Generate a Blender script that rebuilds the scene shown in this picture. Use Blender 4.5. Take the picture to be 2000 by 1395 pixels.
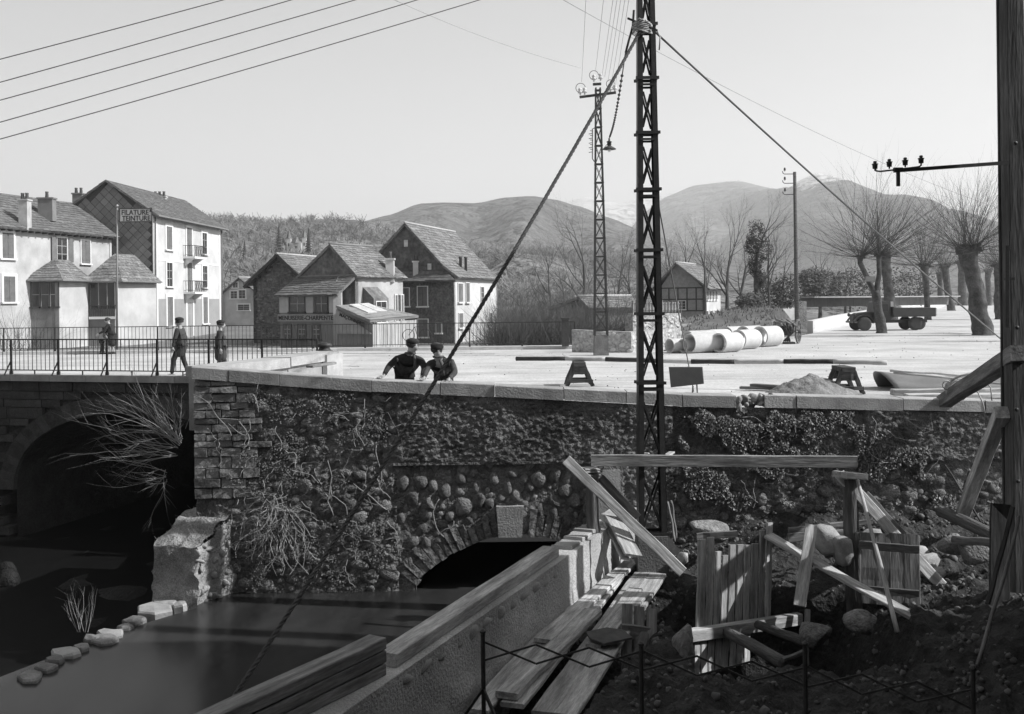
import bpy, bmesh, math, random
from mathutils import Vector, Matrix, noise

for o in list(bpy.data.objects):
    bpy.data.objects.remove(o, do_unlink=True)
scene = bpy.context.scene
COL = scene.collection
PI = math.pi
V = Vector
Z = V((0, 0, 1))

# ------------------------------------------------------------------ camera
CAMZ = 2.25            # metres above the road of the square
ROLL = -0.012
cam_d = bpy.data.cameras.new('camera')
cam_d.sensor_width = 36.0
cam_d.lens = 36.0
cam_d.shift_y = -112.5 / 2000.0
cam_d.clip_start = 0.1
cam_d.clip_end = 30000.0
cam = bpy.data.objects.new('camera', cam_d)
COL.objects.link(cam)
CR = V((math.cos(ROLL), 0, math.sin(ROLL)))
CU = V((-math.sin(ROLL), 0, math.cos(ROLL)))
CF = V((0, 1, 0))
CP = V((0, 0, CAMZ))
m = Matrix.Identity(4)
for i in range(3):
    m[i][0] = CR[i]; m[i][1] = CU[i]; m[i][2] = -CF[i]; m[i][3] = CP[i]
cam.matrix_world = m
scene.camera = cam

# ------------------------------------------------------------------ daylight
SUN_EL = math.radians(39.0)
SUN_AZ = math.radians(-9.5)      # measured from +X, negative = towards the viewer
w = bpy.data.worlds.new('World')
scene.world = w
w.use_nodes = True
nt = w.node_tree
nt.nodes.clear()
sky = nt.nodes.new('ShaderNodeTexSky')
sky.sky_type = 'NISHITA'
sky.sun_disc = False
sky.sun_elevation = SUN_EL
sky.sun_rotation = PI / 2 - SUN_AZ
sky.altitude = 550
sky.air_density = 1.0
sky.dust_density = 1.3
bw = nt.nodes.new('ShaderNodeRGBToBW')       # a black and white plate
bg = nt.nodes.new('ShaderNodeBackground')
bg.inputs['Strength'].default_value = 0.097
wo = nt.nodes.new('ShaderNodeOutputWorld')
nt.links.new(sky.outputs[0], bw.inputs[0])
nt.links.new(bw.outputs[0], bg.inputs['Color'])
nt.links.new(bg.outputs[0], wo.inputs['Surface'])

sd = bpy.data.lights.new('sun', 'SUN')
sd.energy = 5.0
sd.angle = math.radians(0.55)
sd.color = (1.0, 1.0, 1.0)
sun = bpy.data.objects.new('sun', sd)
COL.objects.link(sun)
SDIR = V((math.cos(SUN_EL) * math.cos(SUN_AZ), math.cos(SUN_EL) * math.sin(SUN_AZ), math.sin(SUN_EL)))
sun.rotation_euler = SDIR.to_track_quat('Z', 'Y').to_euler()
sun.location = (60, 0, 60)

vs = scene.view_settings
vs.view_transform = 'Standard'
vs.look = 'None'
vs.exposure = 0.72
vs.gamma = 1.0
vs.use_curve_mapping = False
scene.cycles.max_bounces = 6
scene.cycles.diffuse_bounces = 3
scene.cycles.volume_bounces = 1
scene.cycles.use_denoising = True


def px(x, y, D):
    """point at depth D on the sight line through photograph pixel (x, y)"""
    return CP + D * (CF + ((x - 1000.0) / 2000.0) * CR + ((585.0 - y) / 2000.0) * CU)


def gz(x, y, z=0.0):
    """where the sight line through a pixel meets the level z"""
    d = CF + ((x - 1000.0) / 2000.0) * CR + ((585.0 - y) / 2000.0) * CU
    return CP + d * ((z - CAMZ) / d.z)


def lerp(a, b, t):
    return a + (b - a) * t


# ------------------------------------------------------------------ materials
MATS = {}


def mat(name, v, var=0.25, scale=4.0, rough=0.9, bump=0.0, bscale=None, stretch=(1, 1, 1),
        rnd=0.0, spec=0.25, fine=0.0, fscale=40.0, metallic=0.0, stain=0.0, stscale=0.6, dist=0.0, bdist=0.05, streak=0.0):
    if name in MATS:
        return MATS[name]
    mt = bpy.data.materials.new(name)
    mt.use_nodes = True
    n = mt.node_tree.nodes
    L = mt.node_tree.links.new
    b = n['Principled BSDF']
    tc = n.new('ShaderNodeTexCoord')
    mp = n.new('ShaderNodeMapping')
    mp.inputs['Scale'].default_value = stretch
    L(tc.outputs['Object'], mp.inputs['Vector'])
    oi = n.new('ShaderNodeObjectInfo')
    if rnd > 0 or stretch != (1, 1, 1):
        ad = n.new('ShaderNodeVectorMath'); ad.operation = 'ADD'
        sc = n.new('ShaderNodeMath'); sc.operation = 'MULTIPLY'; sc.inputs[1].default_value = 37.0
        L(oi.outputs['Random'], sc.inputs[0])
        L(mp.outputs[0], ad.inputs[0]); L(sc.outputs[0], ad.inputs[1])
        vec = ad.outputs[0]
    else:
        vec = mp.outputs[0]
    nz = n.new('ShaderNodeTexNoise')
    nz.inputs['Scale'].default_value = scale
    nz.inputs['Detail'].default_value = 6
    nz.inputs['Roughness'].default_value = 0.65
    nz.inputs['Distortion'].default_value = dist
    L(vec, nz.inputs['Vector'])
    mr = n.new('ShaderNodeMapRange')
    mr.inputs['From Min'].default_value = 0.3
    mr.inputs['From Max'].default_value = 0.7
    mr.inputs['To Min'].default_value = v * (1 - var)
    mr.inputs['To Max'].default_value = v * (1 + var)
    L(nz.outputs['Fac'], mr.inputs['Value'])
    val = mr.outputs[0]
    if fine > 0:
        nf = n.new('ShaderNodeTexNoise')
        nf.inputs['Scale'].default_value = fscale
        nf.inputs['Detail'].default_value = 3
        L(vec, nf.inputs['Vector'])
        m2 = n.new('ShaderNodeMapRange')
        m2.inputs['From Min'].default_value = 0.3; m2.inputs['From Max'].default_value = 0.7
        m2.inputs['To Min'].default_value = 1 - fine; m2.inputs['To Max'].default_value = 1 + fine
        L(nf.outputs['Fac'], m2.inputs['Value'])
        mu = n.new('ShaderNodeMath'); mu.operation = 'MULTIPLY'
        L(val, mu.inputs[0]); L(m2.outputs[0], mu.inputs[1]); val = mu.outputs[0]
    if stain > 0:
        ns = n.new('ShaderNodeTexNoise')
        ns.inputs['Scale'].default_value = stscale
        ns.inputs['Detail'].default_value = 5
        L(vec, ns.inputs['Vector'])
        m3 = n.new('ShaderNodeMapRange')
        m3.inputs['From Min'].default_value = 0.42; m3.inputs['From Max'].default_value = 0.66
        m3.inputs['To Min'].default_value = 1.0; m3.inputs['To Max'].default_value = 1 - stain
        L(ns.outputs['Fac'], m3.inputs['Value'])
        mu = n.new('ShaderNodeMath'); mu.operation = 'MULTIPLY'
        L(val, mu.inputs[0]); L(m3.outputs[0], mu.inputs[1]); val = mu.outputs[0]
    if streak > 0:
        mq = n.new('ShaderNodeMapping'); mq.inputs['Scale'].default_value = (0.06, 1.1, 1); mq.inputs['Rotation'].default_value = (0, 0, 0.22)
        L(tc.outputs['Object'], mq.inputs['Vector'])
        ns = n.new('ShaderNodeTexNoise'); ns.inputs['Scale'].default_value = 1.6; ns.inputs['Detail'].default_value = 6; ns.inputs['Distortion'].default_value = 0.6
        L(mq.outputs[0], ns.inputs['Vector'])
        m3 = n.new('ShaderNodeMapRange'); m3.inputs['From Min'].default_value = 0.5; m3.inputs['From Max'].default_value = 0.7
        m3.inputs['To Min'].default_value = 1.0; m3.inputs['To Max'].default_value = 1 - streak
        L(ns.outputs['Fac'], m3.inputs['Value'])
        mu = n.new('ShaderNodeMath'); mu.operation = 'MULTIPLY'
        L(val, mu.inputs[0]); L(m3.outputs[0], mu.inputs[1]); val = mu.outputs[0]
    if rnd > 0:
        m4 = n.new('ShaderNodeMapRange')
        m4.inputs['To Min'].default_value = 1 - rnd; m4.inputs['To Max'].default_value = 1 + rnd
        L(oi.outputs['Random'], m4.inputs['Value'])
        mu = n.new('ShaderNodeMath'); mu.operation = 'MULTIPLY'
        L(val, mu.inputs[0]); L(m4.outputs[0], mu.inputs[1]); val = mu.outputs[0]
    L(val, b.inputs['Base Color'])
    b.inputs['Roughness'].default_value = rough
    b.inputs['Specular IOR Level'].default_value = spec
    b.inputs['Metallic'].default_value = metallic
    if bump > 0:
        nb = n.new('ShaderNodeTexNoise')
        nb.inputs['Scale'].default_value = bscale or scale * 3
        nb.inputs['Detail'].default_value = 5
        L(vec, nb.inputs['Vector'])
        bp = n.new('ShaderNodeBump')
        bp.inputs['Strength'].default_value = bump
        bp.inputs['Distance'].default_value = bdist
        L(nb.outputs['Fac'], bp.inputs['Height'])
        L(bp.outputs[0], b.inputs['Normal'])
    MATS[name] = mt
    return mt


def wood(name, v, var=0.45, rnd=0.22, rough=0.85, bump=0.25, g=1.0):
    return mat(name, v, var=var, scale=1.6 * g, stretch=(1, 9, 9), rnd=rnd, rough=rough, bump=bump, bscale=3.0 * g,
               fine=0.2, fscale=9 * g, stain=0.42, stscale=0.7)


# ------------------------------------------------------------------ mesh helpers
class MB:
    def __init__(s):
        s.v = []; s.f = []

    def add(s, vs, fs):
        k = len(s.v)
        s.v.extend([tuple(p) for p in vs])
        s.f.extend([tuple(i + k for i in f) for f in fs])
        return s

    def hexa(s, p):
        """8 points: bottom ring 0-3 counter-clockwise, top ring 4-7"""
        return s.add(p, [(3, 2, 1, 0), (4, 5, 6, 7), (0, 1, 5, 4), (1, 2, 6, 5), (2, 3, 7, 6), (3, 0, 4, 7)])

    def box(s, c, d, M=None):
        x, y, z = d[0] / 2, d[1] / 2, d[2] / 2
        p = [V((-x, -y, -z)), V((x, -y, -z)), V((x, y, -z)), V((-x, y, -z)),
             V((-x, -y, z)), V((x, -y, z)), V((x, y, z)), V((-x, y, z))]
        if M is not None:
            p = [M @ q for q in p]
        c = V(c)
        return s.hexa([q + c for q in p])

    def fbox(s, O, u, n, s0, s1, n0, n1, z0, z1):
        """box in a wall frame: along u, outwards n, up z"""
        P = lambda a, b, c: V(O) + u * a + n * b + Z * c
        p = [P(s0, n1, z0), P(s1, n1, z0), P(s1, n0, z0), P(s0, n0, z0),
             P(s0, n1, z1), P(s1, n1, z1), P(s1, n0, z1), P(s0, n0, z1)]
        return s.hexa(p)

    def beam(s, a, b, w, h=None, up=None, w1=None, h1=None):
        a = V(a); b = V(b); h = w if h is None else h
        w1 = w if w1 is None else w1; h1 = h if h1 is None else h1
        x = (b - a).normalized()
        up = V(up) if up is not None else (Z if abs(x.z) < 0.95 else V((0, 1, 0)))
        y = up.cross(x).normalized(); z = x.cross(y)
        P = lambda q, ww, hh: [q - y * ww / 2 - z * hh / 2, q + y * ww / 2 - z * hh / 2, q + y * ww / 2 + z * hh / 2, q - y * ww / 2 + z * hh / 2]
        A = P(a, w, h); B = P(b, w1, h1)
        return s.add(A + B, [(0, 3, 2, 1), (4, 5, 6, 7), (0, 1, 5, 4), (1, 2, 6, 5), (2, 3, 7, 6), (3, 0, 4, 7)])

    def tube(s, pts, r, n=6, caps=True):
        pts = [V(p) for p in pts]
        if not hasattr(r, '__len__'):
            r = [r] * len(pts)
        k = len(s.v)
        ref = None
        for i, p in enumerate(pts):
            d = (pts[min(i + 1, len(pts) - 1)] - pts[max(i - 1, 0)])
            if d.length < 1e-9:
                d = V((0, 0, 1))
            d.normalize()
            if ref is None:
                ref = V((1, 0, 0)) if abs(d.x) < 0.8 else V((0, 1, 0))
            y = (ref - d * ref.dot(d))
            if y.length < 1e-6:
                y = d.orthogonal()
            y.normalize(); ref = y
            z = d.cross(y)
            for j in range(n):
                a = 2 * PI * j / n
                s.v.append(tuple(p + (y * math.cos(a) + z * math.sin(a)) * r[i]))
        for i in range(len(pts) - 1):
            for j in range(n):
                j2 = (j + 1) % n
                s.f.append((k + i * n + j, k + i * n + j2, k + (i + 1) * n + j2, k + (i + 1) * n + j))
        if caps:
            s.f.append(tuple(k + j for j in reversed(range(n))))
            e = k + (len(pts) - 1) * n
            s.f.append(tuple(e + j for j in range(n)))
        return s

    def prism(s, poly, ext):
        poly = [V(p) for p in poly]; ext = V(ext); n = len(poly)
        k = len(s.v)
        s.v.extend([tuple(p) for p in poly] + [tuple(p + ext) for p in poly])
        s.f.append(tuple(k + i for i in reversed(range(n))))
        s.f.append(tuple(k + n + i for i in range(n)))
        for i in range(n):
            j = (i + 1) % n
            s.f.append((k + i, k + j, k + n + j, k + n + i))
        return s

    def lathe(s, c, prof, n=12, M=None):
        c = V(c); k = len(s.v)
        for (r, z) in prof:
            for j in range(n):
                a = 2 * PI * j / n
                p = V((r * math.cos(a), r * math.sin(a), z))
                if M is not None:
                    p = M @ p
                s.v.append(tuple(c + p))
        for i in range(len(prof) - 1):
            for j in range(n):
                j2 = (j + 1) % n
                s.f.append((k + i * n + j, k + i * n + j2, k + (i + 1) * n + j2, k + (i + 1) * n + j))
        s.f.append(tuple(k + j for j in reversed(range(n))))
        e = k + (len(prof) - 1) * n
        s.f.append(tuple(e + j for j in range(n)))
        return s

    def mesh(s, name, m, smooth=False):
        me = bpy.data.meshes.new(name)
        me.from_pydata(s.v, [], s.f)
        if smooth:
            me.polygons.foreach_set('use_smooth', [True] * len(me.polygons))
        if m is not None:
            me.materials.append(m)
        me.update()
        return me

    def build(s, name, m, parent=None, smooth=False, kind=None, label=None, cat=None, group=None, fix=False):
        me = s.mesh(name, m, smooth)
        if fix:
            bm = bmesh.new(); bm.from_mesh(me)
            bmesh.ops.recalc_face_normals(bm, faces=bm.faces)
            bm.to_mesh(me); bm.free()
        return link(name, me, parent, kind=kind, label=label, cat=cat, group=group)


def link(name, me, parent=None, loc=None, M=None, kind=None, label=None, cat=None, group=None):
    o = bpy.data.objects.new(name, me)
    COL.objects.link(o)
    if M is not None:
        o.matrix_world = M
    elif loc is not None:
        o.location = loc
    if parent is not None:
        o.parent = parent
        o.matrix_parent_inverse = PINV[parent.name]
        KIDS.setdefault(parent.name, []).append(o)
    PINV[o.name] = (M.inverted() if M is not None else Matrix.Translation(-V(loc)) if loc is not None else Matrix.Identity(4))
    tag(o, label, cat, group, kind)
    return o


PINV = {}
KIDS = {}


def tag(o, label=None, cat=None, group=None, kind=None):
    if label: o['label'] = label
    if cat: o['category'] = cat
    if group: o['group'] = group
    if kind: o['kind'] = kind
    return o


def thing(name, label, cat, loc=(0, 0, 0), group=None):
    o = bpy.data.objects.new(name, None)
    o.empty_display_size = 0.2
    COL.objects.link(o)
    o.location = loc
    PINV[o.name] = Matrix.Translation(-V(loc))
    return tag(o, label, cat, group)


def copy_tree(o, M=None, parent=None):
    c = o.copy()
    COL.objects.link(c)
    if parent is None:
        if M is not None:
            c.matrix_world = M
    else:
        c.parent = parent
        c.matrix_parent_inverse = o.matrix_parent_inverse
    for ch in KIDS.get(o.name, []):
        copy_tree(ch, None, c)
    return c


def plankmesh(L, wd, th, seed, cham=0.010, wob=0.006, seg=4):
    """sawn board along X with worn arrises and slightly wavy edges"""
    r = random.Random(seed)
    b = MB()
    rings = []
    for i in range(seg + 1):
        x = -L / 2 + L * i / seg
        e = 1.0
        dy = r.uniform(-wob, wob); dz = r.uniform(-wob, wob) * 0.6
        ww = wd / 2 * e + r.uniform(-wob, wob) * 0.5; hh = th / 2
        c = min(cham, hh * 0.6)
        xx = x
        if i in (0, seg):
            xx += r.uniform(-0.01, 0.01)
        ring = [(xx, -ww + c + dy, -hh + dz), (xx, ww - c + dy, -hh + dz), (xx, ww + dy, -hh + c + dz), (xx, ww + dy, hh - c + dz),
                (xx, ww - c + dy, hh + dz), (xx, -ww + c + dy, hh + dz), (xx, -ww + dy, hh - c + dz), (xx, -ww + dy, -hh + c + dz)]
        rings.append(ring)
    vs = [p for ring in rings for p in ring]
    fs = []
    for i in range(seg):
        for j in range(8):
            j2 = (j + 1) % 8
            fs.append((i * 8 + j, i * 8 + j2, (i + 1) * 8 + j2, (i + 1) * 8 + j))
    fs.append(tuple(reversed(range(8))))
    fs.append(tuple(seg * 8 + j for j in range(8)))
    b.add(vs, fs)
    return b


def frame_from(a, b, up=None, roll=0.0):
    a = V(a); b = V(b)
    x = (b - a).normalized()
    up = V(up) if up is not None else (Z if abs(x.z) < 0.97 else V((0, 1, 0)))
    y = up.cross(x).normalized(); z = x.cross(y)
    if roll:
        y, z = y * math.cos(roll) + z * math.sin(roll), z * math.cos(roll) - y * math.sin(roll)
    M = Matrix.Identity(4)
    c = (a + b) / 2
    for i in range(3):
        M[i][0] = x[i]; M[i][1] = y[i]; M[i][2] = z[i]; M[i][3] = c[i]
    return M


SEED = [100]


def plank(name, a, b, wd, th, m, parent=None, up=None, roll=0.0, label=None, cat=None, group=None, seg=6, wob=0.009):
    SEED[0] += 1
    L = (V(b) - V(a)).length
    me = plankmesh(L, wd, th, SEED[0], wob=wob, seg=seg).mesh(name, m)
    return link(name, me, parent, M=frame_from(a, b, up, roll), label=label, cat=cat, group=group)


def logmesh(L, r0, r1, seed, n=12, seg=9, bend=0.02):
    r = random.Random(seed)
    b = MB()
    off = r.uniform(0, 100)
    for i in range(seg + 1):
        t = i / seg
        x = -L / 2 + L * t
        rr = lerp(r0, r1, t)
        cy = math.sin(t * PI) * bend + noise.noise(V((t * 3, off, 0))) * bend
        cz = noise.noise(V((t * 3, off, 7))) * bend
        for j in range(n):
            a = 2 * PI * j / n
            q = rr * (1 + 0.10 * noise.noise(V((x * 3, math.cos(a) * 2 + off, math.sin(a) * 2))))
            b.v.append((x, cy + q * math.cos(a), cz + q * math.sin(a)))
    for i in range(seg):
        for j in range(n):
            j2 = (j + 1) % n
            b.f.append((i * n + j, i * n + j2, (i + 1) * n + j2, (i + 1) * n + j))
    b.f.append(tuple(reversed(range(n))))
    b.f.append(tuple(seg * n + j for j in range(n)))
    return b


def log(name, a, b, r0, r1, m, parent=None, label=None, cat=None, group=None, bend=0.02):
    SEED[0] += 1
    L = (V(b) - V(a)).length
    me = logmesh(L, r0, r1, SEED[0], bend=bend).mesh(name, m, True)
    o = link(name, me, parent, M=frame_from(a, b), label=label, cat=cat, group=group)
    return o


_rocks = {}


def rockmesh(i, m, sub=2, rough=0.22, name='stone'):
    key = (i, m.name, sub, rough)
    if key in _rocks:
        return _rocks[key]
    bm = bmesh.new()
    bmesh.ops.create_icosphere(bm, subdivisions=sub, radius=1.0)
    off = V((i * 7.31, i * 3.7, i * 1.9))
    for v in bm.verts:
        d = v.co.normalized()
        q = 1 + rough * noise.noise(d * 1.3 + off) + rough * 0.5 * noise.noise(d * 3.1 + off * 2)
        # flatten towards a few random planes: real stones have facets
        v.co = d * q
    rr = random.Random(i)
    for v in bm.verts:
        v.co = V([math.copysign(abs(q) ** 0.82, q) for q in v.co])
    for k in range(9 if rough > 0.17 else 5):
        pn = V((rr.gauss(0, 1), rr.gauss(0, 1), rr.gauss(0, 1))).normalized()
        lim = rr.uniform(0.62, 0.88)
        for v in bm.verts:
            e = v.co.dot(pn) - lim
            if e > 0:
                v.co -= pn * e * 0.8
    me = bpy.data.meshes.new(name)
    bm.to_mesh(me); bm.free()
    me.polygons.foreach_set('use_smooth', [True] * len(me.polygons))
    me.materials.append(m)
    _rocks[key] = me
    return me


def trs(loc, rot=(0, 0, 0), sc=(1, 1, 1)):
    from mathutils import Euler
    return Matrix.Translation(V(loc)) @ Euler(rot).to_matrix().to_4x4() @ Matrix.Diagonal((sc[0], sc[1], sc[2], 1))


def rock(name, loc, size, m, rnd, parent=None, rot=None, sub=2, rough=0.22, label=None, cat=None, group=None):
    me = rockmesh(rnd.randrange(8), m, sub, rough)
    rot = rot if rot is not None else (rnd.uniform(0, 6.3), rnd.uniform(0, 6.3), rnd.uniform(0, 6.3))
    return link(name, me, parent, M=trs(loc, rot, size), label=label, cat=cat, group=group)


def grid(name, xs, ys, fn, m, kind='structure', skip=None, smooth=True, parent=None, label=None):
    """heightfield sheet; fn(x, y) -> point"""
    vs = []; fs = []
    for y in ys:
        for x in xs:
            vs.append(tuple(fn(x, y)))
    nx = len(xs)
    for j in range(len(ys) - 1):
        for i in range(nx - 1):
            if skip and skip((xs[i] + xs[i + 1]) / 2, (ys[j] + ys[j + 1]) / 2):
                continue
            fs.append((j * nx + i, j * nx + i + 1, (j + 1) * nx + i + 1, (j + 1) * nx + i))
    b = MB(); b.v = vs; b.f = fs
    return b.build(name, m, parent, smooth, kind=kind, label=label)


def rng(a, b, step):
    n = max(1, int(round((b - a) / step)))
    return [a + (b - a) * i / n for i in range(n + 1)]


def fbm(x, y, z=0.0, o=4):
    return noise.fractal(V((x, y, z)), 1.0, 2.0, o)


# palette (real reflectances in grey)
M_ROAD = mat('road_dust', 0.51, var=0.13, scale=0.7, bump=0.5, bscale=5, bdist=.06, fine=0.16, fscale=14, stain=0.2, stscale=0.3, streak=.24)
M_STONE = mat('wall_stone', 0.19, var=0.5, scale=2.2, bump=1.0, bscale=6, rnd=0.28, fine=0.2, fscale=45, rough=0.85)
M_MORTAR = mat('wall_mortar', 0.19, var=0.5, scale=2.2, bump=1.0, bscale=13, bdist=.14, fine=0.3, fscale=60, stain=0.45, stscale=0.7)
M_COPING = mat('coping_stone', 0.36, var=0.2, scale=3, bump=0.3, bscale=30, rnd=0.16, fine=0.12, fscale=60, stain=0.25, stscale=1.4)
M_CONC = mat('concrete', 0.36, var=0.2, scale=3, bump=0.5, bscale=40, fine=0.15, fscale=70, stain=0.25, stscale=1.2)
M_WOOD = wood('sawn_timber', 0.44)
M_WOODD = wood('weathered_timber', 0.19)
M_BARK = mat('log_bark', 0.10, var=0.45, scale=2, stretch=(1, 7, 7), bump=0.7, bscale=4, rnd=0.2)
M_IRON = mat('painted_iron', 0.032, var=0.3, scale=8, rough=0.55, spec=0.4, fine=0.2)
M_IRONL = mat('rusty_iron', 0.05, var=0.4, scale=9, rough=0.7, spec=0.35, fine=0.25)
M_EARTH = mat('dug_earth', 0.038, var=0.6, scale=2.5, bump=1.0, bscale=10, bdist=.1, fine=0.3, fscale=50)

# ================================================================== the setting
WY = 20.0                       # front face of the embankment wall
WATER = -3.43
GROUND = -2.63                  # work yard below the wall


def wx(x, y):
    """pixel -> (X, z) on the wall's front face"""
    p = px(x, y, WY)
    return p.x, p.z


# the dusty square and the road over the bridge: one sheet of road
sq = [(-45, 38.9), (-15.4, 30.95), (-10.2, 29.55), (-5.0, 27.9), (-4.75, 26.0), (-6.0, 20.42), (12, 20.42), (70, 20.42),
      (420, 20.42), (420, 560), (255, 560), (114, 265), (22.9, 71.5), (16.3, 58.0), (9.5, 49.5), (4.2, 46.6), (-26, 47.2), (-45, 47.6)]
b = MB()
b.v = [(x, y, 0.0) for x, y in sq]; b.f = [tuple(range(len(sq)))]
b.build('road', M_ROAD, kind='structure')

# the land all round, out to the horizon
M_LAND = mat('meadow_land', 0.16, var=0.35, scale=0.05, bump=0.4, bscale=2.0, fine=0.2, fscale=1.5)


def land_h(x, y):
    z = -0.75 + 0.25 * fbm(x * 0.06, y * 0.06, 3)
    t = max(0.0, min(1.0, (y - 56) / 40.0))
    # the garden bank beyond the pipes stands higher than the square
    g = math.exp(-((x - 15 - (y - 60) * 0.2) / 9.0) ** 2) * max(0.0, min(1.0, (y - 54) / 8.0)) * max(0.0, 1 - max(0, y - 72) / 40)
    z += 2.3 * g
    # the river bed to the right of the bank
    dline = (x - 16.4) - (y - 58.4) * 0.4725
    z += 0.35 * t
    if dline > -1.6:
        z = min(z, -0.45)
    elif dline > -14 and y > 64:
        z = min(z, -0.6 - 0.6 * math.sin(min(1, (-1.6 - dline) / 6) * PI))
    return z


xs = rng(-60, 60, 1.5)
ys = rng(47.5, 150, 1.5)
grid('garden_land', xs, ys, lambda x, y: (x, y, land_h(x, y) - (3.0 if y > 148 or abs(x) > 59 else 0)), M_LAND)
b = MB()
b.v = [(-6500, 47.6, -1.7), (6500, 47.6, -1.7), (6500, 7000, -1.7), (-6500, 7000, -1.7)]; b.f = [(0, 1, 2, 3)]
b.build('ground', M_LAND, kind='structure')

# kerbs and pavements
M_KERB = mat('kerb_stone', 0.5, var=0.15, scale=2, bump=0.2, bscale=20, rnd=0.12, fine=0.1)
M_PAVE = mat('pavement_dust', 0.46, var=0.12, scale=1.2, bump=0.2, bscale=12, fine=0.1)
pv = MB()
FAR0, FAR1 = V((-45, 47.3, 0)), V((2.9, 46.0, 0))
fu = (FAR1 - FAR0).normalized(); fn_ = V((fu.y, -fu.x, 0))
Lf = (FAR1 - FAR0).length
pv.fbox(FAR0, fu, fn_, 0, Lf, -0.9, 0.0, -0.3, 0.13)
pvo = pv.build('far_pavement', M_PAVE, kind='structure')
nk = 40
for i in range(nk):
    a = Lf * i / nk; c = Lf * (i + 1) / nk - 0.012
    q = MB(); q.fbox(FAR0, fu, fn_, a, c, 0.003, 0.22, -0.25, 0.135 + 0.006 * math.sin(i * 3.3))
    q.build('kerb_stone', M_KERB, pvo)
# raised end block of the far kerb, beside the small pylon
q = MB(); q.fbox(FAR1 + V((0.02, 0, 0)), fu, fn_, 0, 0.45, -0.6, 0.24, -0.2, 0.30); q.build('kerb_block', M_KERB, pvo)

# river and the lower pool left of the stone weir
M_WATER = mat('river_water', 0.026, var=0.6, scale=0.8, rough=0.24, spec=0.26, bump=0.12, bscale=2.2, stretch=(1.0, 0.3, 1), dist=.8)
wp = [(-6.3, 20.5), (-5.95, 19.1), (-6.6, 18.2), (-7.5, 16.5), (-8.4, 14.6), (-9.5, 12), (-10, 7), (-1.6, 7), (-1.55, 12.0), (1.2, 19.0), (2.6, 24), (-2.6, 24), (-2.6, 20.5)]
b = MB(); b.v = [(x, y, WATER) for x, y in wp]; b.f = [tuple(range(len(wp)))]
b.build('river', M_WATER, kind='structure')
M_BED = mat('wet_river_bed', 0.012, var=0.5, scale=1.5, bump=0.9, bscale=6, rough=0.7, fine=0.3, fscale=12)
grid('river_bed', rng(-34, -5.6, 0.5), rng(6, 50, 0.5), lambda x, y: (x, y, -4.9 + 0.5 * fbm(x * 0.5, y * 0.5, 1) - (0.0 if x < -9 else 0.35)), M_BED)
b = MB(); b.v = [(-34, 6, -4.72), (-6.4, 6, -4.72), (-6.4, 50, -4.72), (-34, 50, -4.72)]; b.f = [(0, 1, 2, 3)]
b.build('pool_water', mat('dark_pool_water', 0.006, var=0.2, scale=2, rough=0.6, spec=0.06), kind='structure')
# the bank that closes the pool on the far left
grid('river_bank', rng(-46, -17.5, 0.6), rng(5, 36, 0.8),
     lambda x, y: (x, y, min(0.0, -5.2 + max(0, (-17.8 - x)) * 1.25 + 0.5 * fbm(x * 0.5, y * 0.5, 5)) - 0.15), M_BED)


# hills and mountains, each a real ridge at its own distance
def ridge(name, prof, D, m, depth=0.5, rough=0.05, rs=0.004, nx=230, nr=30, x0=-700, x1=2700, bowl=0.9, seed=0):
    def yr(x):
        if x <= prof[0][0]: return prof[0][1]
        for (a, ya), (c, yc) in zip(prof, prof[1:]):
            if x <= c:
                t = (x - a) / (c - a); t = t * t * (3 - 2 * t) * 0.5 + t * 0.5
                return lerp(ya, yc, t)
        return prof[-1][1]
    vs = []; fs = []
    rows = [-0.6, -0.3] + [i / nr for i in range(nr + 1)]
    for t in rows:
        for i in range(nx + 1):
            xx = x0 + (x1 - x0) * i / nx
            P = px(xx, yr(xx), D)
            H = P.z + 2
            if t <= 0:
                y = D * (1 - 0.6 * t); z = H * (1 + t * 0.9)
            else:
                y = D * (1 - depth * t); z = H * (1 - t) ** bowl
                spur = noise.noise(V((P.x * rs * 2.2, seed, t * 1.2)))
                y -= spur * D * depth * 0.16 * math.sin(t * PI) * min(1, t * 3)
                z += spur * H * 0.10 * math.sin(t * PI) * min(1, t * 3)
            z += H * rough * (fbm(P.x * rs, y * rs, seed, 7) * (0.2 + 0.8 * min(1.0, max(0.0, t) * 3)))
            vs.append((P.x, y, z - 2))
    n1 = nx + 1
    for j in range(len(rows) - 1):
        for i in range(nx):
            fs.append((j * n1 + i, (j + 1) * n1 + i, (j + 1) * n1 + i + 1, j * n1 + i + 1))
    b = MB(); b.v = vs; b.f = fs
    return b.build(name, m, None, True, kind='structure')


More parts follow.
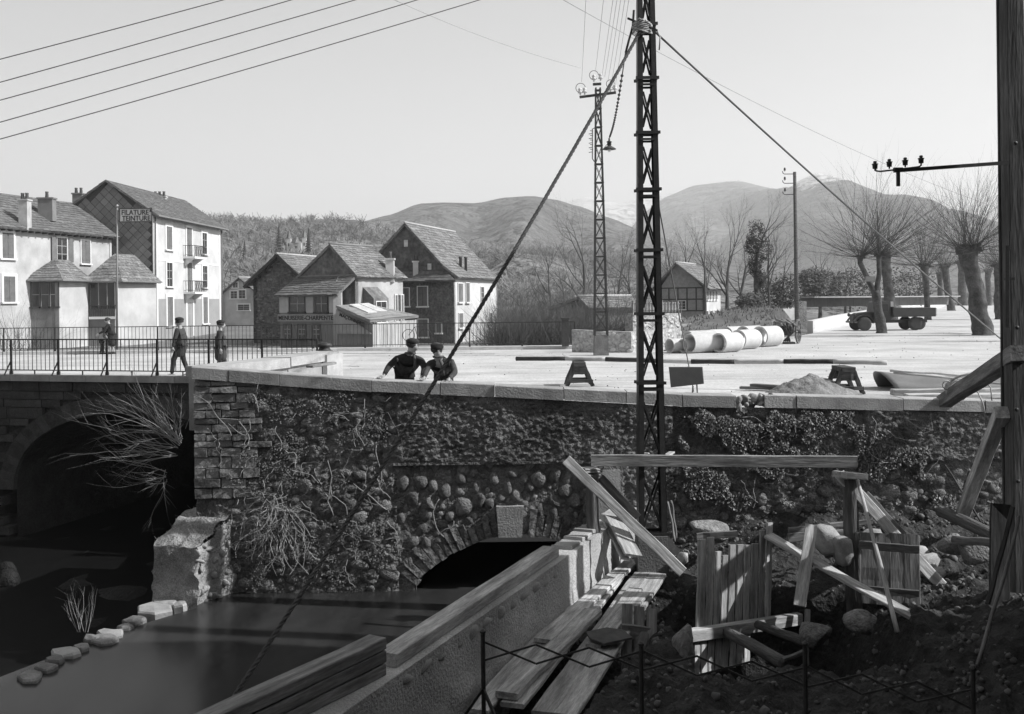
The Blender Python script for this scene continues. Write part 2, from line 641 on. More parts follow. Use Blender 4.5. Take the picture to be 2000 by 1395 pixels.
def hillmat(name, lo, hi, scale, snow=0.0, sz=0.0):
    mt = mat(name, (lo + hi) / 2, var=(hi - lo) / (hi + lo), scale=scale, bump=0.9, bscale=scale * 5, bdist=.35 / scale, fine=0.4, fscale=scale * 45, rough=1.0, spec=0.0, stain=.3, stscale=scale * 3.3)
    n = mt.node_tree.nodes; L = mt.node_tree.links.new
    b = n['Principled BSDF']
    if snow > 0:
        src = b.inputs['Base Color'].links[0].from_socket
        geo = n.new('ShaderNodeNewGeometry'); sp = n.new('ShaderNodeSeparateXYZ')
        L(geo.outputs['Position'], sp.inputs[0])
        nz = n.new('ShaderNodeTexNoise'); nz.inputs['Scale'].default_value = scale * 1.3; nz.inputs['Detail'].default_value = 8
        nz.inputs['Roughness'].default_value = 0.7
        L(geo.outputs['Position'], nz.inputs['Vector'])
        a = n.new('ShaderNodeMath'); a.operation = 'MULTIPLY_ADD'; a.inputs[1].default_value = snow
        L(nz.outputs['Fac'], a.inputs[0]); L(sp.outputs['Z'], a.inputs[2])
        r = n.new('ShaderNodeMapRange'); r.inputs['From Min'].default_value = sz; r.inputs['From Max'].default_value = sz + snow * 0.03
        r.inputs['To Min'].default_value = 0.0; r.inputs['To Max'].default_value = 1.0
        L(a.outputs[0], r.inputs['Value'])
        mx = n.new('ShaderNodeMix'); mx.data_type = 'FLOAT'
        L(r.outputs[0], mx.inputs[0]); L(src, mx.inputs[2]); mx.inputs[3].default_value = 0.55
        L(mx.outputs[0], b.inputs['Base Color'])
    return mt


ridge('far_snow_mountains', [(-700, 470), (300, 452), (900, 430), (1090, 396), (1150, 384), (1215, 398), (1260, 384), (1310, 378), (1380, 386), (1500, 392), (1560, 430),
                             (1700, 470), (1850, 452), (1900, 412), (1945, 390), (2010, 400), (2200, 402), (2700, 440)], 5600, hillmat('snow_rock', 0.3, 0.5, 0.0016, 900, 700), rs=0.0016, rough=0.04, seed=3, nr=10)
ridge('peak_mountain', [(-700, 585), (1180, 560), (1250, 420), (1300, 385), (1360, 362), (1440, 352), (1500, 366), (1560, 402), (1640, 440), (1800, 470), (2100, 510), (2700, 560)],
      3300, hillmat('bare_mountain_turf', 0.10, 0.22, 0.004, 420, 575), rs=0.003, rough=0.055, seed=5)
ridge('wooded_mountain', [(-700, 590), (1330, 590), (1400, 480), (1480, 412), (1540, 366), (1570, 347), (1592, 338), (1604, 338), (1630, 350), (1680, 378), (1740, 412), (1800, 448), (1860, 486), (1920, 515), (2000, 535), (2300, 545), (2700, 570)],
      2300, hillmat('mountain_woods', 0.07, 0.16, 0.006, 300, 392), rs=0.0045, rough=0.05, seed=9)
ridge('valley_mountain', [(-700, 470), (300, 462), (560, 440), (620, 434), (700, 434), (760, 420), (820, 398), (870, 396), (930, 397), (985, 386), (1040, 383), (1085, 391), (1130, 404), (1190, 426),
                          (1260, 455), (1400, 500), (1700, 545), (2700, 575)], 1500, hillmat('valley_mountain_turf', 0.07, 0.17, 0.006), rs=0.006, rough=0.05, seed=12)
M_HILL = hillmat('hillside_fields', 0.12, 0.26, 0.03)
hill = ridge('hill', [(-700, 440), (250, 432), (440, 430), (500, 434), (560, 437), (620, 428), (690, 430), (760, 448), (830, 468), (900, 482), (1000, 490), (1120, 496), (1250, 515), (1400, 545), (1700, 570), (2700, 578)],
             420, M_HILL, depth=0.62, rough=0.05, rs=0.02, nx=200, nr=22, seed=21)

# ================================================================== embankment wall
R = random.Random(11)
COPX = [(375, 716), (547, 729), (726, 741), (966, 751), (1101, 758), (1332, 770), (1437, 772), (1555, 773), (1763, 779), (1923, 783), (2100, 788)]
COPW = [(wx(x, y)[0], wx(x, y)[1]) for x, y in COPX]


def cop_z(X):
    if X <= COPW[0][0]: return COPW[0][1]
    for (a, za), (c, zc) in zip(COPW, COPW[1:]):
        if X <= c: return lerp(za, zc, (X - a) / (c - a))
    return COPW[-1][1]


WX0, WX1 = COPW[0][0], 11.5
ARCX, ARZ0 = wx(998, 0)[0], -3.33          # little arch: centre X and springing height
AR_HALF, AR_RISE = 2.0, 0.97
AR_R = (AR_HALF ** 2 + AR_RISE ** 2) / (2 * AR_RISE)
ARCZ = ARZ0 + AR_RISE - AR_R               # circle centre height
wall = thing('embankment_wall', 'long dark rubble embankment wall with pale coping stones above the river and work yard', 'wall', (1.5, WY, -3.4))


def in_arch(x, z, extra=0.0):
    return (x - ARCX) ** 2 + (z - ARCZ) ** 2 < (AR_R + extra) ** 2 and z < ARCZ + AR_R + extra and abs(x - ARCX) < AR_HALF + extra


def zone(x, z):
    """what the wall face is made of at (x, z)"""
    xp = 1000 + x * 100; yp = 585 - (z - CAMZ) * 100 - 0.012 * (xp - 1000)
    if xp < 770: return 'rubble'
    if yp < 905 and xp < 1310: return 'roughcast'
    if xp < 1152: return 'cobble'
    if xp < 1212: return 'pilaster'
    if xp < 1310: return 'roughcast'
    if xp > 1690 and yp < 905 - (xp - 1690) * 0.02: return 'roughcast'
    return 'rubble'


def face_off(x, z):
    k = zone(x, z)
    if k == 'roughcast':
        return -0.050 * abs(fbm(x * 5, z * 11, 1, 3)) - 0.03 * fbm(x * 13, z * 19, 2, 2) - 0.03 * fbm(x * 1.3, z * 1.6, 8, 2)
    if k == 'cobble':
        return 0.075 - 0.012 * fbm(x * 7, z * 7, 4, 3)
    if k == 'pilaster':
        return -0.03 - 0.006 * fbm(x * 8, z * 8, 4, 2)
    return 0.05 - 0.06 * fbm(x * 3.2, z * 4.2, 6, 4) - 0.04 * fbm(x * 11, z * 13, 7, 2)


xs = rng(WX0 + 0.04, WX1, 0.034)
zs = rng(0.0, 1.0, 1 / 125)
vs = []; fs = []
for t in zs:
    for x in xs:
        zt = cop_z(x) - 0.24
        z = lerp(-3.75, zt, t)
        vs.append((x, WY + face_off(x, z), z))
nx = len(xs)
for j in range(len(zs) - 1):
    for i in range(nx - 1):
        k = j * nx + i
        cx = (xs[i] + xs[i + 1]) / 2; cz = (vs[k][2] + vs[k + nx][2]) / 2
        if in_arch(cx, cz, 0.02): continue
        fs.append((k, k + 1, k + nx + 1, k + nx))
b = MB(); b.v = vs; b.f = fs
b.build('wall_face', M_MORTAR, wall, True)
# body behind the face, cap and left end, arch barrel
b = MB()
b.fbox(V((0, WY, 0)), V((1, 0, 0)), V((0, -1, 0)), WX0 + 0.05, ARCX - AR_HALF - 0.2, -0.62, -0.13, -3.9, -0.03)
b.fbox(V((0, WY, 0)), V((1, 0, 0)), V((0, -1, 0)), ARCX + AR_HALF + 0.2, WX1, -0.62, -0.13, -3.9, -0.03)
b.fbox(V((0, WY, 0)), V((1, 0, 0)), V((0, -1, 0)), ARCX - AR_HALF - 0.2, ARCX + AR_HALF + 0.2, -0.62, -0.13, ARCZ + AR_R + 0.3, -0.03)
b.build('wall_core', M_MORTAR, wall)
b = MB()
na = 24
A0 = math.asin(AR_HALF / AR_R)
ring = [(ARCX + AR_R * math.sin(-A0 + 2 * A0 * i / na), ARCZ + AR_R * math.cos(-A0 + 2 * A0 * i / na)) for i in range(na + 1)]
ring = [(ring[0][0], -3.9)] + ring + [(ring[-1][0], -3.9)]
for (xa, za), (xc, zc) in zip(ring, ring[1:]):
    k = len(b.v)
    b.v += [(xa, WY + 0.1, za), (xc, WY + 0.1, zc), (xc, WY + 7, zc), (xa, WY + 7, za)]
    b.f.append((k, k + 1, k + 2, k + 3))
k = len(b.v)
b.v += [(x, WY + 7, z) for x, z in ring]; b.f.append(tuple(range(k, k + len(ring))))
b.build('arch_barrel', M_MORTAR, wall)

# coping stones, each its own block
for i, ((xa, za), (xc, zc)) in enumerate(zip(COPW, COPW[1:])):
    subs = {0: [0, 0.42, 1], 2: [0, 0.56, 1], 4: [0, 0.53, 1], 10: [0, 1]}.get(i, [0, 1])
    for s0, s1 in zip(subs, subs[1:]):
        x0 = lerp(xa, xc, s0) + 0.008; x1 = lerp(xa, xc, s1) - 0.008
        z0 = lerp(za, zc, s0); z1 = lerp(za, zc, s1)
        th = 0.235 + R.uniform(-0.012, 0.015)
        f0 = WY - 0.055 + R.uniform(-0.018, 0.018); f1 = f0 + R.uniform(-0.02, 0.012)
        bk = WY + 0.45
        zz = R.uniform(-0.012, 0.012)
        if i == 6:      # the broken stub of rough rubble where a coping stone is missing
            for q in range(26):
                rock('coping_rubble', (R.uniform(x0, x0 + 0.75), R.uniform(WY + 0.02, WY + 0.4), z0 - R.uniform(0.07, 0.24)),
                     (R.uniform(.05, .13), R.uniform(.06, .12), R.uniform(.03, .07)), M_COPING, R, wall)
            x0 += 0.55; z0 -= 0.0
        q = MB()
        n = 6
        cols = []
        for c in range(n + 1):
            t = c / n
            x = lerp(x0, x1, t); zt = lerp(z0, z1, t) + zz; yf = lerp(f0, f1, t)
            e = 0.010 * noise.noise(V((x * 6, i, 1)))
            e2 = 0.014 + 0.01 * abs(noise.noise(V((x * 9, i, 4))))
            cols.append([(x, yf + e, zt - th), (x, yf + e * 0.5, zt - e2), (x, yf + e2, zt + e * 0.3), (x, bk - 0.02, zt + e * 0.3), (x, bk, zt - 0.02), (x, bk, zt - th)])
        q.v = [p for c in cols for p in c]
        for c in range(n):
            for j in range(6):
                j2 = (j + 1) % 6
                q.f.append((c * 6 + j, (c + 1) * 6 + j, (c + 1) * 6 + j2, c * 6 + j2))
        q.f.append((0, 1, 2, 3, 4, 5)); q.f.append(tuple(n * 6 + j for j in (5, 4, 3, 2, 1, 0)))
        q.build('coping_stone', M_COPING, wall)

# voussoirs and keystone
M_VOUS = mat('voussoir_stone', 0.16, var=0.45, scale=3, bump=1.0, bscale=9, bdist=.1, rnd=0.3, fine=0.2, fscale=50)
na = 33
for i in range(na):
    a0 = -A0 * 1.0 + 2 * A0 * i / na; a1 = -A0 + 2 * A0 * (i + 1) / na
    am = (a0 + a1) / 2
    if abs(am) < 0.085: continue
    r0 = AR_R - R.uniform(-.03, 0.03); r1 = AR_R + R.uniform(0.28, 0.55)
    yo = WY + R.uniform(0.03, 0.055)
    g = 0.007
    q = MB()
    P = lambda a, r, y: V((ARCX + r * math.sin(a), y, ARCZ + r * math.cos(a)))
    g1 = g / AR_R
    pts = [P(a0 + g1, r0, yo), P(a1 - g1, r0, yo), P(a1 - g1, r0, WY + 0.4), P(a0 + g1, r0, WY + 0.4),
           P(a0 + g1 * R.uniform(1, 4), r1, yo + R.uniform(-.01, .03)), P(a1 - g1 * R.uniform(1, 4), r1, yo + R.uniform(-.01, .03)), P(a1 - g1, r1, WY + 0.3), P(a0 + g1, r1, WY + 0.3)]
    q.hexa(pts); q.build('voussoir', M_VOUS, wall)
kx0, kz0 = wx(972, 1049); kx1, kz1 = wx(1021, 988)
q = MB()
q.hexa([V((kx0 + .02, WY - .06, kz0)), V((kx1 - .02, WY - .06, kz0)), V((kx1 - .02, WY + .4, kz0)), V((kx0 + .02, WY + .4, kz0)),
        V((kx0 - .02, WY - .06, kz1)), V((kx1 + .02, WY - .06, kz1)), V((kx1 + .02, WY + .4, kz1)), V((kx0 - .02, WY + .4, kz1))])
q.build('keystone', mat('keystone_granite', 0.3, var=.2, scale=5, bump=.3, bscale=30, fine=.2), wall)
# mortar string course above the cobbled panel, and the flat pilaster
q = MB(); a = wx(768, 905); c = wx(1248, 905)
q.box(((a[0] + c[0]) / 2, WY + 0.03, a[1] - 0.02), (c[0] - a[0], 0.10, 0.05)); q.build('string_course', M_MORTAR, wall)
a = wx(1152, 918); c = wx(1212, 1010)
q = MB(); q.box(((a[0] + c[0]) / 2, WY + 0.0, (a[1] + c[1]) / 2), (c[0] - a[0], 0.12, a[1] - c[1])); q.build('pilaster', M_CONC, wall)

# rubble stones set in the face: the biggest ones singly, small packing as one part
placed = []
cells = {}


def free(x, z, r):
    ci, cj = int(x // 0.5), int(z // 0.5)
    for i in (ci - 1, ci, ci + 1):
        for j in (cj - 1, cj, cj + 1):
            for (a, c, q) in cells.get((i, j), []):
                if (a - x) ** 2 + ((c - z) * 1.25) ** 2 < ((q + r) * 0.93) ** 2: return False
    return True


def put(x, z, r):
    cells.setdefault((int(x // 0.5), int(z // 0.5)), []).append((x, z, r))
    placed.append((x, z, r))


def near_vous(x, z):
    d = math.hypot(x - ARCX, z - ARCZ)
    return d < AR_R + 0.36 and z < ARCZ + AR_R + 0.4 and z > ARZ0 - 0.6 and abs(x - ARCX) < AR_HALF + 0.35


# squared quoins at the left corner
qz = cop_z(WX0) - 0.30
while qz > -1.55:
    hgt = R.uniform(0.09, 0.26)
    x = WX0 + 0.02
    row_end = WX0 + R.uniform(0.85, 1.15)
    while x < row_end:
        wd = R.uniform(0.22, 0.55)
        q = MB()
        e = lambda: R.uniform(-0.02, 0.02)
        yf = WY - R.uniform(0.0, 0.045)
        q.hexa([V((x + .012, yf + e(), qz - hgt + .012 + e())), V((x + wd - .012, yf + e(), qz - hgt + .012 + e())), V((x + wd - .012, WY + .3, qz - hgt + .012)), V((x + .012, WY + .3, qz - hgt + .012)),
                V((x + .012, yf + e(), qz - .012 + e())), V((x + wd - .012, yf + e(), qz - .012 + e())), V((x + wd - .012, WY + .3, qz - .012)), V((x + .012, WY + .3, qz - .012))])
        q.build('quoin_stone', M_STONE, wall)
        put(x + wd / 2, qz - hgt / 2, wd * 0.45)
        x += wd
    qz -= hgt
small = MB()
nbig = 0
# hand-placed large boulders at the foot on the right, as in the photograph
for (xp, yp, rx, rz) in [(1538, 993, .24, .17), (1487, 975, .15, .14), (1490, 995, .10, .07), (1610, 993, .19, .13), (1432, 994, .12, .12), (1330, 1022, .14, .12), (1380, 985, .16, .11),
                         (1680, 960, .13, .11), (1708, 978, .15, .08), (1740, 960, .19, .13), (1778, 968, .17, .12), (1805, 975, .08, .06), (1840, 965, .13, .09), (1900, 950, .13, .1), (1925, 968, .1, .07), (1945, 955, .12, .11),
                         (1640, 945, .16, .08), (1580, 995, .12, .1), (1462, 1015, .11, .12), (1350, 990, .12, .1), (1570, 960, .15, .09), (1700, 935, .15, .08), (1750, 928, .17, .08), (1810, 935, .14, .1), (1870, 925, .15, .09),
                         (648, 822, .16, .08), (565, 826, .12, .09), (600, 825, .14, .08), (600, 1090, .15, .1), (545, 1095, .2, .12), (700, 1105, .2, .09), (510, 1120, .17, .12), (660, 1120, .22, .1), (760, 1120, .2, .13),
                         (786, 945, .13, .16), (822, 945, .15, .15), (805, 975, .14, .17), (845, 950, .08, .12), (870, 960, .12, .14), (840, 985, .09, .13), (905, 995, .18, .19), (880, 1010, .1, .1), (935, 980, .11, .17),
                         (955, 985, .09, .1), (1052, 935, .16, .16), (1085, 930, .1, .15), (1000, 925, .12, .12), (1105, 960, .14, .13), (1122, 980, .12, .14), (1035, 955, .09, .1), (1010, 970, .11, .12), (965, 935, .08, .12), (900, 935, .09, .11), (925, 925, .07, .09)]:
    X, zz = wx(xp, yp)
    if near_vous(X, zz): continue
    rock('stone', (X, WY + 0.085, zz), (rx * 1.15, 0.105, rz * 1.15), M_STONE, R, wall, rot=(R.uniform(-.3, .3), R.uniform(-.5, .5), R.uniform(-.2, .2)), rough=0.2)
    put(X, zz, max(rx, rz)); nbig += 1
for passn, (rlo, rhi, cnt, mode) in enumerate([(0.12, 0.2, 2500, 'big'), (0.075, 0.12, 9000, 'mid'), (0.03, 0.07, 22000, 'small')]):
    for k in range(cnt):
        x = R.uniform(WX0 + 0.1, WX1 - 0.3); z = R.uniform(-3.5, cop_z(x) - 0.36)
        zn = zone(x, z)
        if zn in ('roughcast', 'pilaster'): continue
        if in_arch(x, z, 0.05) or near_vous(x, z): continue
        rr = R.uniform(rlo, rhi)
        if zn == 'cobble': rr *= 0.8
        if zn == 'rubble' and x < -2.3 and z > -2.6 and noise.noise(V((x * 0.9, z * 0.9, 3))) > 0.03: continue
        if zn == 'rubble' and x > 3 and z > -1.6 and noise.noise(V((x * 1.1, z * 1.1, 9))) > -0.12: continue
        if not free(x, z, rr): continue
        put(x, z, rr)
        up = R.uniform(0.8, 1.45) if zn == 'cobble' else R.uniform(0.5, 0.95)
        sx, sz = rr * (1.0 if up < 1 else 0.85), rr * up
        dep = 0.045 if zn == 'cobble' else 0.085
        yy = WY + dep + (0.05 if zn == 'cobble' else 0.0)
        rot = (R.uniform(-.3, .3), R.uniform(-.6, .6) if zn == 'cobble' else R.uniform(-.25, .25), R.uniform(-.3, .3))
        if nbig < 290 and rr > 0.06:
            rock('stone', (x, yy, z), (sx, rr * (.5 if zn == 'cobble' else .6), sz), M_STONE, R, wall, rot=rot, rough=0.24); nbig += 1
        else:
            me = rockmesh(R.randrange(8), M_STONE, 1 if rr < 0.07 else 2, 0.2)
            T = trs((x, yy, z), rot, (sx, rr * .55, sz))
            small.add([T @ v.co for v in me.vertices], [tuple(p.vertices) for p in me.polygons])
small.build('packing_stones', mat('packing_stone', 0.2, var=0.5, scale=3, bump=0.5, bscale=18, fine=0.25, fscale=40), wall, True, kind='stuff')

# wing parapet running back from the wall's left corner to the bridge post
wing = thing('wing_parapet', 'low wing parapet of pale weathered blocks between the bridge railing and the embankment wall', 'wall', (-5.4, 23, 0))
WP = [V((-6.25, 20.47, 0)), V((-5.35, 23.2, 0)), V((-4.72, 25.9, 0))]
tops = [0.99, 0.99, 1.02]
for i in range(2):
    a, c = WP[i], WP[i + 1]
    u = (c - a).normalized(); n = V((u.y, -u.x, 0)); L = (c - a).length
    q = MB(); q.fbox(a, u, n, 0.01, L - 0.01, -0.28, 0.28, -0.3, tops[i] - 0.22 + 0.02 * i); q.build('parapet_block', M_COPING, wing)
    q = MB(); q.fbox(a, u, n, 0.0, L - 0.012, -0.34, 0.36, tops[i] - 0.215 + 0.02 * i, tops[i] + 0.012 * i); q.build('coping_stone', M_COPING, wing)
a, c = WP[1], WP[2]
u = (c - a).normalized(); n = V((u.y, -u.x, 0)); L = (c - a).length
q = MB(); q.fbox(a, u, n, L - 0.9, L + 0.08, 0.30, 0.42, -0.1, 0.95); q.build('end_slab', M_COPING, wing)
plank('board', px(604, 716, 21.4), px(652, 709, 22.2), 0.16, 0.05, M_WOODD, label='short dark board lying just behind the wing parapet corner', cat='board')

# ================================================================== stone arch bridge at the left
bridge = thing('stone_bridge', 'dark stone arch bridge carrying the railed road over the river', 'bridge', (-12, 30, -3))
BA, BB = V((-26.0, 33.7, 0)), V((-5.0, 27.75, 0))
bu = (BB - BA).normalized(); bn = V((bu.y, -bu.x, 0))      # bn points to the viewer
BL = (BB - BA).length


def bs(x, y):
    """pixel -> (s, z) on the bridge's upstream face"""
    d = CF + ((x - 1000.0) / 2000.0) * CR + ((585.0 - y) / 2000.0) * CU
    t = (BA - CP).dot(bn) / d.dot(bn)
    p = CP + d * t
    return (p - BA).dot(bu), p.z


s_l, _ = bs(28, 935); s_c, z_c = bs(262, 806)
SPH = s_c - s_l
SPZ = -3.25
RISE = z_c - SPZ
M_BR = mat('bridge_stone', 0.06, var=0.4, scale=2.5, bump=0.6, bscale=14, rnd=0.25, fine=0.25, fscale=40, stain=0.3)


def arcpt(t, off=0.0):
    """superellipse arch"""
    a = PI * (1 - t)
    ca, sa = math.cos(a), math.sin(a)
    x = (SPH + off) * math.copysign(abs(ca) ** 0.95, ca); z = (RISE + off) * abs(sa) ** 0.9
    return s_c + x, SPZ + z


BP = lambda s, n, z: BA + bu * s + bn * n + Z * z
N = 37
for i in range(N):
    t0, t1 = i / N, (i + 1) / N
    (s0, z0), (s1, z1) = arcpt(t0), arcpt(t1)
    (S0, Z0), (S1, Z1) = arcpt(t0, 0.52), arcpt(t1, 0.52)
    if min(s0, s1) < -0.2 or max(s0, s1) > BL: continue
    g = 0.014
    q = MB(); pr = R.uniform(0.02, 0.05)
    v8 = [BP(s0, pr, z0), BP(s1, pr, z1), BP(s1, -0.5, z1), BP(s0, -0.5, z0), BP(S0, pr, Z0), BP(S1, pr, Z1), BP(S1, -0.5, Z1), BP(S0, -0.5, Z0)]
    cen = sum(v8, V()) / 8
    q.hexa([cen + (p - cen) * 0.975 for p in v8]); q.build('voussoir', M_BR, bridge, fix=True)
# spandrel in courses
zt = -0.02
ci = 0
while zt > -4.6:
    hh = R.uniform(0.22, 0.34)
    s = -6.0 + R.uniform(0, 0.5)
    while s < BL - 0.05:
        wd = min(R.uniform(0.4, 1.0), BL - s)
        sm, zm = s + wd / 2, zt - hh / 2
        ok = True
        for (cs, cz) in ((s, zt), (s + wd, zt), (s, zt - hh), (s + wd, zt - hh), (sm, zm)):
            e = ((cs - s_c) / (SPH + 0.4)) ** 2 + ((cz - SPZ) / (RISE + 0.4)) ** 2 if cz > SPZ else (0 if abs(cs - s_c) < SPH else 2)
            if e < 1: ok = False
        if ok and zm > -4.5:
            q = MB(); pr = R.uniform(-0.02, 0.03)
            q.fbox(BA, bu, bn, s + .012, s + wd - .012, -0.6, pr, zt - hh + .012, zt - .012)
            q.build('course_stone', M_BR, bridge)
        s += wd
    zt -= hh
# barrel vault and the dark depth behind the courses
b = MB()
ar = [arcpt(i / 40) for i in range(41)]
ar = [(ar[0][0], -5.2)] + ar + [(ar[-1][0], -5.2)]
for (s0, z0), (s1, z1) in zip(ar, ar[1:]):
    k = len(b.v)
    b.v += [tuple(BP(s0, -0.1, z0)), tuple(BP(s1, -0.1, z1)), tuple(BP(s1, -15.5, z1)), tuple(BP(s0, -15.5, z0))]
    b.f.append((k, k + 1, k + 2, k + 3))
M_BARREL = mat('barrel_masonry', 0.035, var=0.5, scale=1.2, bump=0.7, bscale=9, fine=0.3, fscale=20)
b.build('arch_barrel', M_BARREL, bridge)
ex = [arcpt(i / 40, 0.1) for i in range(41)]
b = MB()
poly = [(-8, -5.2)] + [(max(-8, s), z) for s, z in ex] + [(ex[-1][0], -5.2), (BL, -5.2), (BL, -0.04), (-8, -0.04)]
b.prism([BP(s, -0.12, z) for s, z in poly], -bn * 0.3)
b.build('spandrel_core', M_BARREL, bridge)
q = MB(); q.fbox(BA, bu, bn, -8, BL + 0.1, -15.4, -15.1, -5.2, 0.0); q.build('far_face', M_BARREL, bridge)
# edge slabs under the railing
s = -8.0
while s < BL:
    wd = R.uniform(1.1, 1.9)
    wd = min(wd, BL + 0.1 - s)
    q = MB(); q.fbox(BA, bu, bn, s + .008, s + wd - .008, -0.5, 0.13, 0.004, 0.19 + R.uniform(-.008, .008)); q.build('edge_slab', M_COPING, bridge)
    s += wd


# ================================================================== iron railings
def railing(name, label, A, Bp, post_gap, bar_gap, h, z0, post_r, bar_r, stays=False):
    A = V(A); Bp = V(Bp)
    u = (Bp - A); u.z = 0; L = u.length; u.normalize(); n = V((u.y, -u.x, 0))
    t = thing(name, label, 'railing', A)
    zz = lambda s: lerp(A.z, Bp.z, s / L) + z0
    MR = M_IRON
    q = MB(); q.beam(A + Z * (z0 + h), Bp + Z * (z0 + h), 0.055, 0.035); q.build('top_rail', MR, t)
    q = MB(); q.beam(A + Z * (z0 + 0.13), Bp + Z * (z0 + 0.13), 0.045, 0.03); q.build('bottom_rail', MR, t)
    np_ = max(1, int(round(L / post_gap)))
    bar = MB(); bar.tube([(0, 0, 0.13), (0, 0, h)], bar_r, 5); bme = bar.mesh('baluster', MR)
    pm = MB(); pm.box((0, 0, h / 2), (post_r * 2, post_r * 2, h)); pm.box((0, 0, 0.05), (post_r * 3.2, post_r * 3.2, 0.1))
    if stays:
        pm.beam((0, 0, 0.42), V((0, 0, 0)) + n * 0.28, 0.03, 0.03)
    pme = pm.mesh('post', MR)
    for i in range(np_ + 1):
        s = L * i / np_
        link('post', pme, t, M=Matrix.Translation(A + u * s + Z * (zz(s) - A.z)))
        if i < np_:
            nb = int(round(L / np_ / bar_gap))
            for j in range(1, nb):
                s2 = s + L / np_ * j / nb
                link('baluster', bme, t, M=Matrix.Translation(A + u * s2 + Z * (zz(s2) - A.z)))
            if stays:
                s2 = s + L / np_ / 2
                f = MB(); f.beam(A + u * s2 + Z * z0, A + u * s2 + Z * (z0 + 0.13), 0.03, 0.03); f.build('foot', MR, t)
    return t


railing('iron_railing', 'near iron railing with thin vertical bars along the bridge edge', BP(-2.0, -0.05, 0), BP(BL - 0.35, -0.05, 0), 1.62, 0.150, 1.04, 0.19, 0.026, 0.011, True)
railing('iron_railing', 'long iron railing with thin bars along the far pavement of the square', FAR0 + fu * 17 - fn_ * 0.12, FAR1 - fn_ * 0.12 - fu * 0.1, 2.45, 0.175, 1.08, 0.13, 0.026, 0.011)
# cast iron end post of the bridge railing
p = thing('iron_post', 'stout dark cast iron post ending the near bridge railing beside the pale wing parapet', 'post', (-5.0, 27.5, 0))
c = px(634, 700, 27.4); c.z = 0
q = MB(); q.lathe(c, [(.19, 0), (.19, .12), (.15, .16), (.13, .2), (.115, .75), (.14, .80)], 12); q.build('shaft', M_IRON, p, True)
q = MB(); q.lathe(c, [(.15, .80), (.23, .86), (.24, .93), (.17, .96), (.14, 1.02), (.20, 1.06), (.20, 1.12), (.06, 1.16)], 12); q.build('capital', M_IRON, p, True)
c = px(1104, 660, 45.7); c.z = 0.13
q = MB(); q.box(c + Z * 0.6, (0.30, 0.30, 1.2)); q.box(c + Z * 1.24, (0.38, 0.38, 0.08))
q.build('iron_pillar', M_IRONL, label='square dark pillar at the end of the far railing near the small pylon', cat='pillar')

# ================================================================== pylons, poles and wires
def insulator(q, c, s=1.0, up=1):
    q.lathe(c, [(.018 * s, 0), (.018 * s, .05 * s * up), (.06 * s, .055 * s * up), (.055 * s, .10 * s * up), (.035 * s, .11 * s * up), (.05 * s, .13 * s * up), (.045 * s, .17 * s * up), (.02 * s, .19 * s * up)], 8)


NP = px(1274, 1112, 18.3)
pyl = thing('lattice_pylon', 'tall dark steel lattice pylon standing in the work yard before the wall', 'pylon', NP)
zb, ztp = GROUND, 10.6


def pw(z):                       # half width across
    return 0.5 * lerp(0.52, 0.235, (z - zb) / (ztp - zb))


def pd(z):                       # half depth
    return 0.5 * lerp(0.36, 0.22, (z - zb) / (ztp - zb))


cx, cy = NP.x, NP.y
for sx in (-1, 1):
    q = MB()
    FL = 0.10
    for i in range(12):
        za = lerp(zb - 0.3, ztp, i / 12); zc = lerp(zb - 0.3, ztp, (i + 1) / 12)
        P = lambda z, a, b_: V((cx + sx * (pw(z) - a), cy + b_, z))
        # web, front flange, back flange as thin plates
        for (a0, a1, f) in ((0, 0.012, 'web'), (0, FL, 'front'), (0, FL, 'back')):
            if f == 'web': bb = [(-pd(za), pd(za)), (-pd(zc), pd(zc))]
            elif f == 'front': bb = [(-pd(za), -pd(za) + .012), (-pd(zc), -pd(zc) + .012)]
            else: bb = [(pd(za) - .012, pd(za)), (pd(zc) - .012, pd(zc))]
            fl = FL * lerp(1, 0.8, i / 12) if f != 'web' else a1
            q.hexa([P(za, a0, bb[0][0]), P(za, fl, bb[0][0]), P(za, fl, bb[0][1]), P(za, a0, bb[0][1]),
                    P(zc, a0, bb[1][0]), P(zc, fl, bb[1][0]), P(zc, fl, bb[1][1]), P(zc, a0, bb[1][1])])
    q.build('channel_post', M_IRON, pyl, fix=True)
ycol = [-160, -60, 50, 155, 261, 371, 489, 613, 747, 893, 1040]
zcol = [px(1270, y, 18.3).z for y in ycol]
for z in zcol:
    q = MB(); w_, d_ = pw(z) + 0.012, pd(z) + 0.012
    for sy in (-1, 1):
        q.box((cx, cy + sy * d_, z), (2 * w_ + 0.06, 0.014, 0.055))
        q.box((cx, cy + sy * d_, z - 0.12), (2 * w_ - 0.1, 0.012, 0.04))
    for sx in (-1, 1):
        q.box((cx + sx * w_, cy, z), (0.014, 2 * d_ - 0.016, 0.055))
    q.build('collar', M_IRON, pyl)
for z0, z1 in zip(zcol[1:], zcol):
    h = z1 - z0
    lo, hi = z0 + h * 0.10, z1 - h * 0.25
    for sy in (-1, 1):
        for sg in (-1, 1):
            q = MB()
            a = V((cx - sg * (pw(lo) - 0.09), cy + sy * (pd(lo) - 0.02 - 0.012 * (sg > 0)), lo)); c = V((cx + sg * (pw(hi) - 0.09), cy + sy * (pd(hi) - 0.02 - 0.012 * (sg > 0)), hi))
            q.beam(a, c, 0.010, 0.034, up=(1, 0, 0)); q.build('diagonal_brace', M_IRON, pyl)
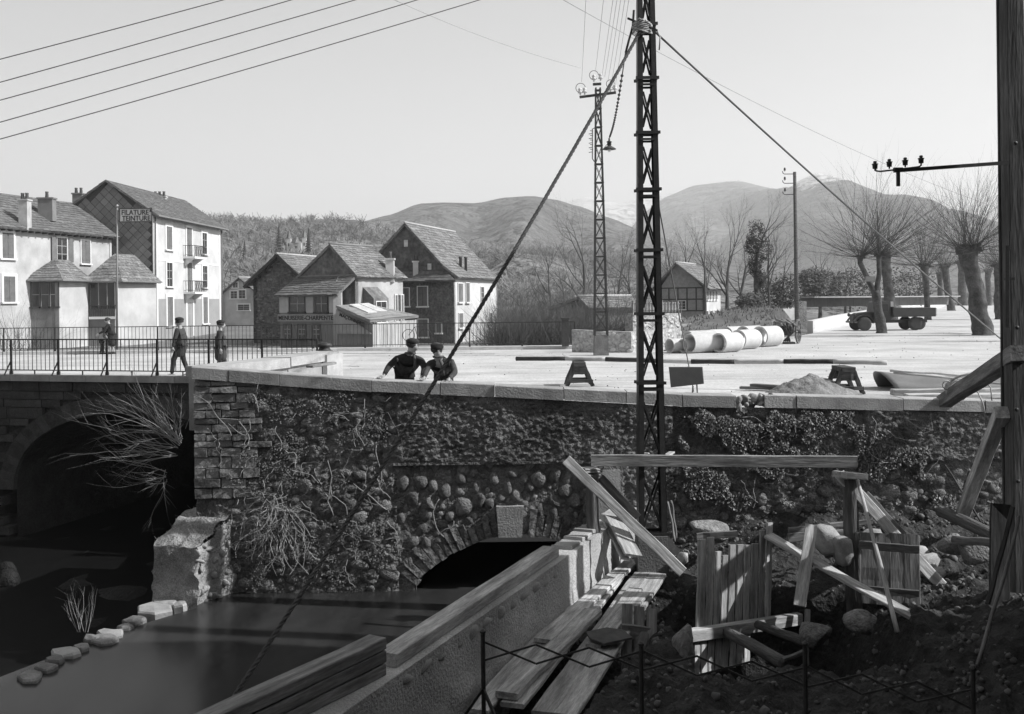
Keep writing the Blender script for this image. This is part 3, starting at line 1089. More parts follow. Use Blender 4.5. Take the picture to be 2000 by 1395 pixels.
q = MB(); q.hexa([V((cx - .30, cy - .26, zb - .3)), V((cx + .28, cy - .26, zb - .3)), V((cx + .28, cy + .3, zb - .3)), V((cx - .30, cy + .3, zb - .3)),
                  V((cx - .27, cy - .23, zb + .66)), V((cx + .25, cy - .23, zb + .66)), V((cx + .25, cy + .27, zb + .66)), V((cx - .27, cy + .27, zb + .66))])
q.build('concrete_base', mat('old_concrete', 0.16, var=.3, scale=3, bump=.4, bscale=30, fine=.2, stain=.3), pyl)
for i in range(3):
    q = MB(); zz = ztp - 0.3 - i * 0.75
    q.beam((cx - 0.75, cy - 0.16, zz), (cx + 0.75, cy - 0.16, zz), 0.06, 0.06); ca = q.build('cross_arm', M_IRON, pyl)
    for sx in (-0.65, -0.3, 0.3, 0.65):
        q = MB(); insulator(q, (cx + sx, cy - 0.16, zz + 0.03), 1.0); q.build('insulator', mat('dark_porcelain', 0.05, var=.1, rough=.3), ca, True)
tie = px(1254, 55, 18.05)
q = MB()
for k in range(9):
    a = k * 0.7
    q.tube([tie + V((math.cos(a + j) * .17, math.sin(a + j) * .15, 0.05 * math.sin(a * 3 + j * 2) + .02 * k - .08)) for j in range(8)], 0.016, 5)
q.tube([tie + V((.24, -.1, -.05)), tie + V((.30, -.12, -.2)), tie + V((.28, -.12, -.42))], .014, 5)
q.build('rope_lashing', mat('pale_rope', 0.4, var=.3, scale=20), pyl, True)
q = MB(); q.beam(px(1226, 36, 18.1), px(1284, 60, 17.9), 0.035, 0.035); q.build('iron_bar', M_IRON, pyl)
q = MB(); q.tube([px(1238, 20, 18.1), px(1236, 50, 18.1), px(1232, 66, 18.1), px(1228, 80, 18.1), px(1222, 103, 18.1)], .02, 6); q.build('cable_end', M_IRON, pyl)

# small pylon far across the square
SPB = gz(1174, 694, 0.0); D2 = SPB.y
sp = thing('lattice_pylon', 'slender lattice pylon with cross arm and insulators at the far side of the square', 'pylon', SPB)
z1s = px(1166, 172, D2).z; z0s = 0.78
xoff = lambda z: SPB.x
hw = lambda z: lerp(0.25, 0.085, (z - z0s) / (z1s - z0s))
lean = lambda z: 0.0
q = MB(); q.hexa([V((SPB.x - .29, SPB.y - .28, -.05)), V((SPB.x + .29, SPB.y - .28, -.05)), V((SPB.x + .29, SPB.y + .28, -.05)), V((SPB.x - .29, SPB.y + .28, -.05)),
                  V((SPB.x - .26, SPB.y - .25, .80)), V((SPB.x + .26, SPB.y - .25, .80)), V((SPB.x + .26, SPB.y + .25, .80)), V((SPB.x - .26, SPB.y + .25, .80))])
q.build('concrete_base', MATS['old_concrete'], sp)
for sx in (-1, 1):
    for sy in (-1, 1):
        q = MB(); q.beam(V((SPB.x + sx * hw(z0s), SPB.y + sy * hw(z0s), z0s)), V((SPB.x + sx * hw(z1s), SPB.y + sy * hw(z1s), z1s)), .055, .055); q.build('corner_post', M_IRON, sp)
nb = 13
zr = [lerp(z0s + .2, z1s - .1, i / nb) for i in range(nb + 1)]
for i, z in enumerate(zr):
    q = MB(); h_ = hw(z) + .01
    for sy in (-1, 1):
        q.box((SPB.x, SPB.y + sy * h_, z), (2 * h_ + .05, .014, .05)); q.box((SPB.x + sy * h_, SPB.y, z), (.014, 2 * h_ - .03, .05))
    q.build('collar', M_IRON, sp)
for za, zc in zip(zr, zr[1:]):
    for sy in (-1, 1):
        for sg in (-1, 1):
            q = MB(); q.beam((SPB.x - sg * hw(za), SPB.y + sy * hw(za), za), (SPB.x + sg * hw(zc), SPB.y + sy * hw(zc), zc), .03, .02); q.build('diagonal_brace', M_IRON, sp)
ca_l, ca_r = px(1132, 190, D2), px(1203, 181, D2)
q = MB(); q.beam(ca_l, ca_r, .09, .09); arm = q.build('cross_arm', M_IRON, sp)
q = MB(); q.beam(px(1158, 165, D2), px(1174, 164, D2), .10, .09); q.build('top_arm', M_IRON, sp)
M_PORC = mat('white_porcelain', 0.6, var=.1, rough=.3)
for xq, yq in ((1133, 184), (1142, 183), (1192, 178), (1201, 177), (1160, 158), (1173, 156)):
    q = MB(); insulator(q, px(xq, yq + 2, D2), 1.5); q.build('insulator', M_PORC, sp, True)
for xq, yq, rr in ((1134, 172, .19), (1160, 147, .18), (1192, 164, .16)):
    c = px(xq, yq, D2); q = MB(); q.tube([c + V((math.cos(a / 14 * 2 * PI) * rr, 0, math.sin(a / 14 * 2 * PI) * rr)) for a in range(13)], .012, 4); q.build('wire_loop', M_IRONL, sp)
q = MB()
for k in range(5):
    c = px(1150, 262 + k * 9, D2); q.tube([c, c + V((.14, 0, .02)), c + V((.16, 0, .12)), c + V((.05, 0, .13))], .014, 4)
q.tube([px(1162, 250, D2), px(1157, 252, D2), px(1157, 310, D2), px(1161, 316, D2)], .02, 5)
q.build('cable_bracket', M_IRONL, sp)

# street lamp hanging from a wire
lp = px(1190, 288, 34)
lamp = thing('street_lamp', 'street lamp with conical tin shade hanging from a beaded cable', 'lamp', lp)
q = MB(); q.lathe(lp, [(.225, -.07), (.225, -.05), (.15, .0), (.08, .04), (.05, .05)], 16); q.build('lamp_shade', M_IRONL, lamp, True)
q = MB(); q.lathe(lp, [(.05, .05), (.07, .07), (.07, .16), (.09, .17), (.09, .19), (.03, .22), (.03, .3)], 10); q.build('lamp_socket', M_IRON, lamp, True)
q = MB(); q.lathe(lp, [(.02, -.05), (.05, -.07), (.06, -.11), (.02, -.15)], 8); q.build('bulb', M_PORC, lamp, True)
top = px(1222, 100, 18.2)
q = MB(); pts = [lerp(lp + Z * .3, top, i / 30) + V((0, 0, -0.25 * math.sin(i / 30 * PI))) for i in range(31)]
q.tube(pts, .012, 5)
for i in range(2, 27): q.lathe(pts[i], [(.012, -.03), (.03, -.015), (.03, .015), (.012, .03)], 6)
q.build('beaded_cable', M_IRONL, lamp)
q = MB(); q.tube([lp + V((-.03, 0, .15)), lp + V((-.25, 1.5, -.05)), px(1172, 300, D2)], .012, 4); q.build('feed_wire', M_IRONL, lamp)


def wire(a, c, r, sag, label, group=None, m=M_IRONL, n=24, name='overhead_wire'):
    a = V(a); c = V(c)
    q = MB(); q.tube([lerp(a, c, i / n) - Z * (sag * 4 * (i / n) * (1 - i / n)) for i in range(n + 1)], r, 5)
    return q.build(name, m, None, True, label=label, cat='wire', group=group)


M_WIRE = mat('copper_wire', 0.12, var=.2, rough=.6)
M_WIREB = mat('weathered_wire', 0.35, var=.2, rough=.6)
lw = [((0, 105), (380, 0), 'uppermost'), ((0, 150), (515, 0), 'second'), ((0, 185), (640, 0), 'third'), ((0, 228), (765, 0), 'fourth'), ((0, 261), (890, 0), 'lowest')]
for (p0, p1, nm) in lw:
    sl = (p1[1] - p0[1]) / (p1[0] - p0[0])
    a = px(-900, p0[1] - sl * 900 - 12, 13.4); c = px(1250, p0[1] + sl * 1250 + 8, 18.2)
    wire(a, c, 0.008, 0.12, 'overhead wire crossing the sky at upper left, %s of the five' % nm, 'overhead wires at upper left', M_WIRE)
# telephone wires running from the small pylon towards the viewer, up out of the picture
for k, (x0, x1, nm) in enumerate([(1136, 1144, 'first'), (1163, 1179, 'second'), (1175, 1197, 'third'), (1181, 1205, 'fourth'), (1188, 1212, 'fifth'), (1195, 1220, 'sixth'), (1201, 1227, 'seventh')]):
    y0 = [160, 140, 152, 150, 156, 158, 172][k]
    wire(px(x0, y0, D2), px(x1 + (x1 - x0) * 0.5, -80, 20.5), 0.007, 0.05, 'thin wire rising steeply from the small pylon, %s from the pale sky side' % nm, 'wires rising from the small pylon', M_WIREB, 10)
wire(px(770, 0, 60), px(1135, 133, 75), 0.016, 0.3, 'very faint wire slanting down the sky to the small pylon', None, M_WIREB)
wire(px(1100, 0, 50), px(1960, 410, 90), 0.016, 0.8, 'faint wire slanting down the sky behind the tall pylon', None, M_WIREB)

# hawser guying the tall pylon to the near bank: three laid strands
M_ROPE = mat('hemp_hawser', 0.085, var=.3, scale=6, bump=.4, bscale=60, fine=.3)
g0 = px(1250, 62, 18.0); g1 = px(405, 1440, 11.6)
rope = thing('guy_rope', 'thick twisted guy rope slanting from the tall pylon down across the river', 'rope', g1)
L = (g1 - g0).length; ax = (g1 - g0).normalized(); e1 = ax.cross(Z).normalized(); e2 = ax.cross(e1)
for s in range(3):
    q = MB(); n = 560; pts = []
    for i in range(n + 1):
        t = i / n; a = t * L / 0.26 * 2 * PI + s * 2 * PI / 3
        pts.append(lerp(g0, g1, t) - Z * (0.22 * 4 * t * (1 - t)) + (e1 * math.cos(a) + e2 * math.sin(a)) * 0.015)
    q.tube(pts, 0.0175, 5); q.build('strand', M_ROPE, rope, True)
wire(px(1279, 62, 18.2), px(2010, 708, 27.5), 0.020, 0.10, 'taut guy cable running from the pylon down towards the plane trees', None, mat('steel_cable', .16, var=.3), name='guy_cable')
wire(px(1284, 388, 18.3), gz(1355, 765, 0.0), 0.014, 0.03, 'thin guy wire from the pylon to the ground behind the dark signboard', None, MATS['steel_cable'], name='guy_wire')
q = MB(); a = gz(1352, 767, 0.0); q.tube([a - Z * .1, a + V((.02, 0, .16))], .018, 6); q.build('iron_peg', M_IRON, label='short iron peg holding the thin guy wire behind the parapet', cat='peg')

# wooden telegraph poles
def telegraph(xt, yt, xb, yb, label, r0, r1, arms):
    B = gz(xb, yb, -0.02); D = B.y
    T = px(xt, yt, D)
    t = thing('telegraph_pole', label, 'pole', B)
    q = MB(); q.tube([B - Z * .3, lerp(B, T, .5), T], [r0, (r0 + r1) / 2, r1], 10); q.build('shaft', M_BARK, t, True)
    for (dy, ln) in arms:
        c = T + Z * (-dy * D / 2000)
        q = MB(); q.tube([c, c + V((-ln, 0, 0)), c + V((-ln - .08, 0, .06)), c + V((-ln - .10, 0, .16))], .022, 6); ar_ = q.build('bracket', M_IRON, t)
        q = MB(); insulator(q, c + V((-ln + .02, 0, .14)), 1.1); q.build('insulator', M_IRON, ar_, True)
    return t


telegraph(1552, 336, 1557, 661, 'dark telegraph pole with three bracket arms behind the cart', .13, .085, [(4, .55), (22, .55), (44, .55)])
telegraph(1713, 412, 1719, 612, 'thin telegraph pole seen through the branches of the leaning plane tree', .13, .09, [(4, .5), (15, .5)])

# ================================================================== things on the square
# striped barrier pole on two trestles
M_WHITE = mat('white_paint', 0.46, var=.12, scale=6, fine=.08)
M_DARKP = mat('dark_paint', 0.05, var=.3, scale=6)
TZ = 0.62
t1 = gz(1131, 753, 0.0); t2 = gz(1648, 768, 0.0)


M_WOODT = wood('tarred_trestle', .07)


def trestle(c, label):
    t = thing('trestle', label, 'trestle', c)
    q = MB(); q.box(c + V((0, 0, TZ - 0.05)), (.30, .80, .10)); q.build('top_beam', M_WOODT, t)
    for sy in (-1, 1):
        for sx in (-1, 1):
            plank('leg', c + V((sx * .33, sy * .34, 0)), c + V((sx * .10, sy * .30, TZ - .03)), .10, .075, M_WOODT, t, up=(0, 1, 0))
    for sy in (-1, 1):
        plank('brace', c + V((-.33, sy * .37, .14)), c + V((.33, sy * .37, .14)), .045, .085, M_WOODT, t)
        plank('gusset', c + V((-.17, sy * .345, TZ - .2)), c + V((.17, sy * .345, TZ - .2)), .035, .22, M_WOODT, t)
    return t


trestle(t1, 'battered wooden trestle carrying the near end of the striped barrier pole')
trestle(t2, 'wooden trestle carrying the barrier pole beside the sand heap')
bp0, bp1 = px(1008, 703, 28.3), px(1704, 714, 24.2)
ax_ = (bp1 - bp0)
bp0 = V((bp0.x, lerp(t1.y, t2.y, -.24), TZ + .05)); bp1 = V((bp1.x + .12, t2.y - .0, TZ + .06))
bar = thing('barrier_pole', 'long barrier pole painted in dark and white bands lying across two trestles', 'barrier', (bp0 + bp1) / 2)
cuts = [1008, 1113, 1195, 1300, 1362, 1442, 1530, 1615, 1704]
for i in range(8):
    ta, tc = (cuts[i] - 1008) / 696, (cuts[i + 1] - 1008) / 696
    wob = lambda t: Z * (0.02 * math.sin(t * 9))
    log('band', lerp(bp0, bp1, ta) + wob(ta), lerp(bp0, bp1, tc) + wob(tc), .058, .056, M_DARKP if i % 2 == 0 else M_WHITE, bar, bend=.006)
# dark signboard leaning below the pole
c0, c1, c2, c3 = px(1306, 717, 23.5), px(1371, 717, 23.2), px(1374, 750, 23.1), px(1310, 757, 23.4)
sb = thing('signboard', 'blank dark rectangular board tilted behind the parapet near the pylon', 'sign', (c2 + c3) / 2)
q = MB(); q.prism([c0, c3, c2, c1], V((0.02, .025, 0))); q.build('panel', mat('dark_board', .10, var=.15, scale=3), sb, fix=True)
q = MB(); a = (c0 + c1) / 2 + V((.25, .04, -.1)); q.beam(a, V((a.x + .05, a.y + .12, 0)), .03, .03); q.build('prop', M_WOODD, sb)

# heap of sand and boards behind the parapet
hc = gz(1592, 772, 0.0) + V((0, .25, 0))
M_SAND = mat('damp_sand', .20, var=.4, scale=3, bump=.8, bscale=14, fine=.3, fscale=40)


def sandh(x, y):
    dx, dy = (x - hc.x) / 1.12, (y - hc.y) / .8
    r = math.sqrt(dx * dx + dy * dy) * (1 + .13 * noise.noise(V((x * 2, y * 2, 3))))
    h = max(0.0, .42 * (1 - r)) ** 0.85 if r < 1 else 0.0
    return (x, y, h + .05 * fbm(x * 7, y * 7, 1) * min(1, h * 5) - .01)


grid('sand_heap', rng(hc.x - 1.25, hc.x + 1.25, .045), rng(hc.y - .95, hc.y + .95, .045), sandh, M_SAND, kind='stuff', label='rounded heap of damp sand behind the parapet beside the trestle')
for i, (a, c, l) in enumerate([((1446, 757), (1512, 760), 'lower dark board of two lying left of the sand heap'), ((1470, 752), (1522, 757), 'upper dark board of two lying left of the sand heap')]):
    A, C_ = gz(*a, z=.06 + i * .06), gz(*c, z=.06 + i * .06)
    plank('board', A, C_ + V((.3, 0, 0)), .2, .06, M_WOODD, label=l, cat='board')

q = MB(); rd = random.Random(3)
for k in range(420):
    p = V((rd.uniform(-6, 26), rd.uniform(20.8, 60) , .004)); s_ = rd.uniform(.008, .028)
    me = rockmesh(rd.randrange(8), M_COPING, 1, .3); T = trs(p, (rd.uniform(0, 6), rd.uniform(0, 6), 0), (s_ * 1.5, s_, s_ * .6))
    q.add([T @ v.co for v in me.vertices], [tuple(f.vertices) for f in me.polygons])
q.build('square_gravel', M_SAND, kind='stuff', label='loose grit and small stones scattered over the square')

# curved sheet of metal with poles and boards at the far right of the parapet
sh0 = gz(1745, 762, 0.02)
M_SHEET = mat('sheet_metal', .15, var=.15, scale=1.5, rough=.45, spec=.5, metallic=.0, stretch=(.3, 1, 1), fine=.06)
q = MB(); vs = []; n = 18; mseg = 24
for j in range(mseg + 1):
    for i in range(n + 1):
        a = PI * i / n
        X = sh0.x + .05 + 3.4 * j / mseg
        rr = .42 * (1 + .05 * math.sin(j * .9) * math.sin(a * 2)) * lerp(1, .8, j / mseg)
        sag = 1 - .25 * math.sin(j / mseg * PI)
        vs.append((X - .25 * math.sin(a) * (1 - j / mseg), sh0.y + .55 - math.cos(a) * .62, .0 + math.sin(a) * rr * sag))
fs = [(j * (n + 1) + i, j * (n + 1) + i + 1, (j + 1) * (n + 1) + i + 1, (j + 1) * (n + 1) + i) for j in range(mseg) for i in range(n)]
q.v = vs; q.f = fs
so = q.build('bent_metal_sheet', M_SHEET, None, True, label='large bent sheet of grey metal arched on the ground beyond the boards', cat='metal sheet')
md = so.modifiers.new('thickness', 'SOLIDIFY'); md.thickness = .006
for (a, c, r, l) in [((1738, 724), (1870, 737), .028, 'upper thin pole lying over the bent metal sheet'), ((1745, 728), (1964, 756), .03, 'lower thin pole slanting over the bent metal sheet')]:
    log('pole', px(*a, 23.0), px(*c, 22.4) + V((.5, 0, 0)), r, r * .8, M_WOOD, label=l, cat='pole')
for (y_, z_, x0_, l, hh) in [(766, .10, 1742, 'long pale board uppermost of the two lying on the right end of the parapet', .13), (774, .06, 1770, 'long pale board under another on the right end of the parapet', .09)]:
    A = gz(x0_, y_, z_); plank('board', A, A + V((3.2, -.1, 0)), .28 if hh > .1 else .34, hh, M_WOOD, label=l, cat='board')

# concrete drain pipes
M_PIPE = mat('new_concrete', .52, var=.12, scale=3, bump=.15, bscale=40, fine=.08, rnd=.08)


def pipemesh(r, L, th):
    q = MB(); n = 28
    prof = [(r, -L / 2), (r, L / 2 - .12), (r * 1.0, L / 2), (r - th, L / 2), (r - th, -L / 2 + .02), (r - th * .55, -L / 2), (r, -L / 2)]
    for (rr, x) in prof:
        for j in range(n):
            a = 2 * PI * j / n; q.v.append((x, rr * math.cos(a), rr * math.sin(a)))
    for i in range(len(prof) - 1):
        for j in range(n):
            j2 = (j + 1) % n; q.f.append((i * n + j, (i + 1) * n + j, (i + 1) * n + j2, i * n + j2))
    return q.mesh('drain_pipe', M_PIPE, True)


pm = {}
PIPES = [(1322, 689, .29, .8, 18, 0, 'smallest drain pipe lying at the front end of the row'), (1348, 689, .29, .8, 18, 0, 'small drain pipe second from the front end of the row'),
         (1374, 689, .40, 1.5, 16, 0, 'drain pipe lying in front with its open mouth showing, third in the row'), (1372, 682, .40, 1.5, 16, 1.0, 'drain pipe half hidden behind the front row'),
         (1421, 688, .40, 1.2, 27, 0, 'drain pipe with a thick inner rim in its mouth'), (1405, 679, .40, 1.2, 25, 1.2, 'drain pipe lying in the second row behind the rimmed pipe'),
         (1440, 670, .40, 1.4, 25, 1.5, 'back drain pipe whose rim rises above the others'), (1458, 682, .42, 1.2, 28, .2, 'drain pipe in the middle of the row touching its neighbours'),
         (1470, 671, .42, 1.3, 28, 1.2, 'drain pipe rising behind the middle of the row'), (1500, 677, .46, 1.2, 25, .2, 'largest drain pipe beside the wheels of the cart')]
for (x, y, r, L, ang, back, lab) in PIPES:
    if (r, L) not in pm: pm[(r, L)] = pipemesh(r, L, r * .17)
    c = gz(x, y, 0.0)
    M = Matrix.Translation(V((c.x, c.y + back * .3, r))) @ Matrix.Rotation(math.radians(ang + 15), 4, 'Z')
    link('drain_pipe', pm[(r, L)], None, M=M, label=lab, cat='pipe', group='concrete drain pipes in a row on the square')
q = MB(); a = gz(1296, 686, .02); q.prism([a, a + V((.9, -.05, 0)), a + V((.9, .12, 0)), a + V((.1, .1, 0))], (0, 0, .05)); q.build('board', M_WOODD, label='dark board on the ground before the smallest drain pipe', cat='board')

# two-wheeled pipe cart
cw = gz(1540, 671, 0.0)
cart = thing('pipe_cart', 'old two-wheeled cart with tall spoked wheels beside the drain pipes', 'cart', cw)
wr = .58


def wheel(parent, c, r, yaw, nsp=12, name='wheel'):
    u = V((math.cos(yaw), math.sin(yaw), 0)); ax = V((-u.y, u.x, 0))
    q = MB(); n = 28
    for (rr, k) in ((r, -.035), (r, .035), (r - .07, .035), (r - .07, -.035)):
        for j in range(n):
            a = 2 * PI * j / n; q.v.append(tuple(c + u * (math.cos(a) * rr) + Z * (math.sin(a) * rr) + ax * k))
    for i in range(4):
        for j in range(n):
            q.f.append((i * n + j, i * n + (j + 1) % n, ((i + 1) % 4) * n + (j + 1) % n, ((i + 1) % 4) * n + j))
    wo_ = q.build(name, M_WOODD, parent, fix=True)
    for k in range(nsp):
        a = 2 * PI * k / nsp; q = MB(); d = u * math.cos(a) + Z * math.sin(a)
        q.beam(c + d * .08, c + d * (r - .05), .045, .035, up=ax); q.build('spoke', M_WOODD, wo_)
    q = MB(); q.tube([c - ax * .13, c + ax * .13], .11, 10); q.build('hub', M_IRONL, wo_, True)
    return wo_


wl = px(1511, 651, cw.y - .3); wrr = px(1559, 649, cw.y - .2)
wl.z = wr; wrr.z = wr
wheel(cart, wl, wr, math.radians(62)); wheel(cart, wrr, wr, math.radians(62))
q = MB(); q.tube([wl, wrr], .05, 8); q.build('axle', M_IRON, cart)
mid = (wl + wrr) / 2
q = MB()
for k in range(3):
    q.beam(mid + V((-.3 + .28 * k, -.9, .45 - .1 * k)), mid + V((-.2 + .25 * k, .9, .55)), .10, .10)
q.build('cart_frame', M_WOODD, cart)
q = MB(); q.lathe(mid + V((-.05, -.2, .05)), [(.05, -.3), (.22, -.25), (.24, 0), (.2, .25), (.05, .3)], 12, Matrix.Rotation(PI / 2, 3, 'Y')); q.build('winch_drum', M_IRON, cart, True)
q = MB()
for k in range(4):
    q.tube([mid + V((-.25 + .15 * k, -.5, .4)), mid + V((-.1 + .1 * k, -.6, .0)), mid + V((.1 - .1 * k, -.3, -.45))], .045, 6)
q.box(mid + V((.05, -.3, -.55)), (.5, .4, .14)); q.build('chains', M_IRON, cart)

# ================================================================== tipper truck behind the tree
tb = gz(1735, 647, 0.0)
truck = thing('truck', 'old dark open-bed truck parked behind the leaning plane tree', 'truck', tb)
yaw = math.radians(1)
TU = V((math.cos(yaw), math.sin(yaw), 0)); TN = V((TU.y, -TU.x, 0))      # TU: to the tail, TN: to the viewer
TO = gz(1668, 647, 0.0) + V((.15, .9, 0))
M_TRK = mat('truck_paint', .035, var=.2, scale=4, rough=.45, spec=.5)
M_TYRE = mat('tyre_rubber', .05, var=.2, scale=8)
def tbx(name, s0, s1, n0, n1, z0, z1, m=M_TRK, parent=None):
    q = MB(); q.fbox(TO, TU, TN, s0, s1, n0, n1, z0, z1); return q.build(name, m, parent or truck)


tbx('chassis', .25, 4.7, -.35, .35, .48, .66)
cab = MB()
prof = [(.05, .62), (.05, 1.0), (.25, 1.12), (1.05, 1.2), (1.25, 1.2), (1.25, .62)]
cab.prism([TO + TU * s + TN * -.38 + Z * z for s, z in prof], TN * .76); hood = cab.build('bonnet', M_TRK, truck, fix=True)
tbx('radiator', .0, .06, -.34, .34, .55, 1.06, M_IRONL, hood)
q = MB(); prof = [(1.22, .6), (1.22, 1.18), (1.36, 1.78), (1.5, 1.86), (2.2, 1.86), (2.24, 1.8), (2.24, .6)]
q.prism([TO + TU * s + TN * -.72 + Z * z for s, z in prof], TN * 1.44); cabo = q.build('cab', M_TRK, truck, fix=True)
tbx('side_window', 1.46, 2.06, .725, .735, 1.24, 1.66, mat('dark_glass', .02, var=.1, rough=.15, spec=.6), cabo)
tbx('cab_panel', 2.06, 2.5, -.6, .5, 1.2, 1.82, M_WHITE, cabo)
tbx('bed_floor', 2.35, 5.0, -.95, .95, .86, .96)
tbx('bed_side', 2.35, 5.0, .9, .96, .96, 1.42); tbx('bed_side', 2.35, 5.0, -.96, -.9, .96, 1.42)
tbx('tailgate', 5.0, 5.06, -.95, .95, .9, 1.42, mat('light_panel', .5, var=.2, scale=3)); tbx('headboard', 2.3, 2.36, -.95, .95, .9, 1.5)
tbx('bumper', -.14, -.06, -.7, .7, .5, .62, M_IRON); tbx('running_board', 1.1, 2.2, -.8, .8, .5, .55)


def truck_wheel(s, n_, r, wd=.2):
    c = TO + TU * s + TN * n_ + Z * r
    q = MB(); Mx = Matrix((TU, TN, Z)).transposed() @ Matrix.Rotation(PI / 2, 3, 'X')
    q.lathe(c, [(r * .62, -wd / 2), (r * .93, -wd / 2), (r, -wd / 4), (r, wd / 4), (r * .93, wd / 2), (r * .62, wd / 2)], 24, Mx); wo_ = q.build('wheel', M_TYRE, truck, True)
    q = MB(); q.lathe(c, [(.05, -wd * .4), (r * .3, -wd * .46), (r * .6, -wd * .40), (r * .6, wd * .40), (r * .3, wd * .46), (.05, wd * .4)], 20, Mx); q.build('rim', mat('wheel_rim', .12, var=.2), wo_)


for s in (.55, 3.75):
    for n_ in (-.78, .78): truck_wheel(s, n_, .43)
truck_wheel(4.55, -.5, .4)
for n_ in (-.62, .62):
    q = MB(); pts = [TO + TU * (.55 + .62 * math.cos(a)) + TN * n_ + Z * (.43 + .56 * math.sin(a)) for a in [PI * (.02 + .9 * k / 10) for k in range(11)]]
    for a, c in zip(pts, pts[1:]): q.beam(a, c, .34, .03, up=TN.cross(c - a))
    q.build('mudguard', M_TRK, truck)
    q = MB(); q.lathe(TO + TU * .02 + TN * n_ * .85 + Z * 1.0, [(.03, .1), (.11, .06), (.12, -.02), (.11, -.04)], 12, Matrix.Rotation(-PI / 2, 3, 'Y')); q.build('headlight', M_IRONL, truck, True)

# ================================================================== houses
M_RENDER = mat('white_render', .58, var=.12, scale=.8, bump=.1, bscale=12, fine=.05, stain=.2, stscale=.35)
M_OLDREN = mat('old_render', .47, var=.16, scale=.9, bump=.2, bscale=10, fine=.08, stain=.32, stscale=.4)
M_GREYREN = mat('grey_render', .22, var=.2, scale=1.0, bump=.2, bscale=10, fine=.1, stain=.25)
M_SLATE = mat('roof_slate', .13, var=.4, scale=1.4, bump=.3, bscale=9, rnd=.09, fine=.3, fscale=5, rough=.7)
M_SLATEL = mat('mossy_slate', .17, var=.5, scale=1.2, bump=.4, bscale=9, rnd=.1, fine=.3, fscale=6, rough=.85)
M_RUBBLE = mat('house_rubble', .13, var=.45, scale=2.5, bump=.8, bscale=7, fine=.35, fscale=9)
M_FRAME = mat('pale_surround', .72, var=.06, scale=2)
M_SHUT = mat('grey_shutter', .15, var=.2, scale=2, rnd=.15, fine=.1, fscale=10)
M_DKWOOD = mat('dark_joinery', .06, var=.3, scale=3)
M_GLASS = mat('window_glass', .025, var=.2, scale=.6, rough=.12, spec=.6)
M_ZINC = mat('zinc', .2, var=.15, scale=3, rough=.5)
M_CHIM = mat('chimney_render', .42, var=.25, scale=2, bump=.2)


class Wall:
    """a wall frame: origin O on the ground, u along, n outwards"""
    def __init__(s, A, B):
        s.A = V((A[0], A[1], 0)); d = V((B[0] - A[0], B[1] - A[1], 0)); s.L = d.length; s.u = d.normalized(); s.n = V((s.u.y, -s.u.x, 0))

    def P(s, a, n, z):
        return s.A + s.u * a + s.n * n + Z * z

    def hit(s, x, y):
        d = CF + ((x - 1000.0) / 2000.0) * CR + ((585.0 - y) / 2000.0) * CU
        t = (s.A - CP).dot(s.n) / d.dot(s.n); p = CP + d * t
        return (p - s.A).dot(s.u), p.z


def panel(W, pts, m, parent, name='wall', th=.3, off=0.0):
    """solid wall panel from (s, z) outline"""
    q = MB(); q.prism([W.P(a, off, z) for a, z in pts], -W.n * th)
    return q.build(name, m, parent, fix=True)


def window(W, parent, s0, s1, z0, z1, surround=.12, shutters=None, panes=(2, 3), frame=M_FRAME, sill=True, glass=M_GLASS, name='window', proud=.07):
    q = MB(); e = surround
    if e > 0:
        for (a, c, za, zc) in ((s0 - e, s0, z0 - e * .3, z1 + e), (s1, s1 + e, z0 - e * .3, z1 + e), (s0, s1, z1, z1 + e)):
            q.fbox(W.A, W.u, W.n, a, c, -.05, proud, za, zc)
    if sill: q.fbox(W.A, W.u, W.n, s0 - e - .05, s1 + e + .05, -.05, proud + .09, z0 - .10, z0)
    if not q.v: q.fbox(W.A, W.u, W.n, s0, s1, -.05, .02, z1, z1 + .05)
    o = q.build(name, frame, parent)
    if shutters == 'closed':
        for a, c in ((s0, (s0 + s1) / 2 - .01), ((s0 + s1) / 2 + .01, s1)):
            q = MB(); q.fbox(W.A, W.u, W.n, a, c, -.02, .05, z0, z1)
            for zz in (z0 + (z1 - z0) * .18, z0 + (z1 - z0) * .82): q.fbox(W.A, W.u, W.n, a + .01, c - .01, .05, .062, zz - .05, zz + .05)
            q.build('shutter', M_SHUT, o)
        return o
    q = MB(); q.fbox(W.A, W.u, W.n, s0, s1, -.02, .012, z0, z1); q.build('pane', glass, o)
    q = MB(); nx, nz = panes
    for i in range(nx + 1):
        a = lerp(s0, s1, i / nx); q.fbox(W.A, W.u, W.n, max(s0, a - .025), min(s1, a + .025), .012, .035, z0, z1)
    for i in range(1, nz):
        a = lerp(z0, z1, i / nz); q.fbox(W.A, W.u, W.n, s0 + .03, s1 - .03, .012, .032, a - .018, a + .018)
    q.build('sash', mat('sash_paint', .35, var=.15), o)
    if shutters == 'open':
        wd = (s1 - s0) / 2
        for a, c in ((s0 - e - wd, s0 - e), (s1 + e, s1 + e + wd)):
            q = MB(); q.fbox(W.A, W.u, W.n, a, c, proud + .005, proud + .045, z0, z1); q.build('shutter', M_SHUT, o)
    return o


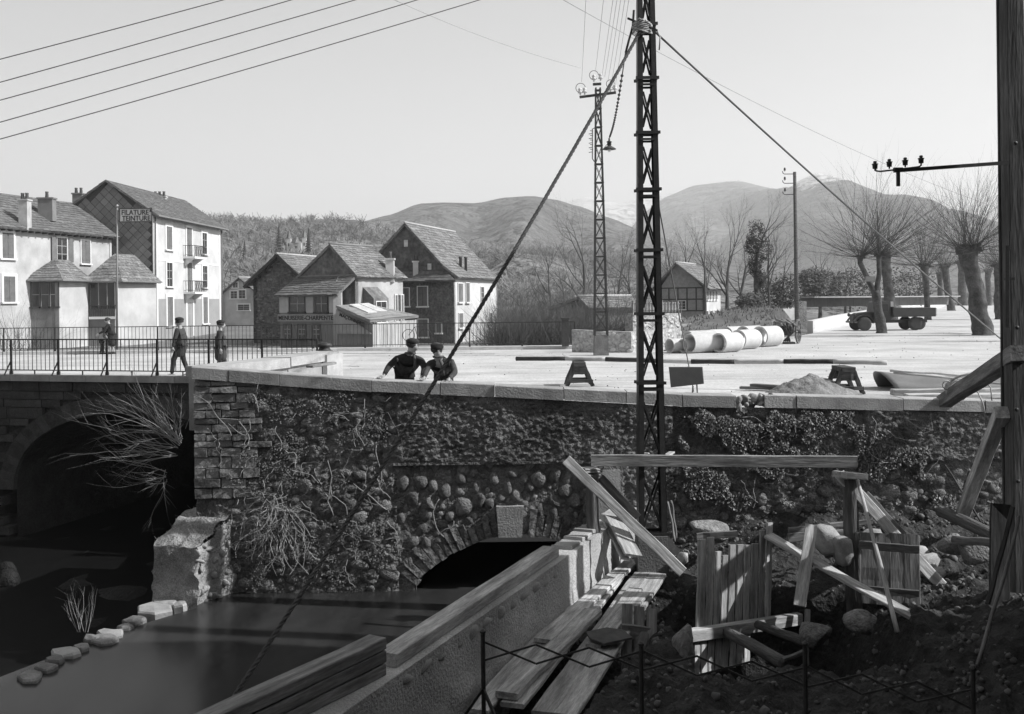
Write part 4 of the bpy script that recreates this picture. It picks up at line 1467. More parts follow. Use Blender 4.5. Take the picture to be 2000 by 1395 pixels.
def roof_slope(parent, a, b_, c, d, m, rows=12, th=.05, name='roof', cw=.3):
    """slated slope: a-b eave (left, right), d-c ridge; overlapping slate courses each a child of the slope"""
    a, b_, c, d = V(a), V(b_), V(c), V(d)
    n = (b_ - a).cross(d - a).normalized()
    if n.z < 0: n = -n
    q = MB(); q.prism([a, b_, c, d], -n * .12)
    root = q.build(name, m, parent, fix=True)
    rr = random.Random(int(abs(a.x * 13 + a.y * 7)) + 5)
    for i in range(rows):
        t0, t1 = i / rows, min(1.0, (i + 1.25) / rows)
        p0, p1, p2, p3 = lerp(a, d, t0), lerp(b_, c, t0), lerp(b_, c, t1), lerp(a, d, t1)
        q = MB(); L = max(.3, (p1 - p0).length); k = max(1, int(L / cw)); off = .5 * (i % 2)
        cuts = [0.0] + [min(1, max(0, (j + off) / k)) for j in range(1 if off == 0 else 0, k)] + [1.0]
        cuts = sorted(set(cuts))
        for s0, s1 in zip(cuts, cuts[1:]):
            if s1 - s0 < 1e-4: continue
            h = rr.uniform(.006, .02); j0 = rr.uniform(-.02, .02) / L
            g = .006 / L
            e0 = lerp(p0, p1, s0 + g); e1 = lerp(p0, p1, s1 - g); f1 = lerp(p3, p2, s1 - g); f0 = lerp(p3, p2, s0 + g)
            dn = (e0 - f0).normalized() * rr.uniform(-.05, .06)
            q.prism([e0 + dn + n * (th * .6 + h), e1 + dn + n * (th * .6 + h), f1 + n * .008, f0 + n * .008], -n * .018)
        q.build('slate_course', m, root)
    return root


def chimney(parent, c, w_, d_, h, pots=2, m=M_CHIM, name='chimney'):
    q = MB(); c = V(c); q.box(c + Z * h / 2, (w_, d_, h)); q.box(c + Z * (h + .04), (w_ + .12, d_ + .12, .10)); o = q.build(name, m, parent)
    for i in range(pots):
        q = MB(); q.lathe(c + V(((i - (pots - 1) / 2) * w_ / max(1, pots), 0, h + .08)), [(.10, 0), (.12, .05), (.10, .3), (.12, .42)], 10); q.build('chimney_pot', mat('pot_clay', .09, var=.3), o, True)
    return o


# ---- white three-storey house with balconies
C0 = (-26.25, 75.0); C1 = (-25.45, 89.6)
F = Wall(C0, C1)                                     # facade towards the sun
G = Wall((-32.9, 75.35), C0)                         # slate-hung gable towards the viewer
g0 = -0.6
wh = thing('white_house', 'tall white three-storey house with iron balconies and a slate-hung gable', 'house', (-29, 82, g0))
ZE = 9.0; ZR = 11.35
panel(F, [(0, 2.6), (F.L, 2.6), (F.L, ZE), (0, ZE)], M_RENDER, wh)
panel(F, [(0, g0), (F.L, g0), (F.L, 2.6), (0, 2.6)], mat('grey_plinth_paint', .30, var=.1, scale=1, stain=.1), wh, 'plinth', off=.02)
gab = panel(G, [(0, g0), (G.L, g0), (G.L, ZE), (G.L / 2, ZR - .1), (0, ZE)], mat('slate_backing', .07, var=.2), wh, 'gable_wall')
panel(Wall(C1, (-32.1, 90.0)), [(0, g0), (6.65, g0), (6.65, ZE), (3.3, ZR - .1), (0, ZE)], M_RENDER, wh, 'back_wall')
panel(Wall((-32.1, 90.0), (-32.9, 75.35)), [(0, g0), (14.6, g0), (14.6, ZE), (0, ZE)], M_RENDER, wh, 'side_wall')
# diamond slates on the gable
M_DSL = mat('diamond_slate', .20, var=.12, scale=2, rnd=.16, rough=.6, fine=.12)
ds = .5
dsm = MB(); h_ = ds / math.sqrt(2) * .93
dsm.prism([V((-h_, 0, 0)), V((0, 0, -h_)), V((h_, 0, 0)), V((0, 0, h_))], V((0, -.02, 0)))
dme = dsm.mesh('diamond_slate', M_DSL)
row = 0; zz = 3.4; sl_n = 0
rot_g = Matrix.Rotation(math.atan2(G.u.y, G.u.x), 4, 'Z')
while zz < ZR:
    s = .25 + (row % 2) * (ds / math.sqrt(2))
    while s < G.L - .1:
        lim = lerp(ZE, ZR - .1, 1 - abs(s - G.L / 2) / (G.L / 2))
        if zz < lim - .3 and s > .8:
            link('diamond_slate', dme, gab, M=Matrix.Translation(G.P(s, .012 + .016 * (row % 2), zz)) @ rot_g @ Matrix.Rotation(.05, 4, 'X')); sl_n += 1
        s += ds * math.sqrt(2)
    zz += ds / math.sqrt(2); row += 1
rf = thing
ov = .55
eA = F.P(-.35, ov, ZE - .32); eB = F.P(F.L + .45, ov, ZE - .32)
rA = G.P(G.L / 2, .35, ZR); rB = rA + F.u * (F.L + .8)
mainroof = roof_slope(wh, eA, eB, rB, rA, M_SLATE, rows=16, cw=.5)
wA = G.P(-.5, .35, ZE - .25); wB = wA + F.u * (F.L + .8)
roof_slope(wh, wB, wA, rA, rB, M_SLATE, rows=8, cw=1.0)
q = MB(); q.beam(eA, eB, .12, .10); q.build('gutter', M_ZINC, wh)
for s in (.12, F.L - .12):
    q = MB(); q.tube([F.P(s, .16, ZE - .4), F.P(s, .12, g0)], .06, 8); q.build('downpipe', mat('downpipe_paint', .12, var=.2), wh, True)
q = MB(); q.fbox(F.A, F.u, F.n, -.02, .75, -.02, .045, g0, ZE - .3); q.build('corner_pilaster', M_FRAME, wh)
q = MB(); q.fbox(F.A, F.u, F.n, F.L - .5, F.L, -.02, .04, g0, ZE - .3); q.build('corner_pilaster', M_FRAME, wh)
q = MB(); q.fbox(F.A, F.u, F.n, .8, F.L - .55, -.02, .03, 5.45, 5.6); q.build('string_course', M_FRAME, wh)
for fl, (zw0, zw1, sh) in enumerate([((.55), 2.75, 'closed'), (3.55, 5.35, None), (6.35, 8.1, None)]):
    for ci, xpx in enumerate((331, 400)):
        s, _ = F.hit(xpx, 590)
        window(F, wh, s - .55, s + .55, zw0, zw1, .22, 'closed' if (sh == 'closed' or (fl == 2 and ci == 0)) else None)
sB, _ = F.hit(370, 590)
for zf in (3.15, 5.95):
    window(F, wh, sB - .55, sB + .55, zf + .05, zf + 2.35, .18, 'closed', sill=False, name='balcony_door')
    q = MB(); q.fbox(F.A, F.u, F.n, sB - 1.25, sB + 1.25, 0, .95, zf - .16, zf)
    for k in (-.9, .9): q.prism([F.P(sB + k - .08, 0, zf - .16), F.P(sB + k - .08, .8, zf - .16), F.P(sB + k - .08, 0, zf - .75)], F.u * .16)
    bal = q.build('balcony', M_FRAME, wh, fix=True)
    for k in range(11):
        s = sB - 1.22 + 2.44 * k / 10; q = MB(); q.tube([F.P(s, .92, zf), F.P(s + .05 * (-1) ** k, .98, zf + .4), F.P(s, .92, zf + .85)], .022, 5); q.build('baluster', M_IRONL, bal)
    for k in range(1, 5):
        for sg in (-1.22, 1.22):
            q = MB(); q.tube([F.P(sB + sg, .92 * k / 5, zf), F.P(sB + sg, .92 * k / 5, zf + .85)], .02, 5); q.build('baluster', M_IRONL, bal)
    q = MB(); q.beam(F.P(sB - 1.25, .93, zf + .87), F.P(sB + 1.25, .93, zf + .87), .05, .04)
    for sg in (-1.24, 1.24): q.beam(F.P(sB + sg, 0, zf + .87), F.P(sB + sg, .9, zf + .87), .05, .04)
    q.build('handrail', M_IRONL, bal)
window(F, wh, sB - .6, sB + .6, -.3, 2.3, .28, None, sill=False, name='front_door', glass=M_SHUT)
p = px(154, 405, 78.5); chimney(wh, V((p.x, p.y, 8.6)), .75, .6, 2.1, 2, M_GREYREN)
p = px(322, 380, 84); chimney(wh, V((p.x - .6, p.y, 10.2)), 1.4, .5, .75, 4)

# ---- long old house at the left
LE = V((-29.06, 74.45, 0)); ld = V((.25, .968, 0)).normalized()
LA = LE - ld * 25
LW = Wall((LA.x, LA.y), (LE.x, LE.y))
lh = thing('old_house', 'long pale old house with shutters and dark slate roof left of the white house', 'house', (-33, 66, g0))
panel(LW, [(0, g0), (LW.L, g0), (LW.L, 7.1), (0, 7.1)], M_OLDREN, lh)
lb = Wall((LE.x, LE.y), (LE.x - 6.6, LE.y + .3))
panel(lb, [(0, g0), (lb.L, g0), (lb.L, 7.1), (3.3, 9.6), (0, 7.1)], M_OLDREN, lh, 'end_wall')
er0 = LW.P(-.4, .5, 7.12); er1 = LW.P(LW.L + .25, .5, 7.12); rg1 = LW.P(LW.L + .25, -3.3, 9.75); rg0 = LW.P(-.4, -3.3, 9.75)
lroof = roof_slope(lh, er0, er1, rg1, rg0, M_SLATE, rows=14, cw=.6)
roof_slope(lh, LW.P(LW.L + .25, -7.0, 7.1), LW.P(-.4, -7.0, 7.1), rg0, rg1, M_SLATE, rows=5, cw=2)
for i in range(40):
    q = MB(); s = i * LW.L / 40 + .2; q.fbox(LW.A, LW.u, LW.n, s, s + .1, -.2, .42, 6.92, 7.02); q.build('rafter_end', M_DKWOOD, lh)
for (xp, yt, yb_, sh, w2) in [(14, 455, 505, 'closed', .5), (120, 465, 512, None, .5), (166, 470, 515, 'closed', .48), (17, 540, 590, 'closed', .5)]:
    s, z1_ = LW.hit(xp, yt); _, z0_ = LW.hit(xp, yb_)
    window(LW, lh, s - w2, s + w2, z0_, z1_, .18 if xp < 30 else .08, 'open' if (sh is None) else 'closed', panes=(2, 3))
for xp, yb_, wd, pots in ((49, 432, .62, 2), (92, 415, 1.1, 1)):
    s = {49: 15.6, 92: 18.9}[xp]
    base = LW.P(s, -1.2 if xp == 49 else -2.9, 0)
    c = px(xp, yb_, base.y); chimney(lh, V((c.x, c.y, c.z - .6)), wd * .9, .6, 1.9 if xp == 49 else 1.5, pots, M_CHIM if xp == 49 else M_GREYREN)

# two hipped porches stepping out of the old house
def porch(Dp, x0, x1, depth, zE, zA, label, style):
    a = px(x0, 600, Dp); c = px(x1, 600, Dp)
    FW = Wall((a.x, a.y), (c.x, c.y))
    e = V((c.x, c.y, 0)) + ld * depth
    SW = Wall((c.x, c.y), (e.x, e.y))
    t = thing('porch', label, 'porch', ((a.x + c.x) / 2, a.y + 1, g0))
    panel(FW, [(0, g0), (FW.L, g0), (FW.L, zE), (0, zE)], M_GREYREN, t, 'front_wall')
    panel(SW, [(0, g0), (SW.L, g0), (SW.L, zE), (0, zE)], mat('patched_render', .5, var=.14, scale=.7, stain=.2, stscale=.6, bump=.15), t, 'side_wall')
    ap = FW.P(FW.L * .55, -depth * .42, zA); ap2 = ap + ld * depth * .5
    A = FW.P(-.35, .35, zE - .12); B_ = FW.P(FW.L + .4, .35, zE - .12); C_ = SW.P(SW.L + .1, .4, zE - .12); D_ = FW.P(-.35, 0, zE - .12) + ld * depth
    roof_slope(t, A, B_, ap + V((.02, 0, 0)), ap, M_SLATEL, rows=9, cw=.35)
    roof_slope(t, B_, C_, ap2, ap, M_SLATEL, rows=9, cw=.35)
    roof_slope(t, D_, A, ap, ap2, M_SLATEL, rows=7, cw=.5)
    q = MB(); q.beam(A, B_, .1, .08); q.beam(B_, C_, .1, .08); q.build('gutter', M_ZINC, t)
    q = MB(); q.fbox(FW.A, FW.u, FW.n, FW.L - .22, FW.L + .02, -.02, .04, g0, zE - .1); q.build('corner_post', M_FRAME if style else M_GREYREN, t)
    return t, FW, SW


t, FW, SW = porch(66.3, 58, 115, 2.9, 3.95, 5.25, 'first dark-fronted hipped porch with wide windows against the old house', 0)
for i in range(3):
    window(FW, t, .15 + i * .6, .67 + i * .6, 2.15, 3.7, .04, None, frame=M_DKWOOD, panes=(1, 2))
t, FW, SW = porch(69.2, 173, 231, 4.4, 3.9, 5.75, 'second hipped porch with an open glazed balcony beside the flagpole sign', 1)
window(FW, t, .12, 1.85, 1.95, 3.75, .05, None, frame=M_DKWOOD, panes=(3, 1), sill=False)
q = MB(); q.fbox(FW.A, FW.u, FW.n, .05, 1.9, -.02, .12, 1.25, 1.42); q.build('balcony_sill', M_FRAME, t)
q = MB()
for i in range(15): q.fbox(FW.A, FW.u, FW.n, .1 + i * .12, .125 + i * .12, .05, .08, 1.42, 2.15)
q.fbox(FW.A, FW.u, FW.n, .08, 1.88, .045, .085, 2.15, 2.2); q.build('balcony_rail', M_IRONL, t)

# ---- flagpole with the spinning mill sign
fp = px(228, 662, 61.0); fp.z = -.6
sg = thing('mill_sign', 'lettered mill sign on a tall thin pole before the white house', 'sign', fp)
Ds = fp.y
q = MB(); q.tube([fp - Z * .3, px(229, 406, Ds)], [.07, .05], 8); q.build('pole', M_ZINC, sg, True)
q = MB(); q.lathe(px(229, 404, Ds), [(.02, 0), (.07, .04), (.07, .09), (.02, .13)], 8); q.build('finial', M_WHITE, sg, True)
s0, s1 = px(234, 408, Ds), px(297, 433, Ds)
q = MB(); q.box((s0 + s1) / 2, (s1.x - s0.x, .06, s0.z - s1.z)); q.build('board', mat('sign_board', .6, var=.1, scale=2), sg)
q = MB()
for a, c in ((V((s0.x, 0, s0.z)), V((s1.x, 0, s0.z))), (V((s0.x, 0, s1.z)), V((s1.x, 0, s1.z))), (V((s0.x, 0, s0.z)), V((s0.x, 0, s1.z))), (V((s1.x, 0, s0.z)), V((s1.x, 0, s1.z)))):
    q.beam(V((a.x, Ds - .04, a.z)), V((c.x, Ds - .04, c.z)), .05, .05, up=(0, 1, 0))
q.build('frame', M_DKWOOD, sg)


def text(body, c, width, height, n, u, m, parent, name='lettering', spacing=1.0, off=.006):
    cu = bpy.data.curves.new(name, 'FONT')
    cu.body = body; cu.size = 1.0; cu.align_x = 'CENTER'; cu.align_y = 'CENTER'; cu.extrude = .01; cu.offset = off; cu.space_character = spacing
    cu.materials.append(m)
    o = bpy.data.objects.new(name, cu); COL.objects.link(o)
    bpy.context.view_layer.update()
    me = bpy.data.meshes.new_from_object(o.evaluated_get(bpy.context.evaluated_depsgraph_get()))
    bpy.data.objects.remove(o, do_unlink=True)
    me.name = name
    xs_ = [v.co.x for v in me.vertices]; ys_ = [v.co.y for v in me.vertices]
    sx = width / (max(xs_) - min(xs_)); sy = height / (max(ys_) - min(ys_))
    cx_ = (max(xs_) + min(xs_)) / 2; cy_ = (max(ys_) + min(ys_)) / 2
    up = n.cross(u)
    if up.z < 0: up = -up
    for v in me.vertices:
        v.co = V(c) + u * ((v.co.x - cx_) * sx) + up * ((v.co.y - cy_) * sy) + n * v.co.z
    return link(name, me, parent)


M_LET = mat('black_lettering', .03, var=.1)
NV = V((0, -1, 0)); UX = V((1, 0, 0))
cxm = (s0 + s1) / 2
text('FILATURE', px(264, 415, Ds - .05), (s1.x - s0.x) * .84, .30, NV, UX, M_LET, sg)
text('&', px(294, 411.5, Ds - .05), .13, .17, NV, UX, M_LET, sg)
text('TEINTURE', px(266, 426.5, Ds - .05), (s1.x - s0.x) * .88, .30, NV, UX, M_LET, sg)

# ---- joiner's workshop
K0 = V((-9.18, 60.0, 0)); kd = V((2.28, 4.2, 0)).normalized(); kf = V((-kd.y, kd.x, 0))
jw = thing('workshop_house', 'joinery workshop with steep slate roof and lettered signboards behind the far railing', 'house', (-11, 62, -.8))
gb = -1.0
KR = Wall((K0.x, K0.y), tuple((K0 + kd * 4.9)[:2]))             # sunny right wall
kfp = K0 + kf * 4.7
KF = Wall((kfp.x, kfp.y), (K0.x, K0.y))                          # front
zE = 3.72; zA = 5.65
panel(KR, [(0, gb), (KR.L, gb), (KR.L, zE), (0, zE)], M_OLDREN, jw)
panel(KF, [(0, gb), (KF.L, gb), (KF.L, zE), (KF.L - 1.75, zA - .05), (KF.L - 4.4, zE), (0, zE)], M_SLATE, jw, 'slate_gable')
rA = KF.P(KF.L - 1.75, .15, zA); rB = rA + kd * 4.3
eA = KR.P(-.15, .28, zE - .05); eB = KR.P(KR.L + .15, .28, zE - .05)
roof_slope(jw, eA, eB, rB, rA, M_SLATEL, rows=14, cw=.3)
lA = KF.P(KF.L - 4.5, .15, zE - .1); lB = lA + kd * 4.8
roof_slope(jw, lB, lA, rA, rB, M_SLATEL, rows=8, cw=.5)
q = MB(); q.tube([rA + Z * .05, rB + Z * .05], .07, 8); q.build('ridge_tiles', M_ZINC, jw, True)
p = px(762, 536, 63.3); ch = chimney(jw, p - Z * .5, .5, .45, 1.4, 1, M_RENDER)
# dark lean-to dormer on the sunny wall
q = MB(); s_, _ = KR.hit(722, 560)
q.prism([KR.P(s_ - .7, 0, .9), KR.P(s_ - .7, .8, .9), KR.P(s_ - .7, .8, 2.4), KR.P(s_ - .7, 0, 3.1)], KR.u * 1.5); dm = q.build('dormer', M_SLATE, jw, fix=True)
DW = Wall(tuple(KR.P(s_ - .7, .8, 0)[:2]), tuple(KR.P(s_ + .8, .8, 0)[:2]))
window(DW, jw, .2, 1.2, 1.0, 2.2, .05, None)
for xp in (776, 781):
    s, _ = KR.hit(xp, 570); window(KR, jw, s - .3, s + .3, 1.0, 2.6, .05, 'closed')
# projecting front with the window band and signboard
fd = 1.5
FA = px(547, 600, 60.6); FB = px(661, 600, 58.4)
JF = Wall((FA.x, FA.y), (FB.x, FB.y))
zf = px(600, 575, 60).z
panel(JF, [(0, gb), (JF.L, gb), (JF.L, zf), (0, zf)], M_GREYREN, jw, 'shop_front', th=.25)
SWl = Wall((FB.x, FB.y), tuple(KF.P(KF.L - .9, 0, 0)[:2]))
panel(SWl, [(0, gb), (SWl.L, gb), (SWl.L, zE), (0, zf)], M_OLDREN, jw, 'shop_side')
roof_slope(jw, JF.P(-.15, .35, zf - .05), JF.P(JF.L + .2, .35, zf - .05), KF.P(KF.L + .1, .02, zE + .02), KF.P(KF.L - 4.3, .02, zE + .02), M_SLATE, rows=8, cw=.35)
q = MB(); q.tube([KF.P(KF.L - 4.3, .03, zE + .06), KF.P(KF.L + .1, .03, zE + .06)], .06, 6); q.build('flashing', M_ZINC, jw)
for xa, xc in ((567, 596), (617, 640)):
    s, z1_ = JF.hit(xa, 578); s2, z0_ = JF.hit(xc, 609)
    window(JF, jw, s, s2, z0_, z1_, .05, None, frame=M_DKWOOD, panes=(2, 2))
for xa, xc in ((546, 564), (597, 612), (643, 655)):
    s, z1_ = JF.hit(xa, 577); s2, z0_ = JF.hit(xc, 611)
    q = MB(); q.fbox(JF.A, JF.u, JF.n, s, s2, -.02, .03, z0_, z1_); q.build('pale_panel', M_OLDREN, jw)
s, z1_ = JF.hit(544, 614); s2, z0_ = JF.hit(655, 628)
q = MB(); q.fbox(JF.A, JF.u, JF.n, s, s2, 0, .08, z0_, z1_); q.build('signboard', mat('grey_signboard', .32, var=.15, scale=2), jw)
s3, _ = JF.hit(636, 620)
text('MENUISERIE-CHARPENTE', JF.P((s + s2) / 2, .09, (z0_ + z1_) / 2), (s2 - s) * .96, (z1_ - z0_) * .62, JF.n, JF.u, M_LET, jw)
for k in range(3):
    s, z1_ = JF.hit(555 + k * 28, 634); window(JF, jw, s, s + .55, .1, z1_, .04, None, frame=M_DKWOOD, panes=(2, 3))
# masons' shed with the tilted sign
shp = px(656, 622, 57.4)
ms = thing('mason_shed', 'low lean-to shed with skylights and pale plank front beside the workshop', 'shed', (shp.x + 2, 58, -.8))
r0, r1, r2, r3 = px(656, 597, 57.3), px(712, 593, 60.2), px(818, 617, 58.6), px(723, 626, 55.6)
rs_ = roof_slope(ms, r3, r2, r1, r0, mat('grey_tin_roof', .26, var=.25, scale=1.5, rnd=.15, fine=.2), rows=7, cw=.6)
for (xa, ya) in ((736, 606), (768, 605)):
    q = MB(); nrm = (r2 - r3).cross(r0 - r3).normalized(); nrm = nrm if nrm.z > 0 else -nrm
    ud = (r2 - r3).normalized(); vd = (r0 - r3).normalized()
    tt = {736: (.38, .62), 768: (.66, .62)}[xa]
    c = lerp(lerp(r3, r2, tt[0]), lerp(r0, r1, tt[0]), tt[1]) + nrm * .06
    q.prism([c - ud * .35 - vd * .8, c + ud * .35 - vd * .8, c + ud * .35 + vd * .8, c - ud * .35 + vd * .8], nrm * .06); q.build('skylight', mat('skylight_glass', .6, var=.2, rough=.2), ms, fix=True)
MW = Wall((r3.x + .12, r3.y + .1), (r2.x - .15, r2.y + .12))
nbd = 26
for i in range(nbd):
    a = MW.L * i / nbd; zt_ = lerp(r3.z, r2.z, (i + .5) / nbd) - .2
    q = MB(); q.fbox(MW.A, MW.u, MW.n, a + .012, a + MW.L / nbd - .012, -.04, .02 * ((i * 7) % 3) / 3, gb, zt_); q.build('front_board', mat('pale_boards', .5, var=.2, scale=1.5, rnd=.2, stain=.3, stscale=1.5), ms)
TW = Wall((r0.x + .05, r0.y + .05), (r3.x + .1, r3.y + .08))
panel(TW, [(0, gb), (TW.L, gb), (TW.L, r3.z - .2), (0, r0.z - .15)], M_GREYREN, ms, 'end_wall', th=.12)
panel(TW, [(0, .45), (TW.L * .98, .45), (TW.L * .98, .5), (0, r0.z - .2)], MATS['grey_signboard'], ms, 'signboard', th=.05, off=.07)
sdir = (TW.P(TW.L, 0, r3.z) - TW.P(0, 0, r0.z)).normalized()
upn = TW.n
text('MAÇONNERIE', TW.P(TW.L * .46, .085, lerp(r0.z, r3.z, .46) - .42), TW.L * .74, .26, upn, sdir, M_LET, ms)
q = MB(); c = px(798, 655, MW.A.y - .2)
for k in (0, 1): q.tube([c + V((k * .9 + .32 * math.cos(a * .4), 0, .32 * math.sin(a * .4))) for a in range(17)], .018, 5)
q.tube([c, c + V((.35, 0, .45)), c + V((.8, 0, .45)), c + V((.9, 0, 0)), c + V((.45, 0, 0)), c + V((.35, 0, .45))], .018, 5)
q.build('bicycle', M_IRON, label='old bicycle leaning against the pale front of the masons shed', cat='bicycle')

# ---- stone barn and the tall gabled house
def gable_house(name, label, corner, fd_, side_len, front_len, apex_L, zE, zA, zb_, m_front, m_side, m_roof, ov=.3, rows=14, cw=.35, kick=0.0):
    """corner = near right corner; fd_ runs back along the sunny side; front runs left"""
    c = V((corner[0], corner[1], 0)); fd_ = V(fd_).normalized(); ff = V((-fd_.y, fd_.x, 0))
    t = thing(name, label, 'house', (c + fd_ * side_len / 2 + ff * front_len / 2) + Z * zb_)
    RW = Wall((c.x, c.y), tuple((c + fd_ * side_len)[:2])); l_ = c + ff * front_len
    FW = Wall((l_.x, l_.y), (c.x, c.y))
    aS = FW.L - apex_L
    panel(RW, [(0, zb_), (RW.L, zb_), (RW.L, zE), (0, zE)], m_side, t, 'side_wall')
    panel(FW, [(0, zb_), (FW.L, zb_), (FW.L, zE), (aS, zA - .05), (0, zE)], m_front, t, 'front_wall')
    panel(Wall(tuple((c + fd_ * side_len)[:2]), tuple((l_ + fd_ * side_len)[:2])), [(0, zb_), (FW.L, zb_), (FW.L, zE), (apex_L, zA - .05), (0, zE)], m_side, t, 'back_wall')
    panel(Wall(tuple((l_ + fd_ * side_len)[:2]), (l_.x, l_.y)), [(0, zb_), (RW.L, zb_), (RW.L, zE), (0, zE)], m_side, t, 'left_wall')
    rA = FW.P(aS, ov * .8, zA); rB = rA + fd_ * (side_len + ov)
    eA = RW.P(-ov * .8, ov, zE - .08); eB = RW.P(side_len + ov * .3, ov, zE - .08)
    if kick:
        mA = lerp(eA, rA, .28) - Z * kick; mB = lerp(eB, rB, .28) - Z * kick
        roof_slope(t, eA, eB, mB, mA, m_roof, rows=max(3, rows // 4), cw=cw); roof_slope(t, mA, mB, rB, rA, m_roof, rows=rows - rows // 4, cw=cw)
    else:
        roof_slope(t, eA, eB, rB, rA, m_roof, rows=rows, cw=cw)
    lA = FW.P(-ov, ov * .8, zE - .08); lB = lA + fd_ * (side_len + ov)
    roof_slope(t, lB, lA, rA, rB, m_roof, rows=max(5, rows // 2), cw=cw * 1.6)
    q = MB(); q.tube([rA + Z * .06, rB + Z * .06], .08, 8); q.build('ridge_tiles', mat('ridge_mortar', .4, var=.2), t, True)
    return t, RW, FW


# barn: stones laid singly in the gable
bc = px(596, 600, 70.5)
barn, RW, FW = gable_house('stone_barn', 'rubble stone barn with overhanging gable roof beyond the workshop', (bc.x, bc.y), (.28, .96, 0), 7, 4.0, 1.9, 3.6, 5.55, -1.0, M_RUBBLE, M_RUBBLE, M_SLATEL, ov=.55)
Rb = random.Random(5)
for k in range(280):
    s = Rb.uniform(.1, FW.L - .1); z = Rb.uniform(-.2, 5.3)
    if z > lerp(3.6, 5.5, 1 - abs(s - (FW.L - 1.9)) / 1.95) - .15: continue
    rock('stone', FW.P(s, .0, z), (Rb.uniform(.10, .22), .07, Rb.uniform(.05, .11)), mat('barn_stone', .17, var=.4, scale=2, rnd=.45), Rb, barn, rot=(0, Rb.uniform(-.2, .2), math.atan2(FW.u.y, FW.u.x)), sub=1)
q = MB()
for sgn in (0, 1):
    aS = FW.L - 1.9
    a = FW.P(aS, .42, 5.5); c = FW.P(-.5 if sgn == 0 else FW.L + .5, .42, 3.3); q.beam(a, c, .1, .2)
q.build('barge_board', M_DKWOOD, barn)
for k in range(5):
    q = MB(); zz_ = lerp(3.5, 5.2, k / 5); s = lerp(-.35, FW.L - 2.1, k / 5); q.fbox(FW.A, FW.u, FW.n, s, s + .1, -.05, .5, zz_ - .25, zz_ - .12); q.build('purlin_end', M_DKWOOD, barn)
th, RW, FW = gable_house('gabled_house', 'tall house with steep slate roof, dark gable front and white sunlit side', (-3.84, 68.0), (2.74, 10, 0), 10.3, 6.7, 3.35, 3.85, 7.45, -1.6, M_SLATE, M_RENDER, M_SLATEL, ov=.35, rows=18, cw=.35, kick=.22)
s_, zq = FW.hit(783, 542)
panel(FW, [(0, -1.6), (FW.L, -1.6), (FW.L, 3.75), (0, 3.75)], M_RUBBLE, th, 'lower_wall', th=.1, off=.06)
roof_slope(th, FW.P(-.2, .6, 3.55), FW.P(FW.L + .3, .6, 3.55), FW.P(FW.L - .5, .05, 4.2), FW.P(.4, .05, 4.2), M_SLATE, rows=3, cw=.4)
for xp, ya, yb_, w2 in ((826, 560, 598, .34), (793, 563, 598, .25), (827, 624, 658, .34), (858, 632, 650, .18)):
    s, z1_ = FW.hit(xp, ya); _, z0_ = FW.hit(xp, yb_); window(Wall(tuple(FW.P(0, .06, 0)[:2]), tuple(FW.P(FW.L, .06, 0)[:2])), th, s - w2, s + w2, z0_, z1_, .05, 'closed', frame=M_FRAME)
for xp, ya, yb_ in ((793, 469, 482), (839, 515, 527)):
    s, z1_ = FW.hit(xp, ya); _, z0_ = FW.hit(xp, yb_); q = MB(); q.fbox(FW.A, FW.u, FW.n, s - .13, s + .13, -.02, .06, z0_, z1_); q.build('skylight', mat('skylight_glass', .6, var=.2, rough=.2), th)
for xp, ya, yb_, w2 in ((898, 554, 590, .5), (912, 553, 590, .4), (941, 561, 592, .35), (958, 612, 630, .3), (899, 612, 640, .45)):
    s, z1_ = RW.hit(xp, ya); _, z0_ = RW.hit(xp, yb_); window(RW, th, s - w2, s + w2, z0_, z1_, .05, 'closed' if xp < 930 else None, frame=M_FRAME)
p = FW.P(FW.L - 2.2, .35, 4.0); q = MB(); p = px(812, 530, FW.A.y - 1.2); chimney(th, p - Z * .35, .34, .34, .95, 1, M_RENDER)
p = px(903, 530, 71.5)
for dx in (-.12, .25):
    q = MB(); q.lathe(p + V((dx, 0, -.6)), [(.10, 0), (.10, 1.5), (.13, 1.52), (.13, 1.62)], 10); q.build('flue_pipe', mat('pot_clay', .09, var=.3), th, True)

# small rear roof between barn and workshop
p = px(640, 500, 67)
lo, RW, FW = gable_house('slate_outhouse', 'small dark slate outhouse squeezed between the barn and workshop roofs', (p.x + .6, p.y), (.4, .9, 0), 3, 2.6, 1.2, 4.3, 4.95, -1, M_SLATE, M_SLATE, M_SLATE, ov=.15, rows=6)
# far white cottage and yard wall
p = px(492, 600, 112)
fc, RW, FW = gable_house('white_cottage', 'small distant pale cottage with gable windows left of the barn', (p.x + .6, p.y), (.25, .97, 0), 6, 4.2, 2.1, 3.2, 5.0, -1.0, M_OLDREN, M_RENDER, M_SLATE, ov=.35, rows=8)
for xp, ya, yb_, w2 in ((460, 552, 562, .3), (457, 569, 583, .4), (473, 567, 583, .4), (476, 595, 606, .7)):
    s, z1_ = FW.hit(xp, ya); _, z0_ = FW.hit(xp, yb_); window(FW, fc, s - w2, s + w2, z0_, z1_, .12, None)
a, c = gz(432, 640, -.7), gz(500, 640, -.7)
q = MB(); q.prism([a, c, c + Z * 1.5, a + Z * 1.5], (0, .3, 0)); q.build('yard_wall', M_RUBBLE, fix=True, label='dark low yard wall between the white house and the barn', cat='wall')

